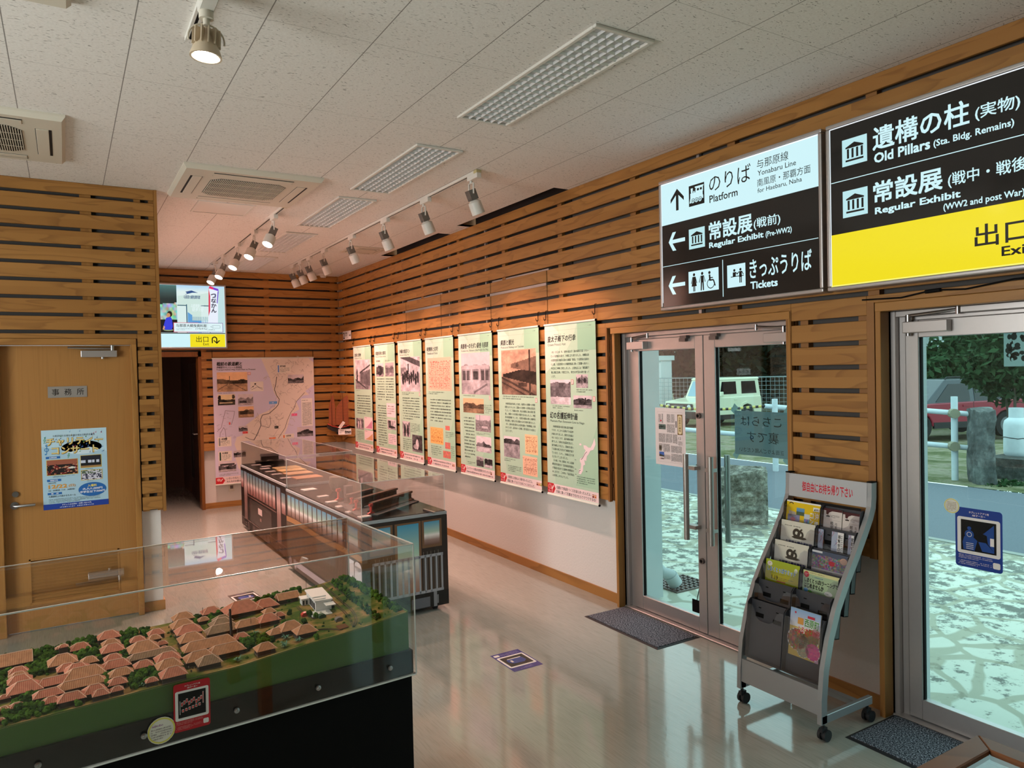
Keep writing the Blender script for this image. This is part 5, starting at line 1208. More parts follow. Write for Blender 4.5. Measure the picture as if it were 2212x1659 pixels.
b = MB(); b.box(-.06, -.04, 0, .06, .04, .03); b.build('cradle', M_black, t)
b = MB(); b.tube([(-.19, 0, .15), (-.12, .05, .12), (.0, .062, .09), (.12, .05, .12), (.19, 0, .15)], .005, 6); b.tube([(-.19, 0, .15), (-.12, -.05, .12), (0, -.062, .09), (.12, -.05, .12), (.19, 0, .15)], .005, 6); b.build('red_rail', M_red, t)
M_sail = mat('russet_sail_cloth', '8a4a26', .8, noise=.2, scale=40); M_mast = mat('mast_wood', '6b3418', .6)
for x, h, w_, nm_ in ((-.13, .52, .05, 'mizzen'), (.03, .50, .12, 'main'), (.15, .36, .05, 'fore')):
    b = MB(); b.cyl((x, 0, .05), (x, 0, .09+h), .006, .003, 8); mst = b.build('mast', M_mast, t, smooth=True)
    b = MB(); pts = [(x-w_*.9, .13), (x+w_, .12), (x+w_*1.0, .13+h*.55), (x+w_*.55, .10+h*.92), (x-w_*.1, .07+h*.85), (x-w_*.8, .13+h*.5)]
    b.prism(pts, 'y', .008, .011); b.build('sail', M_sail, mst)
    b = MB()
    for k in range(1, 9): z = .13+h*.09*k; b.box(x-w_*.9*(1-k*.05), .006, z, x+w_*(1-k*.04), .0075, z+.003)
    b.build('batten', M_mast, mst)
t = empty('ship_caption_card', (3.385, 10.17, .9285), math.radians(-20)); tag(t, 'white caption card with a dark photo leaning in front of the model junk', 'card')
c = CV(); c.slab(-.09, 0, .09, .085, .003, H('e8e2e0')); c.greek(-.08, .02, -.01, .07, 3, INK, 1, seed=3); c.img(0, .01, .085, .078, 16, 12, photo(91, .6, .3, .8, .1, .5, (1, 1, 1), .1)); c.build('card', M_print, t, M=Matrix.Rotation(math.radians(-25), 4, 'X'))
t = empty('hull_price_tag', (3.315, 10.20, 1.02), math.radians(-30)); tag(t, 'narrow white slip slanting across the hull of the model junk', 'tag')
c = CV(); c.slab(-.02, 0, .02, .115, .002, H('efe8e4')); c.greek(-.012, .02, .012, .1, 8, H('c05a50'), 1, seed=4); c.build('slip', M_print, t, M=Matrix.Rotation(math.radians(38), 4, 'Y'))

# ------------------------------------------------------------------ diorama case (foreground)
TH = math.radians(3.6); P0 = (1.0768, 2.4921)
DM = Matrix.Translation((P0[0], P0[1], 0)) @ Matrix.Rotation(TH, 4, 'Z')
XL, YR = -1.95, .622
t = empty('diorama_display_case', M=DM); tag(t, 'black pedestal case with clear acrylic cover around the green town diorama', 'display case')
b = MB(); b.box(XL+.02, .014, 0, -.012, YR-.012, .683); b.build('pedestal', M_black, t)
b = MB(); b.box(XL+.012, .007, .685, -.007, YR-.007, .772); b.build('upper_base', M_gloss, t, bevel=.002, seg=1)
b = MB(); b.box(XL, -.001, .6795, 0, .009, .6845); b.box(-.009, 0, .6795, .001, YR, .6845); b.build('acrylic_foot_edge', mat('bright_acrylic_edge', 'e8ebe6', .2), t)
acrylic(t, XL, 0, 0, YR, .684, 1.1673, .006)
for i, x in enumerate((-1.176, -.910, -.642, -.373, -.105, -1.44)):
    b = MB(); b.lathe([(0, -.009), (.0035, -.009), (.004, -.006), (.0085, -.005), (.009, 0)], n=14); b.build('cover_screw', M_steel, t, M=Matrix.Translation((x, -.0005, .731)) @ Matrix.Rotation(-math.pi/2, 4, 'X'), smooth=True)
XS_, ZS_ = [-2, -1.3, -.854, -.626, -.496, -.329, -.186, .03], [.85, .85, .86, .862, .873, .885, .893, .918]
def interp(x, xs, zs):
    if x <= xs[0]: return zs[0]
    for a, b_, c_, d_ in zip(xs, xs[1:], zs, zs[1:]):
        if x <= b_: return c_+(d_-c_)*(x-a)/(b_-a)
    return zs[-1]
def tz(x, y): return interp(x, XS_, ZS_)+.012*y
dio = empty('town_diorama', M=DM); tag(dio, 'green-sided scale model of an old red-roofed town inside the acrylic case', 'diorama')
def smooth_x(x): return interp(x, XS_, ZS_)
D0, D1, DXR = .022, .60, -.018
b = MB(); nx, ny = 96, 30
for j in range(ny+1):
    for i in range(nx+1):
        x = XL+.03+(DXR-XL-.03)*i/nx; y = D0+(D1-D0)*j/ny
        z = (tz(x-.03, y)+tz(x+.03, y)+tz(x, y))/3 + .004*(vn(x*18, y*18, 3)-.5)*(1 if 0 < j < ny else .3)
        b.v.append((x, y, z))
for j in range(ny):
    for i in range(nx): b.f.append((j*(nx+1)+i, j*(nx+1)+i+1, (j+1)*(nx+1)+i+1, (j+1)*(nx+1)+i)); b.m.append(0); b.c.append(None)
def terr_mat():
    m, N, Lk, p = nm('diorama_ground')
    tc = N.new('ShaderNodeTexCoord'); n1 = N.new('ShaderNodeTexNoise'); n1.inputs['Scale'].default_value = 16; n1.inputs['Detail'].default_value = 8; Lk.new(tc.outputs['Object'], n1.inputs['Vector'])
    sx = N.new('ShaderNodeSeparateXYZ'); Lk.new(tc.outputs['Object'], sx.inputs[0])
    g = mth(N, Lk, 'ADD', n1.outputs['Fac'], mth(N, Lk, 'MULTIPLY', mth(N, Lk, 'GREATER_THAN', sx.outputs[0], -.36), .07))
    c_ = ramp(N, Lk, g, [(.30, H('7a5c38')), (.45, H('96784a')), (.53, H('6f6a34')), (.66, H('3f581e'))])
    Lk.new(c_, p.inputs['Base Color']); p.inputs['Roughness'].default_value = 1; p.inputs['Specular IOR Level'].default_value = .1
    return m
b.build('terrain', terr_mat(), dio, smooth=True)
b = MB(); n = 96; fr = []
for i in range(n+1):
    x = XL+.03+(DXR-XL-.03)*i/n; fr.append((x, (tz(x-.03, D0)+tz(x+.03, D0)+tz(x, D0))/3-.0008))
b.prism([(XL+.03, .7722)]+[(DXR+.0008, .7722)]+fr[::-1], 'y', D0-.001, D0+.004)
b.box(DXR-.004, D0, .7722, DXR+.001, D1+.001, fr[-1][1]+.004)
b.box(XL+.03, D1-.003, .7722, DXR, D1+.001, .86)
b.build('green_side', mat('green_painted_side', '426b22', .42, noise=.05, scale=6), dio)
b = MB()
for i in range(n): 
    (x, z), (x2, z2) = fr[i], fr[i+1]; b.add([(x, D0-.0015, z-.002), (x2, D0-.0015, z2-.002), (x2, D0+.004, z2+.0012), (x, D0+.004, z+.0012)], [(0,1,2,3)])
b.build('sandy_rim', mat('sandy_rim', 'c2a878', .9), dio)
# houses
def tile_mat(name, axis, c0, c1):
    m, N, Lk, p = nm(name)
    tc = N.new('ShaderNodeTexCoord'); sx = N.new('ShaderNodeSeparateXYZ'); Lk.new(tc.outputs['Object'], sx.inputs[0])
    fr_ = mth(N, Lk, 'FRACT', mth(N, Lk, 'DIVIDE', mth(N, Lk, 'ADD', sx.outputs[axis], 1), .0048))
    st = ramp(N, Lk, fr_, [(.0, H(c1)), (.30, H(c1)), (.42, H(c0)), (.85, H(c0)), (1, H(c1))])
    nz = N.new('ShaderNodeTexNoise'); nz.inputs['Scale'].default_value = 60; Lk.new(tc.outputs['Object'], nz.inputs['Vector'])
    mx = N.new('ShaderNodeMix'); mx.data_type = 'RGBA'; mx.blend_type = 'MULTIPLY'; mx.inputs['Factor'].default_value = .6; Lk.new(st, mx.inputs['A']); Lk.new(ramp(N, Lk, nz.outputs['Fac'], [(.3, (.65,.62,.6)), (.7, (1.15,1.1,1.1))]), mx.inputs['B'])
    Lk.new(mx.outputs['Result'], p.inputs['Base Color']); p.inputs['Roughness'].default_value = .85; return m
ROOFS = [[tile_mat('red_roof_tiles_%s' % 'ab'[a], a, *cc) for a in (0, 1)] for cc in (('a85a46', 'c08468'), ('9c6244', 'bd9068'), ('74543e', 'a0876a'))]
M_ridge = mat('pale_roof_ridge', 'd7ae96', .8); M_hw = mat('dark_house_wall', '3a2a20', .8, noise=.3, scale=90); M_hwl = mat('stone_house_base', '6f6150', .9)
def house(x, y, w, ridge=None, style=0, dep=None, gable=False, z0=None, hwall=None):
    d = dep or min(w*.72, .062); d = max(d, .016); z = (tz(x, y) if z0 is None else z0)-.001
    hw_ = hwall or (.012+min(w, .08)*.10); rh = d*.37
    h = empty('house', (x, y, z)) if False else None
    b = MB(); a, c_ = w*.5*.86, d*.5*.82
    b.box(-a, -c_, 0, a, c_, hw_+.001, 0); b.box(-a-.001, -c_-.001, 0, a+.001, c_+.001, .003, 1)
    o = b.build('house', [M_hw, M_hwl], dio, loc=(x, y, z))
    A, C = w/2, d/2; r = (A-C*.85) if not gable else A; r = max(r, A*.12)
    b = MB(); e = hw_-.001
    v = [(-A,-C,e),(A,-C,e),(A,C,e),(-A,C,e),(-r,0,e+rh),(r,0,e+rh)]
    b.add(v, [(0,1,5,4),(2,3,4,5)], 0); b.add(v, [(1,2,5),(3,0,4)], 1); b.add([(-A,-C,e),(A,-C,e),(A,C,e),(-A,C,e)], [(0,3,2,1)], 0)
    b.tube([(-r,0,e+rh),(r,0,e+rh)], .0016, 5, 2)
    for p, q in ((0,4),(3,4),(1,5),(2,5)): b.tube([v[p], v[q]], .0011, 4, 2)
    b.build('roof', [ROOFS[style][0], ROOFS[style][1], M_ridge], o)
    return o
HS = [(-1.221, 0.497, 0.097, 1), (-1.21, 0.395, 0.053, 0), (-1.21, 0.345, 0.054, 1), (-1.208, 0.305, 0.064, 0), (-1.197, 0.224, 0.088, 0), (-1.248, 0.205, 0.029, 0), (-1.25, 0.116, 0.028, 1), (-1.219, 0.115, 0.034, 0), (-1.255, 0.045, 0.018, 0), (-1.082, 0.474, 0.029, 0), (-1.09, 0.387, 0.081, 1), (-1.082, 0.318, 0.056, 0), (-1.088, 0.541, 0.03, 0), (-1.032, 0.49, 0.06, 0), (-1.018, 0.34, 0.051, 1), (-1.056, 0.282, 0.07, 0), (-1.041, 0.225, 0.113, 1), (-1.118, 0.219, 0.1, 0), (-1.055, 0.147, 0.125, 1), (-1.141, 0.134, 0.076, 0), (-1.136, 0.083, 0.045, 0), (-1.088, 0.061, 0.07, 0), (-1.019, 0.141, 0.043, 1), (-1.027, 0.076, 0.061, 0), (-1.015, 0.045, 0.044, 0), (-0.94, 0.54, 0.07, 0), (-0.942, 0.461, 0.056, 1), (-0.945, 0.394, 0.069, 0), (-0.952, 0.311, 0.053, 0), (-0.952, 0.237, 0.08, 0), (-0.947, 0.158, 0.067, 1), (-0.965, 0.097, 0.052, 0), (-0.972, 0.045, 0.035, 0), (-0.862, 0.437, 0.049, 0), (-0.859, 0.335, 0.09, 1), (-0.844, 0.254, 0.137, 2), (-0.88, 0.184, 0.055, 0), (-0.798, 0.468, 0.053, 0), (-0.811, 0.421, 0.043, 1), (-0.798, 0.351, 0.036, 0), (-0.8, 0.298, 0.029, 0), (-0.808, 0.188, 0.074, 0), (-0.815, 0.125, 0.073, 1), (-0.817, 0.048, 0.073, 0), (-0.878, 0.045, 0.035, 0), (-0.688, 0.575, 0.072, 1), (-0.706, 0.487, 0.076, 1), (-0.7, 0.41, 0.086, 0), (-0.71, 0.322, 0.079, 1), (-0.706, 0.076, 0.072, 2), (-0.628, 0.508, 0.04, 1), (-0.588, 0.569, 0.068, 0), (-0.491, 0.495, 0.13, 0), (-0.404, 0.485, 0.087, 0), (-0.315, 0.494, 0.08, 1), (-0.576, 0.442, 0.064, 2), (-0.589, 0.398, 0.079, 2), (-0.599, 0.339, 0.113, 2), (-0.516, 0.32, 0.09, 1), (-0.445, 0.311, 0.074, 0), (-0.422, 0.377, 0.046, 1), (-0.399, 0.33, 0.041, 0), (-0.409, 0.169, 0.08, 1), (-0.46, 0.167, 0.055, 1), (-0.38, 0.099, 0.073, 1), (-0.565, 0.224, 0.051, 0), (-0.531, 0.059, 0.063, 1), (-0.671, 0.224, 0.165, 1), (-0.722, 0.13, 0.089, 1), (-0.638, 0.137, 0.115, 1)]
HB = {0: .07, 4: .06, 10: .06, 16: .06, 17: .042, 18: .042, 19: .038, 21: .042, 29: .044, 30: .042, 34: .062, 35: .036, 52: .085, 53: .06, 54: .05, 57: .05, 58: .045, 67: .055, 68: .055, 69: .055, 9: .02, 12: .02, 39: .024, 40: .022}
for i, (x, y, w_, st) in enumerate(HS):
    tall = {9: .040, 53: .016, 60: .024}.get(i)
    house(x, y, w_*1.06, style=st, dep=(HB[i]*1.12 if i in HB else min(w_*.80, .066)), gable=(i in (0, 54)), hwall=tall)
# more of the town to the left, beyond the photograph's edge
rd = random.Random(21)
for k in range(10): house(-1.32-.055*(k % 5)*1.6, .10+.24*(k // 5)+rd.uniform(-.03, .03), rd.uniform(.05, .08), style=k % 2)
# white station, chimney, tracks
st_ = MB(); zz = tz(-.25, .31)
st_.box(-.030, -.08, 0, .030, .08, .040); st_.box(-.035, -.086, .040, .034, .085, .045); st_.box(-.058, .03, 0, -.030, .07, .022); st_.box(-.062, .026, .022, -.028, .074, .026)
st_.box(-.055, -.135, 0, .02, -.075, .004); st_.box(.0, -.125, .030, .036, -.080, .033); st_.box(-.034, -.045, .0455, .018, -.032, .049); st_.box(-.036, -.075, .0455, .010, -.06, .048)
o = st_.build('station_building', mat('white_station_paint', 'd9d6d2', .7), dio, M=Matrix.Translation((-.232, .365, zz)) @ Matrix.Rotation(math.radians(-7), 4, 'Z'))
q = MB(); q.box(.031, -.07, .002, .044, .03, .026)
for y in (-.06, -.035, -.01, .012): q.box(-.0315, y-.007, .006, -.0295, y+.007, .030)
for x in (-.052, -.040): q.box(x-.003, .0285, .002, x+.003, .0305, .018)
q.build('dark_openings', M_dark, o)
b = MB(); b.cyl((-.593, .237, tz(-.593, .237)), (-.596, .240, tz(-.593, .237)+.118), .0052, .0038, 12); b.build('chimney', mat('black_chimney', '1a1512', .7), dio, smooth=True)
M_trk = mat('rail_track_brown', '4a3c28', .9)
def trk(pts, name='rail_track'):
    b = MB(); z = lambda x, y: tz(x, y)+.0032
    for off in (-.0035, .0035):
        P = []
        for i, (x, y) in enumerate(pts):
            a = pts[max(i-1, 0)]; c_ = pts[min(i+1, len(pts)-1)]; dx, dy = c_[0]-a[0], c_[1]-a[1]; l = math.hypot(dx, dy); P.append((x-dy/l*off, y+dx/l*off, z(x, y)))
        b.tube(P, .0012, 5)
    b.build(name, M_trk, dio)
def spl(a, b_, c_, n=10):
    return [((1-t)**2*a[0]+2*t*(1-t)*b_[0]+t*t*c_[0], (1-t)**2*a[1]+2*t*(1-t)*b_[1]+t*t*c_[1]) for t in [i/n for i in range(n+1)]]
trk([(-.167, .590)]+spl((-.185, .25), (-.195, .13), (-.222, .045)))
trk([(-.137, .585)]+spl((-.158, .25), (-.165, .12), (-.222, .045)))
trk([(-.109, .585), (-.118, .25), (-.131, .05)]); trk([(-.200, .590), (-.205, .47)])
trk(spl((-.305, .40), (-.315, .30), (-.300, .22))); trk(spl((-.27, .05), (-.30, .11), (-.36, .12)))
b = MB()
for x, y, col in ((-.315, .287, 0), (-.272, .223, 1), (-.237, .146, 2)):
    z = tz(x, y); b.box(x-.013, y-.009, z, x+.013, y+.009, z+.008, col); b.prism([(x-.014, z+.008), (x+.014, z+.008), (x+.006, z+.014), (x-.006, z+.014)], 'y', y-.009, y+.009, col)
b.build('small_sheds', [M_red, mat('dark_green_wagon', '2c4a2c', .7), mat('grey_hut', '6a6560', .8)], dio)
b = MB()
for k in range(5): y = .055+.008*k; z = tz(-.252, y)+.004; b.cyl((-.27, y, z), (-.235, y+.004, z), .003, n=7)
b.build('logs', mat('log_brown', '8a5a38', .9), dio)
b = MB()
for x, y in ((-.423, .274), (-.20, .60), (-.51, .30), (-.36, .21), (-.62, .56)): z = tz(x, y); b.cyl((x, y, z), (x, y, z+.045), .0008, n=5)
b.build('telegraph_poles', M_hw, dio)
# trees
M_fol = [mat('model_foliage_%s' % n, c_, 1, spec=.1, noise=.55, scale=160) for n, c_ in (('mid', '38561a'), ('dark', '263f16'), ('fresh', '456420'))]
def clump(r, seed):
    rd = random.Random(seed); b = MB()
    for k in range(9):
        q = rd.uniform(0, 6.28); s = rd.uniform(.1, .65)*r; b.ball((math.cos(q)*s, math.sin(q)*s, r*rd.uniform(.4, 1.45)), r*rd.uniform(.38, .6), 8, 6, jit=.34, rnd=rd)
    return b
protos = []
for k in range(6):
    me_o = clump(.0125, 40+k).build('tree', M_fol[k % 3], dio, loc=(0, 0, -5)); protos.append(me_o)
POLY = {
 'T1': [(-1.259,.585),(-1.108,.590),(-.975,.59),(-.973,.56),(-1.097,.468),(-1.125,.364),(-1.188,.346),(-1.186,.541)],
 'T2': [(-1.258,.494),(-1.231,.471),(-1.233,.263),(-1.259,.275)], 'T3': [(-1.248,.11),(-1.205,.213),(-1.163,.197),(-1.143,.112),(-1.119,.076),(-1.142,.035),(-1.212,.03),(-1.247,.03)],
 'T4': [(-.904,.59),(-.844,.585),(-.858,.505),(-.915,.384),(-.9,.489)], 'T5': [(-.924,.149),(-.871,.185),(-.846,.134),(-.862,.06),(-.929,.04)], 'T6': [(-1.066,.568),(-.986,.537),(-.987,.333),(-1.056,.369)],
 'T7': [(-.985,.229),(-.959,.228),(-.979,.082),(-1.004,.068)], 'T9': [(-.639,.59),(-.627,.57),(-.651,.499),(-.653,.557)], 'T10': [(-.596,.561),(-.526,.585),(-.55,.497),(-.615,.454)], 'T11': [(-.83,.574),(-.807,.569),(-.818,.498),(-.835,.498)],
 'T12': [(-1.099,.06),(-1.049,.069),(-1.061,.035),(-1.097,.035)], 'T13': [(-.922,.367),(-.899,.337),(-.914,.273),(-.93,.296)], 'F1': [(-.104,.58),(-.071,.577),(-.118,.033),(-.136,.038)],
 'F2': [(-.055,.582),(-.030,.58),(-.026,.05),(-.05,.05)], 'F3': [(-.574,.241),(-.48,.196),(-.486,.127),(-.552,.133),(-.58,.104),(-.582,.153)], 'R': [(-.418,.590),(-.236,.590),(-.236,.572),(-.418,.572)]}
def inside(x, y, P):
    r = False; j = len(P)-1
    for i in range(len(P)):
        if (P[i][1] > y) != (P[j][1] > y) and x < (P[j][0]-P[i][0])*(y-P[i][1])/(P[j][1]-P[i][1])+P[i][0]: r = not r
        j = i
    return r
def clear(x, y): return all(abs(x-h[0]) > h[2]*.5+.002 or abs(y-h[1]) > HB.get(i, min(h[2]*.72, .062))*.5+.002 for i, h in enumerate(HS))
rd = random.Random(77); spots = []
for nm_, P in POLY.items():
    xs = [p[0] for p in P]; ys = [p[1] for p in P]; n = 0; ar = (max(xs)-min(xs))*(max(ys)-min(ys)); sp_ = .0125 if nm_[0] == 'T' else .012
    for k in range(int(ar*26000)+60):
        x, y = rd.uniform(min(xs), max(xs)), rd.uniform(min(ys), max(ys))
        if inside(x, y, P) and clear(x, y) and all((x-a)**2+(y-b_)**2 > sp_**2 for a, b_, *_ in spots): spots.append((x, y, nm_, rd.uniform(.7, 1.15)))
for x, y in ((-.315, .475), (-.302, .265), (-.291, .235), (-.352, .345), (-.345, .20), (-.44, .23), (-.64, .19), (-.675, .16), (-.76, .20), (-.405, .245), (-.36, .04), (-1.02, .11)): spots.append((x, y, 'T', 1.0))
spots.sort(key=lambda s: s[1]-.25*s[0])
solo = spots[::max(1, len(spots)//95)][:95]; rest = [s for s in spots if s not in solo]
for i, (x, y, n_, s) in enumerate(solo):
    if i < 6: o = protos[i]
    else: o = protos[i % 6].copy(); COL.objects.link(o)
    k = s*((.7 if n_ == 'F1' else 1.0 if n_ == 'F2' else 1.05)); o.location = (x, y, tz(x, y)-.004*k); o.scale = (k, k, k*1.1); o.rotation_euler = (0, 0, i*2.1)
b = MB(); cl_ = [clump(.0125, 60+k) for k in range(5)]
for i, (x, y, n_, s) in enumerate(rest):
    p = cl_[i % 5]; k = s*((.7 if n_ == 'F1' else 1.0 if n_ == 'F2' else 1.05)); z = tz(x, y)-.004; ca, sa = math.cos(i), math.sin(i)
    b.add([(x+(a*ca-c_*sa)*k, y+(a*sa+c_*ca)*k, z+e*k) for a, c_, e in p.v], p.f, i % 3)
o = b.build('tree_canopy', M_fol, dio); o['kind'] = 'stuff'
b = MB(); rd = random.Random(5)      # low scrub between the houses
for k in range(420):
    x, y = rd.uniform(XL+.05, -.06), rd.uniform(.04, .58)
    if clear(x, y) and vn(x*9, y*9, 6) > .52: b.ball((x, y, tz(x, y)+.001), rd.uniform(.002, .006), 6, 4, jit=.5, rnd=rd, m=k % 3)
o = b.build('scrub', M_fol, dio); o['kind'] = 'stuff'
# agave-like leaf plants at the front
M_agv = mat('blue_green_leaf', '5f8a72', .8)
for i, (x, y) in enumerate(((-.466, .058), (-.414, .067), (-.619, .062), (-.51, .235), (-.90, .055), (-.44, .12))):
    b = MB(); rd = random.Random(i)
    for k in range(16):
        q = k*2.4; l = rd.uniform(.010, .018); e = rd.uniform(.2, 1.0); z = tz(x, y)+.002; ax = Vector((math.cos(q), math.sin(q), 0)); sd = Vector((-math.sin(q), math.cos(q), 0))*.0022
        p1 = Vector((x, y, z))+ax*l*.6+Vector((0, 0, l*e)); p2 = Vector((x, y, z))+ax*l*1.2+Vector((0, 0, l*e*.7))
        b.add([Vector((x, y, z))-sd, Vector((x, y, z))+sd, p1+sd, p1-sd, p2], [(0,1,2,3), (3,2,4)])
    b.build('leaf_plant', M_agv, dio)
# figures on the street
b = MB(); rd = random.Random(8)
for k in range(46):
    f_ = rd.random(); x = -.755+.02*f_+rd.uniform(-.014, .014); y = .06+.48*f_
    z = tz(x, y); b.box(x-.0012, y-.001, z, x+.0012, y+.001, z+.006, k % 3); b.ball((x, y, z+.0072), .0012, 6, 4, m=k % 3)
b.build('street_figures', [M_hw, mat('pale_figure', 'cfc6b8', .8), M_hwl], dio)['kind'] = 'stuff'

# markers on the diorama cover
MK = pmat('laminated_marker', .22)
def marker(c, W, Hh, col, dk, pic):
    c.rrect(0, 0, W, Hh, W*.07, col, 0); c.text('タブレットアプリ用', W*.30, Hh*.915, W*.72, Hh*.95, H('f0e2e0'), 1); c.text('ARマーカー', W*.37, Hh*.868, W*.65, Hh*.905, H('f0e2e0'), 1)
    c.rrect(W*.045, Hh*.23, W*.955, Hh*.845, W*.05, H('e4e0dc'), 1); c.rect(W*.125, Hh*.285, W*.875, Hh*.80, H('0a0a0c'), 2)
    pic(c, W, Hh)
    c.greek(W*.07, Hh*.14, W*.80, Hh*.215, 3, H('d8cfd8') if col[2] > col[0] else H('e09a98'), 1, seed=2, cw=W*.022); c.greek(W*.07, Hh*.04, W*.78, Hh*.12, 3, H('d8cfd8') if col[2] > col[0] else H('e09a98'), 1, seed=3, cw=W*.022)
    c.rrect(W*.80, Hh*.06, W*.95, Hh*.16, W*.03, H('e4e0dc'), 1)
def pic_town(c, W, Hh):
    rd = random.Random(4); R_ = H('c0302c'); Wt = H('e4e0dc')
    for k in range(9): u = W*(.20+.065*k); v = Hh*(.52+.03*(k % 3)); c.pg([(u, v), (u+W*.05, v+Hh*.01), (u+W*.05, v+Hh*.09), (u, v+Hh*.085)], Wt, 3); c.pg([(u+W*.007, v+Hh*.008), (u+W*.043, v+Hh*.016), (u+W*.043, v+Hh*.08), (u+W*.007, v+Hh*.076)], R_, 4)
    for k in range(6): u = W*(.22+.09*k); v = Hh*(.40+.012*k); c.rect(u, v, u+W*.06, v+Hh*.06, Wt, 3); c.rect(u+W*.008, v+Hh*.008, u+W*.052, v+Hh*.05, R_, 4)
    c.line([(W*.17, Hh*.36), (W*.17, Hh*.64)], W*.012, Wt, 3); c.line([(W*.80, Hh*.50), (W*.80, Hh*.74)], W*.03, Wt, 3); c.line([(W*.80, Hh*.51), (W*.80, Hh*.73)], W*.016, R_, 4)
def pic_train(c, W, Hh):
    N_ = H('24488c'); Wt = H('e4e0dc')
    c.pg([(W*.60, Hh*.60), (W*.83, Hh*.77), (W*.83, Hh*.33), (W*.70, Hh*.45), (W*.68, Hh*.58)], N_, 3); c.pg([(W*.50, Hh*.46), (W*.66, Hh*.46), (W*.83, Hh*.33), (W*.83, Hh*.31), (W*.58, Hh*.31)], N_, 3); c.rect(W*.75, Hh*.42, W*.83, Hh*.55, Wt, 4)
    c.pg([(W*.18, Hh*.30), (W*.42, Hh*.30), (W*.48, Hh*.47), (W*.40, Hh*.52), (W*.20, Hh*.52), (W*.16, Hh*.42)], N_, 3); c.ell(W*.31, Hh*.56, W*.10, Hh*.075, N_, 4); c.ring(W*.31, Hh*.56, W*.045, W*.055, Wt, 5); c.ell(W*.31, Hh*.665, W*.045, Hh*.03, N_, 4)
    for k in range(4): c.rect(W*.24, Hh*(.32+.03*k), W*.40, Hh*(.328+.03*k), Wt, 5)
t = empty('red_marker_card', M=DM @ Matrix.Translation((-.828, -.0022, .7125)) @ Matrix.Rotation(math.radians(.8), 4, 'Y')); tag(t, 'red laminated marker card stuck on the front of the diorama cover', 'card')
c = CV(); marker(c, .106, .148, H('b3202a'), 0, pic_town); c.build('card', MK, t)
t = empty('round_sticker', M=DM @ Matrix.Translation((-.862, -.0022, .733))); tag(t, 'round white sticker with yellow rim left of the red marker card', 'sticker')
c = CV(); c.ell(0, 0, .0395, .0405, H('dcd9cc'), 0); c.ring(0, 0, .034, .038, H('d8cf5a'), 1); c.greek(-.026, .012, .026, .022, 1, H('8a2a8a'), 1, seed=5, cw=.004); c.greek(-.028, -.026, .028, .010, 5, H('6a5f66'), 1, seed=6, cw=.004); c.build('sticker', MK, t)
# AR marker on the right door, round sticker
t = empty('blue_marker_card', M=wallM('x', XW+.0515, .822, 1.873)); tag(t, 'blue laminated marker card with a train picture on the right glass door', 'card')
c = CV(); marker(c, .206, .281, H('24408c'), 0, pic_train); c.build('card', MK, t)
t = empty('round_sticker', M=wallM('x', XW+.0495, 1.103, 1.888)); tag(t, 'round pale sticker with yellow rim at the corner of the blue marker card', 'sticker')
c = CV(); c.ell(0, 0, .036, .036, H('dcd9cc'), 0); c.ring(0, 0, .031, .034, H('d8d05a'), 1); c.greek(-.022, -.024, .022, .020, 6, H('8a6a40'), 1, seed=8, cw=.004); c.build('sticker', MK, t)
# floor stickers
def floor_sticker(M, label, pic, col):
    t = empty('floor_sticker', M=M); tag(t, label, 'sticker')
    c = CV(); W, Hh = .206, .294
    c.rect(0, 0, W, Hh, col, 0); c.rrect(.008, .062, W-.008, .240, .012, H('e9e6e2'), 1); c.rect(.022, .078, W-.022, .224, H('17100e'), 2)
    pic(c, W, Hh); c.greek(.02, .012, .15, .052, 5, H('9a93c8'), 1, seed=3, cw=.005); c.greek(.06, .256, .15, .28, 2, H('9a93c8'), 1, seed=4, cw=.006); c.rrect(.158, .018, .196, .046, .008, H('e4e0dc'), 1)
    c.build('film', MK, t, M=Matrix.Rotation(-math.pi/2, 4, 'X'))
def pic_loco(c, W, Hh):
    c.pg([(.05,.12),(.16,.12),(.165,.16),(.14,.19),(.07,.195),(.045,.17)], H('2c3f86'), 3); c.rect(.055, .112, .15, .122, H('dcd8d4'), 4); c.rect(.13, .14, .145, .17, H('dcd8d4'), 4)
floor_sticker(Matrix.Translation((2.436, 3.996, .0008)) @ Matrix.Rotation(math.radians(180), 4, 'Z') @ Matrix.Translation((0, 0, 0)), 'purple-blue square marker sticker on the open floor', pic_loco, H('39367e'))
floor_sticker(Matrix.Translation((1.11, 6.03, .0008)) @ Matrix.Rotation(math.radians(6), 4, 'Z'), 'dark framed marker sticker on the floor behind the diorama', pic_loco, H('4c4a46'))
# ------------------------------------------------------------------ brochure rack
YL_, YR_ = 2.690, 2.180
rack = empty('brochure_rack', (3.18, 2.435, 0)); tag(rack, 'silver-grey brochure rack on castors with smoked pockets between the glass doors', 'brochure rack')
RO = Matrix.Translation((-3.18, -2.435, 0))
prof = [(3.000,.085),(3.004,.20),(3.022,.34),(3.062,.48),(3.122,.62),(3.196,.74),(3.275,.85),(3.345,.955),(3.392,1.03),(3.412,1.075),(3.418,1.12),(3.420,1.195)]
def ribbon(pts, w_):
    L_, R_ = [], []
    for i, (x, z) in enumerate(pts):
        a = pts[max(i-1, 0)]; c_ = pts[min(i+1, len(pts)-1)]; dx, dz = c_[0]-a[0], c_[1]-a[1]; l = math.hypot(dx, dz)
        L_.append((x+dz/l*0, z-dx/l*0)); R_.append((x+dz/l*w_, z-dx/l*w_))
    return L_ + R_[::-1]
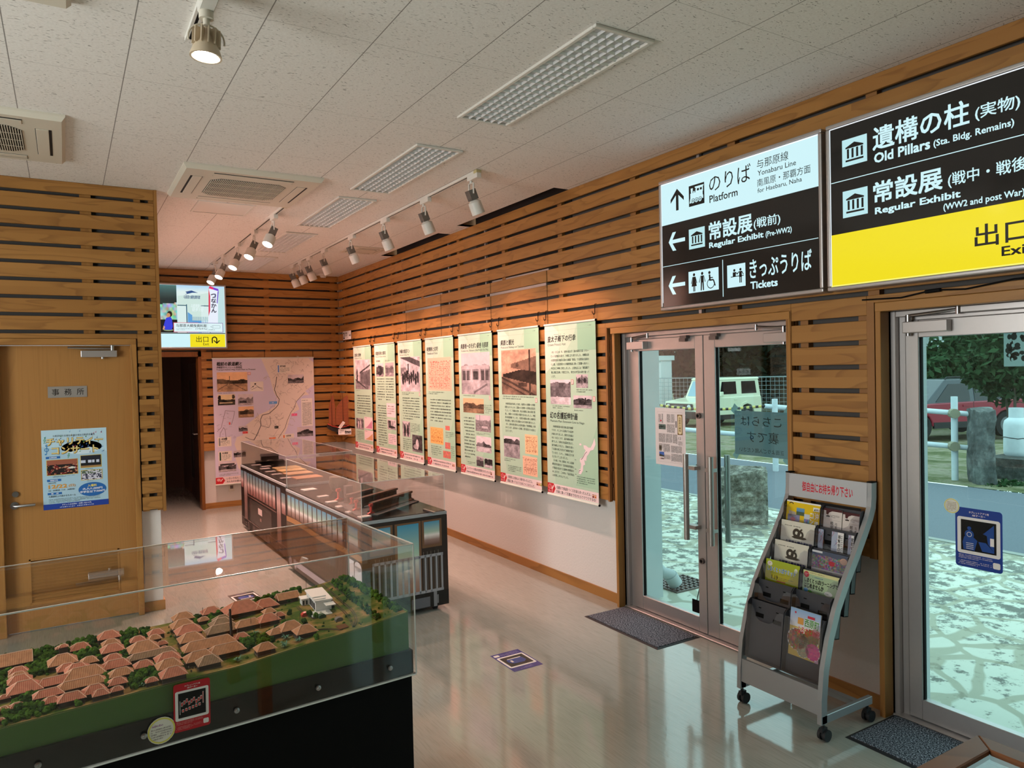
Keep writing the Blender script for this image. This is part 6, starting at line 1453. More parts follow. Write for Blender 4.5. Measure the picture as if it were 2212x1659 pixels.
for ys in ((YR_, YR_+.024), (YL_-.024, YL_)):
    b = MB(); n = len(prof); pl = ribbon(prof, .042)
    for i in range(n-1):
        q = [pl[i], pl[i+1], pl[2*n-2-i], pl[2*n-1-i]]; b.prism(q, 'y', *ys)
    b.build('side_rail', M_rackgrey, rack, M=RO)
    b = MB(); b.box(3.006, ys[0], .085, 3.405, ys[1], .125); b.build('foot_bar', M_rackgrey, rack, M=RO, bevel=.002, seg=1)
b = MB(); b.box(3.30, YR_+.024, .09, 3.335, YL_-.024, .115); b.build('cross_bar', M_rackgrey, rack, M=RO)
b = MB(); b.add([(3.006, YR_+.024, .125), (3.012, YR_+.024, .245), (3.012, YL_-.024, .245), (3.006, YL_-.024, .125), (3.018, YR_+.024, .125), (3.024, YR_+.024, .245), (3.024, YL_-.024, .245), (3.018, YL_-.024, .125)], [(3,2,1,0),(4,5,6,7),(1,2,6,5),(0,4,7,3)]); b.build('front_panel', M_rackgrey, rack, M=RO)
b = MB(); b.add([(3.413, YR_+.024, 1.068), (3.419, YR_+.024, 1.192), (3.419, YL_-.024, 1.192), (3.413, YL_-.024, 1.068), (3.425, YR_+.024, 1.068), (3.431, YR_+.024, 1.192), (3.431, YL_-.024, 1.192), (3.425, YL_-.024, 1.068)], [(3,2,1,0),(4,5,6,7),(1,2,6,5),(0,4,7,3)])
hd = b.build('header_panel', mat('header_light_grey', 'b4b6b9', .4, .1), rack, M=RO)
c = CV(); c.text('御自由にお持ち帰り下さい', .085, .036, .385, .088, H('c8102c'), 0, bold=.02); c.build('header_lettering', M_gprint, hd, M=wallM('x', 3.4128, 1.068, YL_-.024) @ Matrix.Rotation(math.radians(-2.8), 4, 'X'))
for y0, y1 in ((YR_-.001, YR_+.026), (YL_-.026, YL_+.001)): b = MB(); b.box(3.419, y0, 1.193, 3.464, y1, 1.199); b.build('end_cap', M_black, rack, M=RO)
for x, y in ((3.025, YR_+.012), (3.025, YL_-.012), (3.375, YR_+.012), (3.375, YL_-.012)):
    b = MB(); q = .012
    for s in (-1, 1): b.cyl((x+.012, y+s*.006, .029), (x+.012, y+s*.021, .029), .028, n=20)
    b.cyl((x+.012, y-.006, .029), (x+.012, y+.006, .029), .02, n=14); b.cyl((x, y, .03), (x, y, .088), .008, n=10); b.box(x-.016, y-.010, .045, x+.022, y+.010, .066)
    b.build('castor', M_rubber, rack, M=RO, smooth=True)
M_pock = mat('charcoal_pocket', '3a3c42', .3)
TOPS = [(3.398,1.052),(3.350,.950),(3.294,.848),(3.220,.752),(3.152,.656),(3.094,.558)]
PH = .305; cols_ = ((YL_-.028, YL_-.258), (YL_-.262, YR_+.028))
def pock_M(i, c_):
    xt, zt = TOPS[i]; lean = .040; y0 = cols_[c_][0]
    v = Vector((lean, 0, PH)).normalized(); u = Vector((0, -1, 0)); n_ = u.cross(v).normalized()   # n points away from the viewer
    if n_.x < 0: n_ = -n_
    M = Matrix.Identity(4); o = Vector((xt, y0, zt))-v*PH
    for r in range(3): M[r][0], M[r][1], M[r][2], M[r][3] = u[r], n_[r], v[r], o[r]
    return M
for i in range(6):
    for c_ in (0, 1):
        M = RO @ pock_M(i, c_); W = abs(cols_[c_][0]-cols_[c_][1])
        b = MB(); b.box(0, 0, 0, W, .003, PH-.005); b.box(0, -.030, 0, W, 0, .004)
        for u in (0, W-.003): b.prism([(-.030, 0), (.003, 0), (.003, PH), (-.012, PH), (-.030, PH-.02)], 'x', u, u+.003)
        for u, v in ((.035, .215), (W-.085, .205)): b.box(u, -.0012, v, u+.05, -.0004, v+.022, 1)
        b.box(.05, -.0012, .262, .066, -.0004, .267, 1); b.box(W-.07, -.0012, .262, W-.054, -.0004, .267, 1)
        k = b.build('pocket', [M_pock, M_black], rack, M=M)
        # clear front with a dipped upper edge
        pts = [(0, 0), (W, 0), (W, PH-.03), (W-.025, PH-.028), (W-.045, PH-.045), (W-.06, PH-.085), (W-.085, PH-.10), (.085, PH-.10), (.06, PH-.085), (.045, PH-.045), (.025, PH-.028), (0, PH-.03)]
        b = MB(); b.prism(pts, 'y', -.0315, -.0295); b.build('pocket_front', M_smoke, k)
def leaflet(i, c_, draw, label, u0=.006, w_=.212, h=.295, dv=0, dn=-.012, th=.004, rz=0):
    M = pock_M(i, c_) @ Matrix.Translation((u0, dn, .006+dv)) @ Matrix.Rotation(rz, 4, 'Y')
    t = empty('leaflet', M=M); tag(t, label, 'leaflet', 'leaflets in the brochure rack')
    c = CV(); draw(c, w_, h); c.build('cover', M_gprint, t)
    b = MB(); b.box(.0005, .0006, .0005, w_-.0005, th, h-.0005); b.build('pages', bpy.data.materials.get('paper_pages') or mat('paper_pages', 'd8d6d0', .8), t)
def bl_yellow(c, w_, h):
    c.slab(0, 0, w_, h, .0006, H('e8c21c')); c.rect(0, h-.008, w_, h, H('eceae4'), 1); c.ring(.030, h-.026, .012, .017, H('3a2a18'), 1, 30, 150)
    c.img(.065, h-.075, .115, h-.035, 16, 14, lambda s, t: (.25+.2*t, .45+.2*t, .75) if t > .5 else (.30, .38, .28)); c.img(.012, h-.110, .088, h-.075, 18, 12, lambda s, t: (.55, .55, .68) if (s-.45)**2+(t-.3)**2*.6 > .05 else (.75, .45, .5)); c.img(.115, h-.13, .150, h-.062, 12, 16, lambda s, t: (.8-.5*vn(s*6, t*7, 3)*(t < .6), .82-.4*vn(s*5, t*8, 4)*(t < .6), .84-.4*vn(s*6, t*6, 5)*(t < .6)))
    c.pg([(.015, h-.055), (.06, h-.060), (.065, h-.085), (.02, h-.085)], H('bcae9a'), 2)
    c.vtext('コンテ', .152, h-.145, .174, h-.050, H('f4f2ea'), 3, bold=.03); c.vtext('沖縄', .180, h-.13, .204, h-.045, H('f4f2ea'), 3, bold=.02); c.rect(.168, h-.040, .206, h-.020, H('eceae4'), 2); c.pg([(.172, h-.036), (.182, h-.036), (.180, h-.024)], H('2a6a3a'), 3); c.greek(.185, h-.035, .204, h-.025, 1, INK, 3, seed=2)
def bl_cream(c, w_, h):
    c.slab(0, 0, w_, h, .0006, H('d8cdc6')); c.rect(0, h-.012, w_, h, H('4a2226'), 1); c.pg([(w_*.12, h-.012), (w_*.46, h-.012), (w_*.30, h-.020), (w_*.24, h-.032), (w_*.14, h-.030)], H('4a2226'), 1)
    c.img(w_*.14, h-.043, w_*.34, h-.032, 10, 6, lambda s, t: (.15, .12, .12) if t < .4+.5*vn(s*5, 1, 3) else (.82, .78, .76)); c.greek(w_*.40, h-.046, w_*.86, h-.030, 3, INK, 1, seed=3); c.rect(w_*.35, h-.058, w_*.95, h-.0572, H('8a807c'), 1)
    c.vtext('軽便与', w_*.40, h-.125, w_*.56, h-.062, INK, 2, bold=0); c.vtext('与那原', w_*.66, h-.12, w_*.76, h-.066, INK, 2, bold=-.005)
def bl_tug(c, w_, h):
    c.slab(0, 0, w_, h, .0006, H('dcd8c8')); c.greek(.025, h-.030, .185, h-.022, 1, INK, 1, seed=7, cw=.009)
    D = H('3c362c')
    c.ring(.100, h-.060, .009, .024, D, 1); c.ring(.125, h-.066, .008, .020, D, 2); c.line([(.118, h-.050), (.134, h-.036)], .009, D, 3); c.pg([(.070, h-.084), (.085, h-.077), (.155, h-.077), (.166, h-.084), (.148, h-.090), (.090, h-.090)], D, 3)
    c.text('与那原大綱曳資料館', .035, h-.125, .20, h-.102, H('1d1c5a'), 2, bold=.03)
def bl_strip(lbl):
    def f(c, w_, h):
        c.slab(0, 0, w_, h, .0006, H('a9b2c6')); rd = random.Random(3)
        for k in range(10): u = rd.uniform(0, w_); v = rd.uniform(h-.16, h); c.line([(u, v), (min(w_, u+.012), v+.02), (u+.004, min(h, v+.03))], .0016, H('b8485a') if k % 2 else H('6f7fa8'), 1)
        if lbl: c.rect(w_*.5, 0, w_, h, H('e6e4e2'), 2); c.vtext('展覧会のご案', w_*.54, h-.135, w_*.76, h-.012, INK, 3, bold=.02); c.greek(w_*.80, h-.10, w_*.95, h-.012, 9, INK, 3, seed=4)
    return f
def bl_crowd(c, w_, h):
    c.slab(0, 0, w_, h, .0006, H('c9c6c4')); c.img(0, h-.090, w_, h, 56, 26, lambda s, t: ((.30, .34, .42) if t > .72+.1*vn(s*5, 0, 3) else ((.70, .20, .25) if (s-.55)**2*3+(t-.4)**2 < .02 else (.25+.45*vn(s*34, t*18, 4), .22+.42*vn(s*34, t*18, 5), .26+.42*vn(s*34, t*18, 6)))), 1)
    c.ell(w_*.86, h-.030, .020, .016, H('c8a08a'), 2); c.greek(w_*.35, h-.104, w_*.75, h-.097, 1, INK2, 2, seed=8); c.rect(0, h-.012, .06, h-.002, H('d8dadd'), 2)
def bl_summit(c, w_, h):
    c.slab(0, 0, w_, h, .0006, H('a9b22a')); c.grad(0, h-.10, w_, h, [(0, H('b8a92c')), (1, H('a4b82c'))], 1); c.ell(.026, h-.022, .016, .013, H('ecebdc'), 2); c.greek(.015, h-.030, .037, h-.014, 2, H('c0485a'), 3, seed=5)
    c.text('しまくとぅばサミット', .012, h-.060, .190, h-.036, H('e8f2f4'), 2, bold=.06); c.text('しまくとぅばサミット', .012, h-.060, .190, h-.036, H('2a6ab0'), 3, bold=.015)
    c.greek(.03, h-.072, .18, h-.062, 2, INK2, 2, seed=6); c.text('1.19', .042, h-.100, .082, h-.078, H('2a2216'), 2, bold=.01); c.greek(.088, h-.098, .18, h-.082, 2, INK2, 2, seed=7); c.ell(.19, h-.030, .010, .012, H('d8dcc0'), 2)
    c.rect(.075, h-.108, .13, h-.102, H('b8442a'), 2)
def bl_elearn(c, w_, h):
    c.slab(0, 0, w_, h, .0006, H('a7bf98')); c.rect(0, h-.016, w_, h, H('d8d49a'), 1); c.greek(.04, h-.012, .18, h-.005, 1, INK2, 2, seed=9); c.ell(.020, h-.020, .015, .015, H('c03a4a'), 2); c.greek(.010, h-.027, .030, h-.013, 2, H('f0dcdc'), 3, seed=2)
    c.text('しまくとぅばEラーニングで', .010, h-.058, .200, h-.036, H('1c1a16'), 2, bold=.03); c.text('はじめませんか', .010, h-.086, .122, h-.062, H('1c1a16'), 2, bold=.03); c.greek(.055, h-.032, .16, h-.022, 1, H('3a6a9a'), 2, seed=3)
    c.ell(.022, h-.098, .013, .010, H('5a96c8'), 2); c.ell(.045, h-.103, .012, .010, H('5a9a4a'), 2); c.ell(.150, h-.092, .022, .012, H('e8e8e0'), 2); c.greek(.134, h-.096, .166, h-.088, 1, INK, 3, seed=4); c.ell(.036, h-.112, .010, .008, H('d8783a'), 3)
def bl_mag(c, w_, h):
    c.slab(0, 0, w_, h, .0006, H('d8b75a')); c.grad(0, h*.62, w_, h, [(0, H('e8e4e2')), (.5, H('b8c4dc')), (1, H('8ab0d8'))], 1); c.rect(w_*.88, 0, w_, h*.6, H('c89ab0'), 1); c.rect(w_*.90, h*.3, w_, h*.55, H('d8b75a'), 2)
    c.text('西原町', .085, h-.075, .165, h-.038, H('f2f2ea'), 3, bold=.07); c.text('西原町', .085, h-.075, .165, h-.038, H('3f8a3a'), 4, bold=.02); c.text('ふるさと納税', .045, h-.112, .172, h-.080, H('f2f2ea'), 3, bold=.07); c.text('ふるさと納税', .045, h-.112, .172, h-.080, H('c82a3a'), 4, bold=.02); c.rect(.10, h-.032, .14, h-.020, H('c8384a'), 4); c.ell(.03, h-.02, .005, .005, H('c8384a'), 4)
    c.rect(.045, h-.072, .078, h-.040, H('d89a4a'), 3)
    for u, v, r, f in ((.045, h*.36, .052, lambda s, t: (.35+.5*vn(s*9, t*9, 3), .25+.35*vn(s*9, t*9, 4), .18+.25*vn(s*9, t*9, 5))), (.125, h*.46, .044, lambda s, t: (.40+.25*vn(s*7, t*7, 6), .30+.2*vn(s*7, t*7, 7), .22)), (.140, h*.20, .040, lambda s, t: (.75+.2*vn(s*8, t*8, 8), .22+.2*vn(s*8, t*8, 9), .55)), (.085, h*.17, .034, lambda s, t: (.6+.2*vn(s*8, t*8, 1), .65, .52)), (.082, h*.36, .030, lambda s, t: (.75, .62+.2*vn(s*8, t*8, 2), .62)), (.150, h*.60, .022, lambda s, t: (.72, .62, .6))):
        n = 12
        c.ell(u, v, r*1.05, r*1.05, H('ece8e0'), 3)
        for a in range(n):
            for b_ in range(n):
                s, t = (a+.5)/n*2-1, (b_+.5)/n*2-1
                if s*s+t*t < 1.0: c.rect(u+r*(s-1/n), v+r*(t-1/n), u+r*(s+1/n), v+r*(t+1/n), s2l(tuple(min(1, max(0, q)) for q in f(s, t))), 4)
leaflet(0, 0, bl_yellow, 'yellow leaflet with holiday photos in the top left pocket of the brochure rack', dv=0)
leaflet(0, 1, bl_cream, 'left of the two cream leaflets with dark red heads in the top right pocket', .004, .106, .29, dv=-.006)
leaflet(0, 1, bl_cream, 'right of the two cream leaflets with dark red heads in the top right pocket', .114, .106, .29, dv=-.010)
leaflet(1, 0, bl_tug, 'white leaflet with a dark rope drawing under the yellow leaflet', dv=0)
leaflet(1, 1, bl_strip(False), 'bluish patterned leaflet at the left of the second right-hand pocket', .004, .030, .29, dv=-.008)
leaflet(1, 1, bl_strip(True), 'patterned leaflet with a white spine in the middle of the second right-hand pocket', .082, .068, .29, dv=-.008)
leaflet(1, 1, bl_strip(True), 'white-spined leaflet at the right edge of the second right-hand pocket', .175, .034, .29, dv=-.010)
leaflet(2, 0, bl_tug, 'white leaflet with a dark rope drawing above the lime green leaflet', dv=0)
leaflet(2, 1, bl_crowd, 'leaflet with a photo of a festival crowd in the third right-hand pocket', .006, .210, .29, dv=-.004)
leaflet(3, 0, bl_summit, 'lime green leaflet with blue title in the fourth left-hand pocket', dv=.002)
leaflet(3, 1, bl_elearn, 'pale green leaflet with black title in the fourth right-hand pocket', .006, .212, .292, dv=-.004)
leaflet(5, 1, bl_mag, 'colourful town gift magazine standing in the lowest right-hand pocket', .022, .172, .232, dv=.085, th=.008)

# ------------------------------------------------------------------ mats
def carpet_mat():
    m, N, Lk, p = nm('speckled_grey_carpet')
    tc = N.new('ShaderNodeTexCoord'); mp = N.new('ShaderNodeMapping'); mp.inputs['Scale'].default_value = (105, 190, 1); mp.inputs['Rotation'].default_value = (0, 0, .5); Lk.new(tc.outputs['Object'], mp.inputs[0])
    nz = N.new('ShaderNodeTexNoise'); nz.inputs['Scale'].default_value = 1; nz.inputs['Detail'].default_value = 3; nz.inputs['Roughness'].default_value = .7; Lk.new(mp.outputs[0], nz.inputs['Vector'])
    Lk.new(ramp(N, Lk, nz.outputs['Fac'], [(.38, H('1c1e24')), (.5, H('484c55')), (.6, H('a2a6b0'))]), p.inputs['Base Color'])
    p.inputs['Roughness'].default_value = 1; p.inputs['Specular IOR Level'].default_value = .1
    bp = N.new('ShaderNodeBump'); bp.inputs['Strength'].default_value = .6; bp.inputs['Distance'].default_value = .006; Lk.new(nz.outputs['Fac'], bp.inputs['Height']); Lk.new(bp.outputs['Normal'], p.inputs['Normal']); return m
M_carp = carpet_mat()
for x0, y0, x1, y1, l in ((3.157, 3.475, 3.535, 4.246, 'speckled grey door mat in front of the double glass door'), (3.142, 1.36, 3.555, 2.157, 'speckled grey door mat in front of the right glass door')):
    t = empty('door_mat', ((x0+x1)/2, (y0+y1)/2, 0)); tag(t, l, 'door mat', 'door mats'); a, c_ = (x1-x0)/2, (y1-y0)/2
    b = MB(); b.add([(-a,-c_,.0005),(a,-c_,.0005),(a,c_,.0005),(-a,c_,.0005),(-a+.012,-c_+.012,.006),(a-.012,-c_+.012,.006),(a-.012,c_-.012,.006),(-a+.012,c_-.012,.006)], [(3,2,1,0),(4,5,6,7),(0,1,5,4),(1,2,6,5),(2,3,7,6),(3,0,4,7)]); b.build('rubber_border', M_rubber, t)
    b = MB(); b.box(-a+.020, -c_+.020, .004, a-.020, c_-.020, .0095); b.build('carpet', M_carp, t)

# ------------------------------------------------------------------ glass-topped table in the near right corner
TZ = .80
t = empty('display_table', (2.05, 1.015, 0)); tag(t, 'brown wooden table corner with a glass top at the bottom right edge', 'table')
L_, D_, fw_, th = 1.05, .62, .058, .038
b = MB(); b.prism([(0,0),(-fw_,-fw_),(-fw_,-D_+fw_),(0,-D_)], 'z', TZ-th, TZ); b.prism([(0,0),(-L_,0),(-L_+fw_,-fw_),(-fw_,-fw_)], 'z', TZ-th, TZ); b.prism([(-L_,0),(-L_,-D_),(-L_+fw_,-D_+fw_),(-L_+fw_,-fw_)], 'z', TZ-th, TZ); b.prism([(0,-D_),(-fw_,-D_+fw_),(-L_+fw_,-D_+fw_),(-L_,-D_)], 'z', TZ-th, TZ)
b.build('top_frame', M_tablewood, t, bevel=.003, seg=1)
b = MB(); b.box(-L_+fw_-.004, -D_+fw_-.004, TZ-.014, -fw_+.004, -fw_+.004, TZ-.008); b.build('glass_top', M_acryl, t)
b = MB(); b.box(-L_+.03, -D_+.03, TZ-th-.10, -.03, -.03, TZ-th-.085); b.build('tray', mat('table_tray_grey', '5a544c', .7), t)
b = MB()
for q in ((-L_+.02, -D_+.02, -.02, -D_+.04), (-L_+.02, -.04, -.02, -.02), (-L_+.02, -D_+.04, -L_+.04, -.04), (-.04, -D_+.04, -.02, -.04)): b.box(q[0], q[1], TZ-th-.11, q[2], q[3], TZ-th)
b.build('apron', M_tablewood, t)
for x in (-L_+.05, -.05):
    for y in (-D_+.05, -.05): b = MB(); b.box(x-.03, y-.03, 0, x+.03, y+.03, TZ-th); b.build('leg', M_tablewood, t, bevel=.004)
for (x, y, w_, d, rz, col, l) in ((1.90, .925, .13, .085, .0, 'b9b09c', 'pale caption paper under the glass of the brown table'), (1.86, .80, .20, .13, .0, '7a4a34', 'brown printed photo under the glass of the brown table')):
    card(x, y, TZ-th-.0845, w_, d, rz, l, col, .002, 40, 'caption_paper', 'papers under the table glass', cat='paper')

# ------------------------------------------------------------------ signs and papers on doors
t = empty('name_plate', M=wallM('y', YD-.004, 1.671, -.113)); tag(t, 'silver name plate on the wooden office door', 'sign')
b = MB(); b.box(0, 0, 0, .246, .004, .081); b.build('plate', mat('satin_silver_plate', 'a9a5a0', .35, .5), t); c = CV()
for k, ch in enumerate('事務所'): c.text(ch, .025+.078*k, .016, .070+.078*k, .064, H('14110f'), 1, bold=-.005)
c.build('lettering', M_gprint, t)
def concert(c):
    W, Hh = .412, .577; LB = H('a9cce0'); NB = H('1f3f9a'); TB = H('2566b0')
    c.slab(0, 0, W, Hh, .0008, LB); c.pg([(0, .577), (.412, .577), (.412, .40), (.30, .44), (.18, .41), (0, .46)], H('b8d8e8'), 1); c.ell(.25, .44, .13, .05, H('cfe4ee'), 1)
    c.text('与那原町社会福祉協議会福祉活動資金造成', .070, .525, .336, .540, INK, 2, bold=0)
    rd = random.Random(6)
    for k in range(46):
        u, v = rd.uniform(.02, .39), rd.uniform(.395, .56); cl = H(rd.choice(['4a7ac0', '5a5a9a', '6aa0d0', '3a4a7a', 'c04a6a', '4a9a5a', 'c8a03a'])); c.ell(u, v, .004, .003, cl, 2, 8); c.rect(u+.0025, v, u+.0035, v+.013, cl, 2)
    for u, v, cl, s in ((.030, .435, '3f8ac8', 1), (.020, .505, '4aa06a', .6), (.165, .385, '4aa06a', .5)):
        c.ring(u, v, .010*s, .014*s, H(cl), 3); c.line([(u, v-.03*s), (u+.002, v+.035*s)], .003*s, H(cl), 3); c.ring(u+.003, v+.03*s, .005*s, .009*s, H(cl), 3); c.ell(u-.006*s, v-.032*s, .006*s, .005*s, H(cl), 3)
    for tx, u0, v0, u1, v1 in (('チャリティー', .028, .462, .388, .515), ('コンサート', .060, .398, .356, .452)):
        c.text(tx, u0, v0, u1, v1, H('2a2a3a'), 4, bold=.055); c.text(tx, u0, v0, u1, v1, H('c9a23a'), 5, bold=.032); c.text(tx, u0, v0+.003, u1, v1+.001, H('efe0a0'), 6, bold=-.004)
    def tagb(u0, v0, u1, v1, s): c.rect(u0, v0, u1, v1, TB, 3); c.text(s, u0+.02, v0+.003, u1-.02, v1-.003, H('e8f0f6'), 4, bold=.02)
    tagb(.024, .369, .112, .385, '出演団体'); tagb(.027, .203, .114, .219, '開催日時'); tagb(.028, .107, .116, .122, '場　所')
    c.rect(.026, .247, .222, .360, H('e0c24a'), 3)
    c.img(.029, .250, .219, .358, 44, 28, lambda s, t: ((.62, .36, .28) if t > .66+.06*vn(s*7, 0, 2) else ((.90, .88, .85) if ((s-.82)**2*6+(t-.42)**2*22) < .10 and vn(s*16, t*14, 8) > .42 else ((.12, .09, .09) if vn(s*15, t*11, 3) > .48 else (.78, .58, .46) if vn(s*22, t*18, 5) > .62 else (.45, .12, .12)))), 4)
    c.rect(.238, .285, .374, .379, H('e0c24a'), 3); c.img(.241, .288, .371, .376, 34, 26, lambda s, t: ((.12, .14, .18) if t > .62 else ((.80, .83, .90) if vn(s*11, 1, 2) > .45 and .38 < t < .8-.2*s*0 else ((.09, .09, .11) if t > .16 else (.62, .48, .30)))), 4)
    c.rect(.239, .193, .377, .269, H('e0c24a'), 3); c.img(.242, .196, .374, .266, 36, 24, lambda s, t: ((.82, .82, .88) if vn(s*18, t*13, 4) > .52 else (.20, .20, .30) if t < .62 else (.35, .42, .34)), 4)
    c.greek(.06, .231, .20, .243, 2, INK, 3, seed=3); c.greek(.27, .274, .35, .281, 1, INK, 3, seed=4); c.greek(.275, .183, .345, .190, 1, INK, 3, seed=5)
    c.text('2024年', .034, .187, .083, .198, INK, 3, bold=0); c.text('12/22', .034, .152, .150, .178, H('d99a3a'), 4, bold=.03); c.text('(日)', .160, .153, .202, .174, H('d99a3a'), 4, bold=.02); c.text('14：00開演（13：30開場）', .034, .131, .198, .144, INK, 3, bold=0)
    c.text('与那原町上の森かなちホール', .034, .087, .202, .101, INK, 3, bold=.004)
    c.ell(.310, .124, .090, .051, TB, 3, 36); c.text('入場料', .280, .143, .338, .161, H('f0dc5a'), 4, bold=.02); c.text('大人/1,000円', .246, .121, .374, .138, H('eef2f6'), 4, bold=.02); c.text('中学生以下/500円', .230, .099, .390, .116, H('eef2f6'), 4, bold=.02)
    c.greek(.034, .044, .36, .078, 4, INK2, 3, seed=7); c.rect(0, 0, W, .040, NB, 3); c.text('チケットのお求め・お問い合わせ先', .115, .022, .300, .034, H('e8ecf4'), 4, bold=.01); c.greek(.10, .006, .325, .019, 1, H('dfe4f0'), 4, seed=9, cw=.011, last=1)
t = empty('concert_poster', M=wallM('y', YD-.0015, .860, -.163)); tag(t, 'light blue charity concert poster on the wooden office door', 'poster'); c = CV(); concert(c); c.build('sheet', M_print, t)
def newsp(c):
    W, Hh = .297, .404
    c.slab(0, 0, W, Hh, .0006, H('dcd6d6')); F = H('5a5654')
    c.line([(.024, .376), (.272, .376), (.272, .022), (.024, .022), (.024, .376)], .001, H('a8a2a0'), 1)
    c.rect(.222, .222, .270, .362, H('7a6230'), 1); c.rrect(.228, .228, .264, .356, .012, H('d9cda8'), 2); c.vtext('与那原大綱曳', .236, .242, .256, .346, H('8a7338'), 3, bold=.02)
    sd = 0
    for q in ((.118,.302,.155,.362),(.162,.302,.196,.362),(.118,.230,.196,.292),(.034,.158,.100,.222),(.106,.158,.170,.222),(.176,.158,.220,.222),(.226,.146,.268,.178),(.034,.112,.072,.150),(.078,.092,.145,.150),(.156,.092,.262,.142),(.156,.032,.262,.086),(.085,.040,.148,.075),(.034,.30,.058,.36),(.066,.292,.082,.362)):
        sd += 1
        n = max(2, int((q[2]-q[0])/.0072))
        for k in range(n):
            u = q[2]-(k+1)*(q[2]-q[0])/n; rd = random.Random(sd*31+k); v = q[3]
            while v > q[1]+.004:
                hh = rd.uniform(.002, .0045); c.rect(u+.0012, v-hh, u+.0058, v-.0004, F if rd.random() > .25 else H('a39d9a'), 2); v -= hh+.001
    for q, f in (((.036,.252,.106,.288), photo(3, .7, .3, .45, .2, .4, (.8, 1, .95), .2)), ((.036,.098,.062,.136), photo(5, .6, .3, .4, .25, .5, (1, .95, .8), .3)), ((.036,.058,.086,.092), lambda s, t: (.25, .4, .7) if t > .55-.3*s else (.25, .26, .24))): c.img(*q, 18, 12, f, 2)
    c.ell(.058, .313, .008, .006, H('d04a5a'), 3); c.text('12', .232, .190, .256, .206, F, 3, bold=0); c.rect(.205, .27, .214, .316, F, 3)
    for k, cl in enumerate(('d8b0b0', '8a5a4a', '2a2a2a', '6a4a40')): c.ell(.044+.012*k, .044, .005, .006, H(cl), 3, 10)
t = empty('newspaper_cutting', M=wallM('x', XW+.0525, 1.103, 3.943)); tag(t, 'newspaper page taped to the left leaf of the double glass door', 'paper'); c = CV(); newsp(c); c.build('sheet', M_print, t)
# notice read from outside: the paper seen from behind
t = empty('reverse_notice', M=wallM('x', XW+.0625, 1.236, 3.222)); tag(t, 'grey paper notice with mirrored writing on the right leaf of the double glass door', 'notice')
c = CV(); W, Hh = .40, .275; GN = H('7f8c98'); c.slab(0, 0, W, Hh, .0006, GN)
c.text('こちらは', .048, .185, .355, .242, H('1a1d24'), 1, bold=-.018, flip=True); c.text('裏です', .098, .082, .335, .152, H('1a1d24'), 1, bold=-.018, flip=True); c.text('正面よりご入館ください', .035, .020, .370, .048, H('1a1d24'), 1, bold=-.012, flip=True)
for u, v in ((.0, .285), (W, .285), (.01, .0), (W-.01, .0)): c.pg([(u-.03, v-.01), (u+.0, v-.035), (u+.03, v+.01), (u+.0, v+.035)], H('9fb2ba'), -1)
c.build('sheet', M_print, t)
t = empty('weathered_notice', M=wallM('x', XW+.0625, 1.765, 1.660)); tag(t, 'white sheet with worn black lettering high on the right glass door', 'notice')
c = CV(); c.slab(0, 0, .30, .225, .0008, H('c3ccd2')); rd = random.Random(4)
for k in range(26): u, v = rd.uniform(.02, .09), rd.uniform(.02, .20); c.ell(u, v, rd.uniform(.006, .016), rd.uniform(.006, .018), H('1c1814'), 1, 9)
for k in range(9): u, v = rd.uniform(.02, .09), rd.uniform(.02, .20); c.ell(u, v, .005, .008, H('c3ccd2'), 2, 7)
c.build('sheet', M_print, t)
# ------------------------------------------------------------------ outdoors
def stone_mat():
    m, N, Lk, p = nm('pale_crazy_paving')
    tc = N.new('ShaderNodeTexCoord'); nz = N.new('ShaderNodeTexNoise'); nz.inputs['Scale'].default_value = 1.6; Lk.new(tc.outputs['Object'], nz.inputs['Vector'])
    ad = N.new('ShaderNodeVectorMath'); ad.operation = 'MULTIPLY_ADD'; Lk.new(nz.outputs['Color'], ad.inputs[0]); ad.inputs[1].default_value = (.35, .35, 0); Lk.new(tc.outputs['Object'], ad.inputs[2])
    vo = N.new('ShaderNodeTexVoronoi'); vo.feature = 'DISTANCE_TO_EDGE'; vo.inputs['Scale'].default_value = 2.3; Lk.new(ad.outputs[0], vo.inputs['Vector'])
    joint = ramp(N, Lk, vo.outputs['Distance'], [(0, (1,1,1)), (.045, (1,1,1)), (.07, (0,0,0))])
    n2 = N.new('ShaderNodeTexNoise'); n2.inputs['Scale'].default_value = 9; n2.inputs['Detail'].default_value = 7; n2.inputs['Roughness'].default_value = .7; Lk.new(tc.outputs['Object'], n2.inputs['Vector'])
    n3 = N.new('ShaderNodeTexNoise'); n3.inputs['Scale'].default_value = 1.1; Lk.new(tc.outputs['Object'], n3.inputs['Vector'])
    # dark lichen, thicker away from the door
    sx = N.new('ShaderNodeSeparateXYZ'); Lk.new(tc.outputs['Object'], sx.inputs[0])
    far = mth(N, Lk, 'MULTIPLY', mth(N, Lk, 'MINIMUM', mth(N, Lk, 'MAXIMUM', mth(N, Lk, 'SUBTRACT', sx.outputs[0], 4.6), 0), 1.2), .085)
    f = mth(N, Lk, 'ADD', mth(N, Lk, 'ADD', n2.outputs['Fac'], far), mth(N, Lk, 'MULTIPLY', mth(N, Lk, 'SUBTRACT', n3.outputs['Fac'], .5), .3))
    spots_ = ramp(N, Lk, f, [(0, H('d9dccf')), (.56, H('d2d6c8')), (.63, H('73766e')), (1, H('55584f'))])
    mx = N.new('ShaderNodeMix'); mx.data_type = 'RGBA'; Lk.new(mth(N, Lk, 'MULTIPLY', joint, .75), mx.inputs['Factor']); Lk.new(spots_, mx.inputs['A']); mx.inputs['B'].default_value = (*H('9c9a84'), 1)
    Lk.new(mx.outputs['Result'], p.inputs['Base Color']); p.inputs['Roughness'].default_value = .75; return m
GZ = -.08
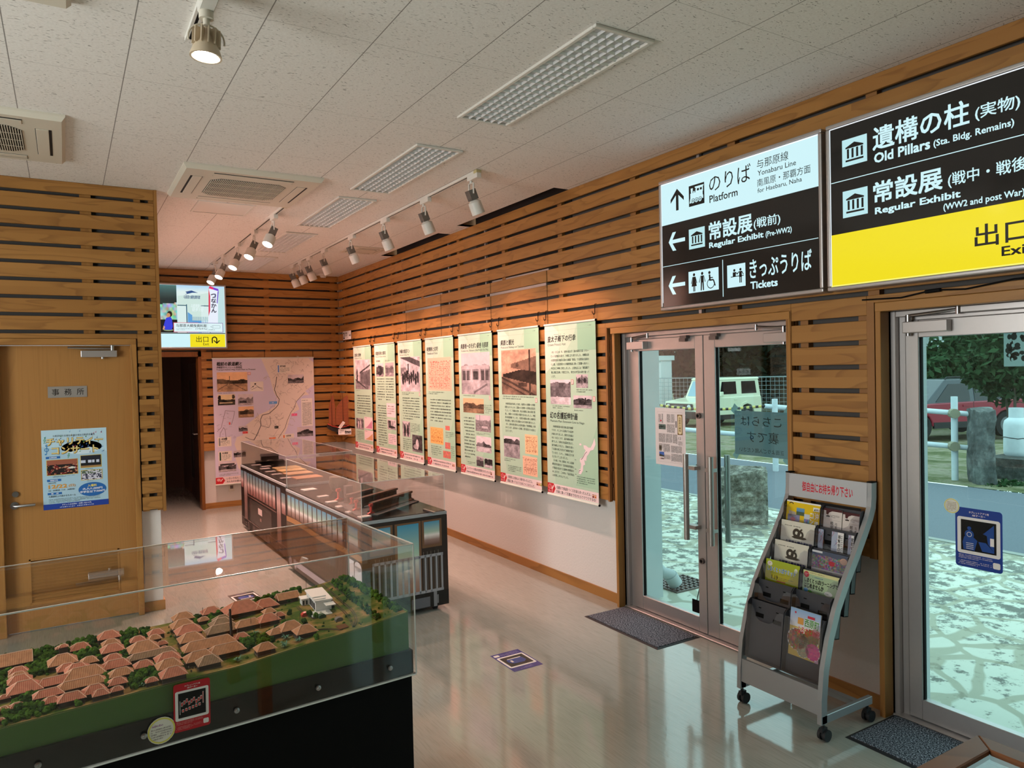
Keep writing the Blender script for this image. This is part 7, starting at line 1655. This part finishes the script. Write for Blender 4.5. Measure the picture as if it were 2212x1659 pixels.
b = MB(); b.box(3.67, -14, -.25, 7.77, 30, GZ); struct(b.build('ground_paving', stone_mat()))
M_asph = mat('grey_asphalt', '656c76', .9, noise=.28, scale=70)
b = MB(); b.add([(7.77,-14,GZ-.004),(11.5,-14,GZ-.03),(11.5,30,GZ-.03),(7.77,30,GZ-.004)], [(0,1,2,3)]); struct(b.build('ground_road', M_asph))
b = MB(); b.box(7.70, -14, -.2, 7.79, 30, GZ+.008); struct(b.build('trim_14', mat('kerb_concrete', '9a9e98', .9, noise=.2, scale=9)))
def grass_mat():
    m, N, Lk, p = nm('patchy_lawn')
    tc = N.new('ShaderNodeTexCoord'); nz = N.new('ShaderNodeTexNoise'); nz.inputs['Scale'].default_value = 1.3; nz.inputs['Detail'].default_value = 9; nz.inputs['Roughness'].default_value = .75; Lk.new(tc.outputs['Object'], nz.inputs['Vector'])
    Lk.new(ramp(N, Lk, nz.outputs['Fac'], [(.32, H('465033')), (.46, H('6a6e50')), (.56, H('8f8a78')), (.68, H('5e5244'))]), p.inputs['Base Color']); p.inputs['Roughness'].default_value = 1; p.inputs['Specular IOR Level'].default_value = .05; return m
b = MB(); xs = [11.5, 13, 16, 19, 22, 26, 45]; zs = [GZ-.02, -.12, -.26, -.35, -.38, -.40, -.4]
for i in range(6): b.add([(xs[i],-20,zs[i]),(xs[i+1],-20,zs[i+1]),(xs[i+1],45,zs[i+1]),(xs[i],45,zs[i])], [(0,1,2,3)])
struct(b.build('ground_lawn', grass_mat()))
M_ext = mat('pale_grey_render', 'b9c2c4', .85, noise=.05, scale=12)
b = MB(); b.box(3.67, 4.44, -.1, 4.107, 4.9, 3.4); struct(b.build('wall_pier_1', M_ext))
b = MB(); b.box(3.67, 2.25, -.1, 4.05, 2.63, 3.4); struct(b.build('wall_pier_2', M_ext))
b = MB(); b.box(3.67, -4, 2.9, 4.5, 9, 3.1); struct(b.build('roof_canopy', M_ext))
def U(px, py, d):       # a place in the yard, given by its bearing from the visitor and its distance
    v = fw + r2*((px-1106)/CAMF) - u2*((py-829.5)/CAMF); return Vector((0, 0, 1.8)) + v*d
M_ltree = mat('dark_green_leaves', '121d14', .9, spec=.15, noise=.6, scale=3)
M_ltree2 = mat('olive_leaves', '1e2814', .9, spec=.15, noise=.5, scale=4)
M_hedge = mat('bright_hedge_leaves', '2a4628', .85, spec=.2, noise=.5, scale=6)
M_trunk = mat('grey_bark', '4a4238', .9, noise=.3, scale=10)
def leaves(b, ce, rad, n, sz, rd, m=0):
    for k in range(n):
        while True:
            p = Vector((rd.uniform(-1,1), rd.uniform(-1,1), rd.uniform(-1,1)))
            if .35 < p.length < 1: break
        q = Vector(ce)+Vector((p.x*rad[0], p.y*rad[1], p.z*rad[2])); a = Vector((rd.gauss(0,1), rd.gauss(0,1), rd.gauss(0,1)+.6)).normalized(); e = a.orthogonal().normalized(); f = a.cross(e); s = sz*rd.uniform(.6, 1.3); t = rd.uniform(0, 6.28); e, f = e*math.cos(t)+f*math.sin(t), f*math.cos(t)-e*math.sin(t)
        b.add([q-e*s, q+f*s*.45, q+e*s, q-f*s*.45], [(0,1,2,3)], m)
def tree(base, h, rad, n, sz, label, m, seed, trunk=.18, cen=None):
    rd = random.Random(seed); t = empty('tree', base); tag(t, label, 'tree', 'trees behind the wire fence')
    b = MB()
    for k in range(7):
        c_ = (rd.uniform(-.6,.6)*rad, rd.uniform(-.6,.6)*rad, h*rd.uniform(.22, .85)); leaves(b, c_, (rad*.62, rad*.62, h*.26), n//7, sz, rd, rd.choice([0, 0, 1]))
    b.build('crown', m, t)
    b = MB(); b.cyl((0, 0, -.1), (.1, 0, h*.5), trunk, trunk*.6, 9)
    for k in range(4): q = k*1.6; b.cyl((.05, 0, h*.35), (math.cos(q)*rad*.5, math.sin(q)*rad*.5, h*.7), trunk*.4, trunk*.15, 6)
    b.build('trunk', M_trunk, t)
TR = [(1400, 33, 8, 3.4, 'tall dark tree behind the fence, at the left edge of the left door leaf'), (1470, 41, 9.5, 3.6, 'dark tree behind the bonnet of the cream off-road car'), (1560, 33.5, 9, 3.2, 'dark tree straight above the roof of the cream off-road car'), (1625, 42, 9.5, 3.6, 'dark tree behind the tail of the cream off-road car'), (1690, 33, 9, 3.2, 'tree with bare twigs at the right edge of the right door leaf'), (1780, 41, 9, 3.8, 'dark tree hidden mostly by the slatted pier')]
for i, (px, d, h, r, l) in enumerate(TR):
    p = U(px, 860, d); p.z = -.45; tree(p, h, r, 3600, .26, l, [M_ltree, M_ltree2], 100+i)
# wire mesh fence
pA, pB = U(1395, 870, 30.5), U(1760, 872, 27.5); pA.z = pB.z = -.40
t = empty('wire_fence', pA); tag(t, 'grey wire mesh fence behind the cream off-road car', 'fence'); d = pB-pA; L = d.length; R = Matrix.Rotation(math.atan2(d.y, d.x), 4, 'Z'); M_fence = mat('galvanised_wire', '8f9ca0', .6, .3)
n = int(L/2)
for k in range(n+1): b = MB(); b.cyl((L*k/n, 0, 0), (L*k/n, 0, 1.72), .03, n=8); b.build('fence_post', M_fence, t, M=R)
b = MB()
for z in [.1+.16*k for k in range(11)]: b.box(0, -.006, z-.007, L, .006, z+.007)
for k in range(int(L/.16)): b.box(.16*k-.006, -.005, .1, .16*k+.006, .005, 1.7)
b.box(0, -.02, 1.69, L, .02, 1.73); b.build('mesh_panel', M_fence, t, M=R)
p = U(1432, 870, 31); b = MB(); b.box(-.3, -.25, -.5, .3, .25, 2.25); b.box(-.42, -.3, 2.05, .42, .3, 2.25); tag(b.build('gate_pillar', mat('white_gate_pillar', 'c4cccd', .8, noise=.1), loc=(p.x, p.y, 0)), 'white gate pillar at the left end of the wire fence', 'pillar')

# cars
M_cream = mat('cream_car_paint', 'd8dac0', .3, coat=.4); M_carblk = mat('black_car_plastic', '14161a', .5); M_cwin = mat('dark_car_window', '0c1116', .08, spec=.6); M_wind = mat('pale_windscreen', '7fa6b8', .1, spec=.6); M_tyre = mat('tyre_rubber', '0e0f11', .8); M_hub = mat('grey_wheel', '6b6f74', .4, .5); M_lens = mat('clear_headlamp', 'dfe6e8', .1, .2)
def wheel(t, x, y, r, w_, name='wheel'):
    b = MB(); b.cyl((x, y-w_/2, r), (x, y+w_/2, r), r, n=26, m=0); b.cyl((x, y-w_/2-.006, r), (x, y+w_/2+.006, r), r*.6, n=20, m=1); b.cyl((x, y-w_/2-.012, r), (x, y+w_/2+.012, r), r*.18, n=10, m=0); b.build(name, [M_tyre, M_hub], t, smooth=True)
def arch(x, r, z0, n=9): return [(x+r*math.cos(math.pi*i/n), z0+r*math.sin(math.pi*i/n)) for i in range(n+1)]
# local frame: x from the nose (0) to the tail, y across from the near side (0), z up
t = empty('offroad_car', (18.25, 18.02, -.37)); tag(t, 'boxy cream off-road car parked on the grass by the wire fence', 'car')
W = 1.48
low = [(.02,.42),(.02,.62),(.06,.92),(.95,1.02),(1.06,1.03),(3.36,1.03),(3.40,.70),(3.38,.42)] + [(2.98,.42)]+arch(2.60,.38,.42)[0:]+[(2.22,.42),(1.15,.42)]+arch(.72,.40,.42)+[(.32,.42)]
b = MB(); b.prism(low, 'y', 0, W); b.build('body', M_cream, t, bevel=.02)
b = MB(); b.add([(1.02,.03,1.02),(3.36,.03,1.02),(3.30,.09,1.66),(1.32,.09,1.66),(1.02,W-.03,1.02),(3.36,W-.03,1.02),(3.30,W-.09,1.66),(1.32,W-.09,1.66)], [(0,1,2,3),(5,4,7,6),(3,2,6,7),(4,0,3,7),(1,5,6,2),(0,4,5,1)]); b.add([(1.28,.07,1.655),(3.34,.07,1.655),(3.34,W-.07,1.655),(1.28,W-.07,1.655),(1.34,.10,1.72),(3.30,.10,1.72),(3.30,W-.10,1.72),(1.34,W-.10,1.72)], [(0,1,5,4),(1,2,6,5),(2,3,7,6),(3,0,4,7),(4,5,6,7)]); b.build('cabin', M_cream, t)
def sidewin(pts, name):
    b = MB(); vs = []
    for x, z in pts: vs.append((x, .03+.06*(z-1.02)/.64-.008, z))
    b.add(vs, [tuple(range(len(vs)))]); b.build(name, M_cwin, t)
sidewin([(1.26,1.08),(1.40,1.14),(2.12,1.14),(2.12,1.58),(1.42,1.58)], 'door_window'); sidewin([(2.38,1.14),(3.16,1.14),(3.12,1.58),(2.40,1.58)], 'rear_window')
b = MB(); b.add([(1.045,.12,1.07),(1.045,W-.12,1.07),(1.285,W-.17,1.60),(1.285,.17,1.60)], [(3,2,1,0)]); b.v = [(x-.012, y, z) for x, y, z in b.v]; b.build('windscreen', M_wind, t)
b = MB(); b.box(-.02, .10, .64, .03, W-.10, .86); b.build('grille', M_carblk, t, bevel=.02)
for y in (.24, W-.24): b = MB(); b.cyl((-.035, y, .75), (0, y, .75), .085, n=20); b.build('headlamp', M_lens, t, smooth=True)
for y in (.44, W-.44): pass
b = MB(); b.box(-.03, .50, .72, .0, W-.50, .80); b.build('badge_bar', M_hub, t)
b = MB(); b.box(-.12, 0, .36, .12, W, .60); b.prism([(.30,.42),(.34,.62),(.5,.82),(.72,.87),(.94,.82),(1.10,.62),(1.14,.42),(1.06,.42),(1.02,.58),(.9,.75),(.72,.79),(.54,.75),(.42,.58),(.38,.42)], 'y', -.035, .02); b.build('bumper', M_carblk, t, bevel=.02)
b = MB(); b.cyl((-.125, .35, .47), (-.12, .35, .47), .04, n=14); b.cyl((-.125, W-.35, .47), (-.12, W-.35, .47), .04, n=14); b.build('fog_lamp', M_lens, t)
b = MB(); b.prism([(2.16,.42),(2.20,.62),(2.36,.80),(2.60,.86),(2.84,.80),(3.0,.62),(3.04,.42),(2.97,.42),(2.92,.58),(2.80,.73),(2.60,.78),(2.40,.73),(2.28,.58),(2.23,.42)], 'y', -.03, .02); b.build('wheel_arch', M_cream, t)
b = MB(); b.box(1.95, -.015, .93, 2.12, .005, .97); b.build('door_handle', M_cream, t); b = MB(); b.box(1.0, .02, .25, 3.3, W-.02, .43); b.build('underbody', M_carblk, t); b = MB(); b.box(1.16, -.14, 1.08, 1.28, .03, 1.24); b.build('wing_mirror', M_cream, t, bevel=.02)
for x in (.72, 2.60):
    for y in (.10, W-.10): wheel(t, x, y, .34, .2)
# red car
pr = U(1993, 952, 19.2)
t = empty('red_car', (pr.x-.85, pr.y+.31, -.30), math.radians(-20)); tag(t, 'dark red family car with roof rails seen through the right glass door', 'car'); W = 1.72
M_redp = mat('crimson_car_paint', '8e1a34', .25, coat=.5); M_roof = mat('dark_blue_roof', '2c3640', .2, spec=.6, coat=.3)
low = [(.0,.35),(-.02,.60),(.10,.78),(.9,.93),(1.2,.96),(4.2,1.02),(4.42,.98),(4.46,.55),(4.40,.35),(3.92,.35)]+arch(3.52,.37,.35)+[(3.15,.35),(1.25,.35)]+arch(.85,.37,.35)+[(.48,.35)]
b = MB(); b.prism(low, 'y', 0, W); b.build('body', M_redp, t, bevel=.03)
b = MB(); b.add([(1.05,.04,.95),(4.3,.04,1.0),(3.9,.16,1.58),(1.75,.16,1.58),(1.05,W-.04,.95),(4.3,W-.04,1.0),(3.9,W-.16,1.58),(1.75,W-.16,1.58)], [(0,1,2,3),(5,4,7,6),(3,2,6,7),(4,0,3,7),(1,5,6,2)]); b.build('cabin', M_roof, t, bevel=.03)
def rw(pts, name):
    b = MB(); b.add([(x, .04+.12*(z-.95)/.63-.012, z) for x, z in pts], [tuple(range(len(pts)))]); b.build(name, M_cwin, t)
rw([(1.35,.99),(2.42,1.0),(2.42,1.46),(1.82,1.46)], 'front_side_window'); rw([(2.56,1.0),(3.46,1.02),(3.42,1.46),(2.58,1.46)], 'rear_side_window'); rw([(3.6,1.02),(4.05,1.04),(3.82,1.44),(3.58,1.46)], 'quarter_window')
for x in (2.15, 3.15): b = MB(); b.box(x, -.02, .86, x+.20, .0, .90); b.build('door_handle', M_redp, t)
b = MB(); b.box(1.25, -.012, .38, 3.15, .01, .46); b.box(1.25, -.02, .30, 3.15, .05, .38); b.build('sill', M_carblk, t); b = MB(); b.tube([(1.8, .22, 1.59), (1.85, .22, 1.64), (3.75, .22, 1.64), (3.85, .22, 1.59)], .018, 6); b.build('roof_rail', M_carblk, t)
b = MB(); b.box(2.475, -.003, .42, 2.485, .002, .98); b.build('door_gap', M_carblk, t)
for x in (.85, 3.52):
    for y in (.10, W-.10): wheel(t, x, y, .34, .2)

# white pipe barriers, striped rope, old concrete and gas cylinder
M_pipe = mat('white_pipe_paint', 'c9d4da', .6, noise=.12, scale=14)
def barrier(posts, r1, r2, label):
    t = empty('pipe_barrier', posts[0]); tag(t, label, 'barrier', 'white pipe barriers'); o = Vector(posts[0])
    for p in posts: q = Vector(p)-o; b = MB(); b.cyl((q.x, q.y, 0), (q.x, q.y, 1.34), .05, n=12); b.build('post', M_pipe, t, smooth=True)
    for a, c_ in r1: b = MB(); b.cyl(Vector(a)-o, Vector(c_)-o, .042, n=12); b.build('rail', M_pipe, t, smooth=True)
    for a in r2:
        b = MB(); b.cyl(Vector(a)-o+Vector((-.05, -.05, 0)), Vector(a)-o+Vector((.05, .05, 0)), .075, n=10); b.build('rusty_clamp', mat('rusty_clamp', '8d8a74', .8) if 'rusty_clamp' not in bpy.data.materials else bpy.data.materials['rusty_clamp'], t)
pa = U(1676, 1025, 13); pl = U(1330, 930, 13.6); ra, rb = U(1330, 915, 13.6), U(1730, 950, 13); ta, tb = U(1652, 877, 13), U(1740, 884, 13); r3, r4 = U(1672, 946, 13), U(1745, 955, 12.9)
barrier([(pa.x, pa.y, -.16)], [(ra, rb), (ta, tb), (r3, r4)], [U(1676, 941, 12.95)], 'white pipe barrier by the cream off-road car, ending near the slatted pier')
pb = U(2063, 1037, 11.6)
barrier([(pb.x, pb.y, -.12)], [(U(1960, 884, 11.9), U(2127, 897, 11.4)), (U(1960, 955, 11.9), U(2131, 971, 11.4))], [U(2060, 893, 11.55), U(2060, 964, 11.55)], 'white pipe barrier with two rails in front of the dark red car')
b = MB(); a, c_ = U(1380, 868, 14), U(1652, 877, 13); n = 44
for k in range(n):
    p = a.lerp(c_, k/n); q = a.lerp(c_, (k+1)/n); sag = lambda s: -.10*math.sin(math.pi*s); p.z += sag(k/n); q.z += sag((k+1)/n); b.cyl(p, q, .024, n=8, m=k % 2, caps=False)
tag(b.build('striped_rope', [mat('yellow_rope', 'c9bd6a', .8), M_carblk], smooth=True), 'yellow and black striped rope strung in front of the cream off-road car', 'rope')
def blk_mat(name, c0, c1, c2_, sc):
    m, N, Lk, p = nm(name)
    tc = N.new('ShaderNodeTexCoord'); nz = N.new('ShaderNodeTexNoise'); nz.inputs['Scale'].default_value = sc; nz.inputs['Detail'].default_value = 9; nz.inputs['Roughness'].default_value = .75; Lk.new(tc.outputs['Object'], nz.inputs['Vector'])
    Lk.new(ramp(N, Lk, nz.outputs['Fac'], [(.36, H(c0)), (.5, H(c1)), (.62, H(c2_))]), p.inputs['Base Color']); p.inputs['Roughness'].default_value = .95
    bp = N.new('ShaderNodeBump'); bp.inputs['Strength'].default_value = .9; bp.inputs['Distance'].default_value = .05; Lk.new(nz.outputs['Fac'], bp.inputs['Height']); Lk.new(bp.outputs['Normal'], p.inputs['Normal']); return m
def rough_block(pts, z0, z1, mats, seed, jit=.02, rings=10, face_m=None):
    """column with a broken uneven surface"""
    rd = random.Random(seed); b = MB(); n = len(pts); sub = []
    for i in range(n):
        a, c_ = Vector((*pts[i], 0)), Vector((*pts[(i+1) % n], 0))
        for k in range(5): sub.append((a.lerp(c_, k/5), i))
    m = len(sub)
    for j in range(rings+1):
        z = z0+(z1-z0)*j/rings
        for p, i in sub: jj = jit if i not in (face_m or ()) else jit*.1; b.v.append((p.x+rd.uniform(-jj, jj), p.y+rd.uniform(-jj, jj), z+(rd.uniform(-jit, jit)*1.5 if j == rings else 0)))
    for j in range(rings):
        for i in range(m): b.f.append((j*m+i, j*m+(i+1) % m, (j+1)*m+(i+1) % m, (j+1)*m+i)); b.m.append(1 if face_m and sub[i][1] in face_m else 0); b.c.append(None)
    ce = sum((p for p, _ in sub), Vector())/m; b.v.append((ce.x, ce.y, z1+jit*2)); t0 = len(b.v)-1
    for i in range(m): b.f.append((rings*m+i, rings*m+(i+1) % m, t0)); b.m.append(0); b.c.append(None)
    return b
s0 = U(1573, 1132, 8.45); s0.z = GZ
b = rough_block([(6.63, 6.00), (6.95, 5.72), (7.22, 5.98), (7.00, 6.32), (6.72, 6.30)], GZ-.05, .53, None, 4, .028, 12, face_m=(1,))
tag(b.build('broken_pillar_stump', [blk_mat('old_coral_concrete', '4a483e', '85837a', 'c4c3b6', 9), mat('old_pale_plaster', 'a3b0b4', .9, noise=.12, scale=6)]), 'stump of an old broken concrete pillar standing on the paving outside', 'stone')
b = rough_block([(11.75, 5.78), (11.98, 5.62), (12.5, 5.95), (12.3, 6.15), (12.1, 6.10)], -.25, 1.02, None, 6, .02)
tag(b.build('concrete_block', blk_mat('stained_concrete', '3a3d3c', '5d6262', '808684', 3)), 'dark stained concrete block beside the white gas cylinder', 'concrete block')
gp = U(2196, 1000, 11.9)
t = empty('gas_cylinder', (gp.x, gp.y, .22)); tag(t, 'white gas cylinder chained beside the dark concrete block', 'gas cylinder')
b = MB(); b.lathe([(.15, 0), (.175, .03), (.18, .08), (.18, .50), (.165, .57), (.11, .62), (.06, .635), (0, .64)], n=24); b.build('tank', M_pipe, t, smooth=True)
b = MB(); b.lathe([(.105, .61), (.105, .78), (.10, .78), (.10, .61)], n=20); b.build('collar', M_pipe, t, smooth=True); b = MB(); b.cyl((0, 0, .63), (0, 0, .71), .025, n=10); b.build('valve', M_hub, t)
b = MB(); b.tube([(.186*math.cos(q), .186*math.sin(q), .30+.01*math.sin(q*3)) for q in [math.radians(-180+30*i) for i in range(13)]], .006, 5); b.build('chain', M_carblk, t)
b = MB(); b.box(-.5, -.35, -.40, .4, .25, 0); tag(b.build('cylinder_plinth', blk_mat('dark_plinth', '2f3231', '4a4e4c', '6a6e6a', 5), loc=(gp.x, gp.y, .22)), 'low dark plinth under the white gas cylinder', 'plinth')
# shrubs
def shrub(px, py, d, rad, n, sz, label, seed, m=None, z=None):
    p = U(px, py, d); rd = random.Random(seed); b = MB(); 
    for k in range(5): leaves(b, (rd.uniform(-.5,.5)*rad[0], rd.uniform(-.5,.5)*rad[1], rd.uniform(-.4,.4)*rad[2]), (rad[0]*.6, rad[1]*.6, rad[2]*.6), n//5, sz, rd)
    t = empty('shrub', (p.x, p.y, p.z)); tag(t, label, 'shrub', 'shrubs in the yard'); b.build('foliage', m or M_hedge, t)
    g = MB()
    for k in range(3): g.cyl((rd.uniform(-.1, .1), rd.uniform(-.1, .1), -p.z-.35), (rd.uniform(-.3, .3)*rad[0], rd.uniform(-.3, .3)*rad[1], 0), .025, .012, 6)
    g.build('stem', M_trunk, t)
shrub(2190, 805, 13.2, (.85, .85, .80), 2600, .085, 'dense leafy shrub above the concrete block', 1)
shrub(2160, 740, 24, (2.6, 1.6, 1.0), 2400, .16, 'green hedge behind the dark red car on the right', 2); shrub(2060, 790, 24, (2.4, 1.5, .75), 2200, .16, 'green hedge straight above the roof of the dark red car', 3); shrub(1975, 790, 24, (1.6, 1.4, .8), 1400, .16, 'hedge bush at the left edge of the right glass door', 4)
shrub(2190, 1052, 11, (.42, .35, .10), 500, .05, 'low ground plants at the foot of the plinth', 5)
shrub(2110, 748, 30, (3.5, 2, 1.6), 2200, .24, 'dark bush under the grey beam far behind the red car', 6, M_ltree)
shrub(2010, 745, 36, (2.5, 2, 1.6), 1200, .26, 'dark bush left of the white building pillars', 7, M_ltree); shrub(2215, 755, 34, (2.2, 2, 2.2), 1500, .26, 'dark bush at the far right behind the hedge', 8, M_ltree)
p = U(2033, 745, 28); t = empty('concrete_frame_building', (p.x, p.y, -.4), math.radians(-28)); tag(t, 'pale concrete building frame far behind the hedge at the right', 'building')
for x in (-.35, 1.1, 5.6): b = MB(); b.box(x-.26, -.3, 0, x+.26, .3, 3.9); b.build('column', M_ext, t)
b = MB(); b.box(-1.2, -.4, 3.45, 7.5, .4, 4.6); b.build('beam', M_ext, t); b = MB(); b.box(-1.2, 3.0, 0, 7.5, 3.2, 4.6); b.build('rear_wall', mat('dark_rear_wall', '3d4648', .9), t)  # rear wall in a darker grey than the frame
p = U(1990, 720, 45); b = MB(); b.box(-12, -.3, -1, 14, .3, 9); tag(b.build('far_building', mat('far_grey_wall', '5d686c', .9, noise=.1), loc=(p.x, p.y, 0), rot=(0, 0, math.radians(-28))), 'long grey wall closing the view behind the yard on the right', 'building')
# drain and downpipe at the pier
t = empty('drain_grate', (4.47, 4.62, GZ)); 
b = MB()
for k in range(9): b.box(-.20+.05*k-.008, -.17, .0005, -.20+.05*k+.008, .17, .012)
for k in range(7): b.box(-.21, -.17+.0567*k-.007, .0005, .21, -.17+.0567*k+.007, .012)
b.build('bars', M_alud, t); b = MB(); b.quad((-.21, -.18, .0004), (.21, -.18, .0004), (.21, .18, .0004), (-.21, .18, .0004)); b.build('sump', M_dark, t); tag(t, 'dark drain grate in the paving beside the left outer pier', 'drain grate')
b = MB(); b.tube([(4.17, 4.62, 2.6), (4.17, 4.62, .22), (4.185, 4.61, .13), (4.23, 4.58, .07), (4.30, 4.555, .045), (4.345, 4.545, -.03)], .05, 14); b.cyl((4.30, 4.555, .04), (4.35, 4.545, -.04), .058, n=14)
tag(b.build('downpipe', mat('pale_grey_pipe', 'a9b6b8', .5), smooth=True), 'pale grey rain downpipe ending over the drain grate', 'pipe')
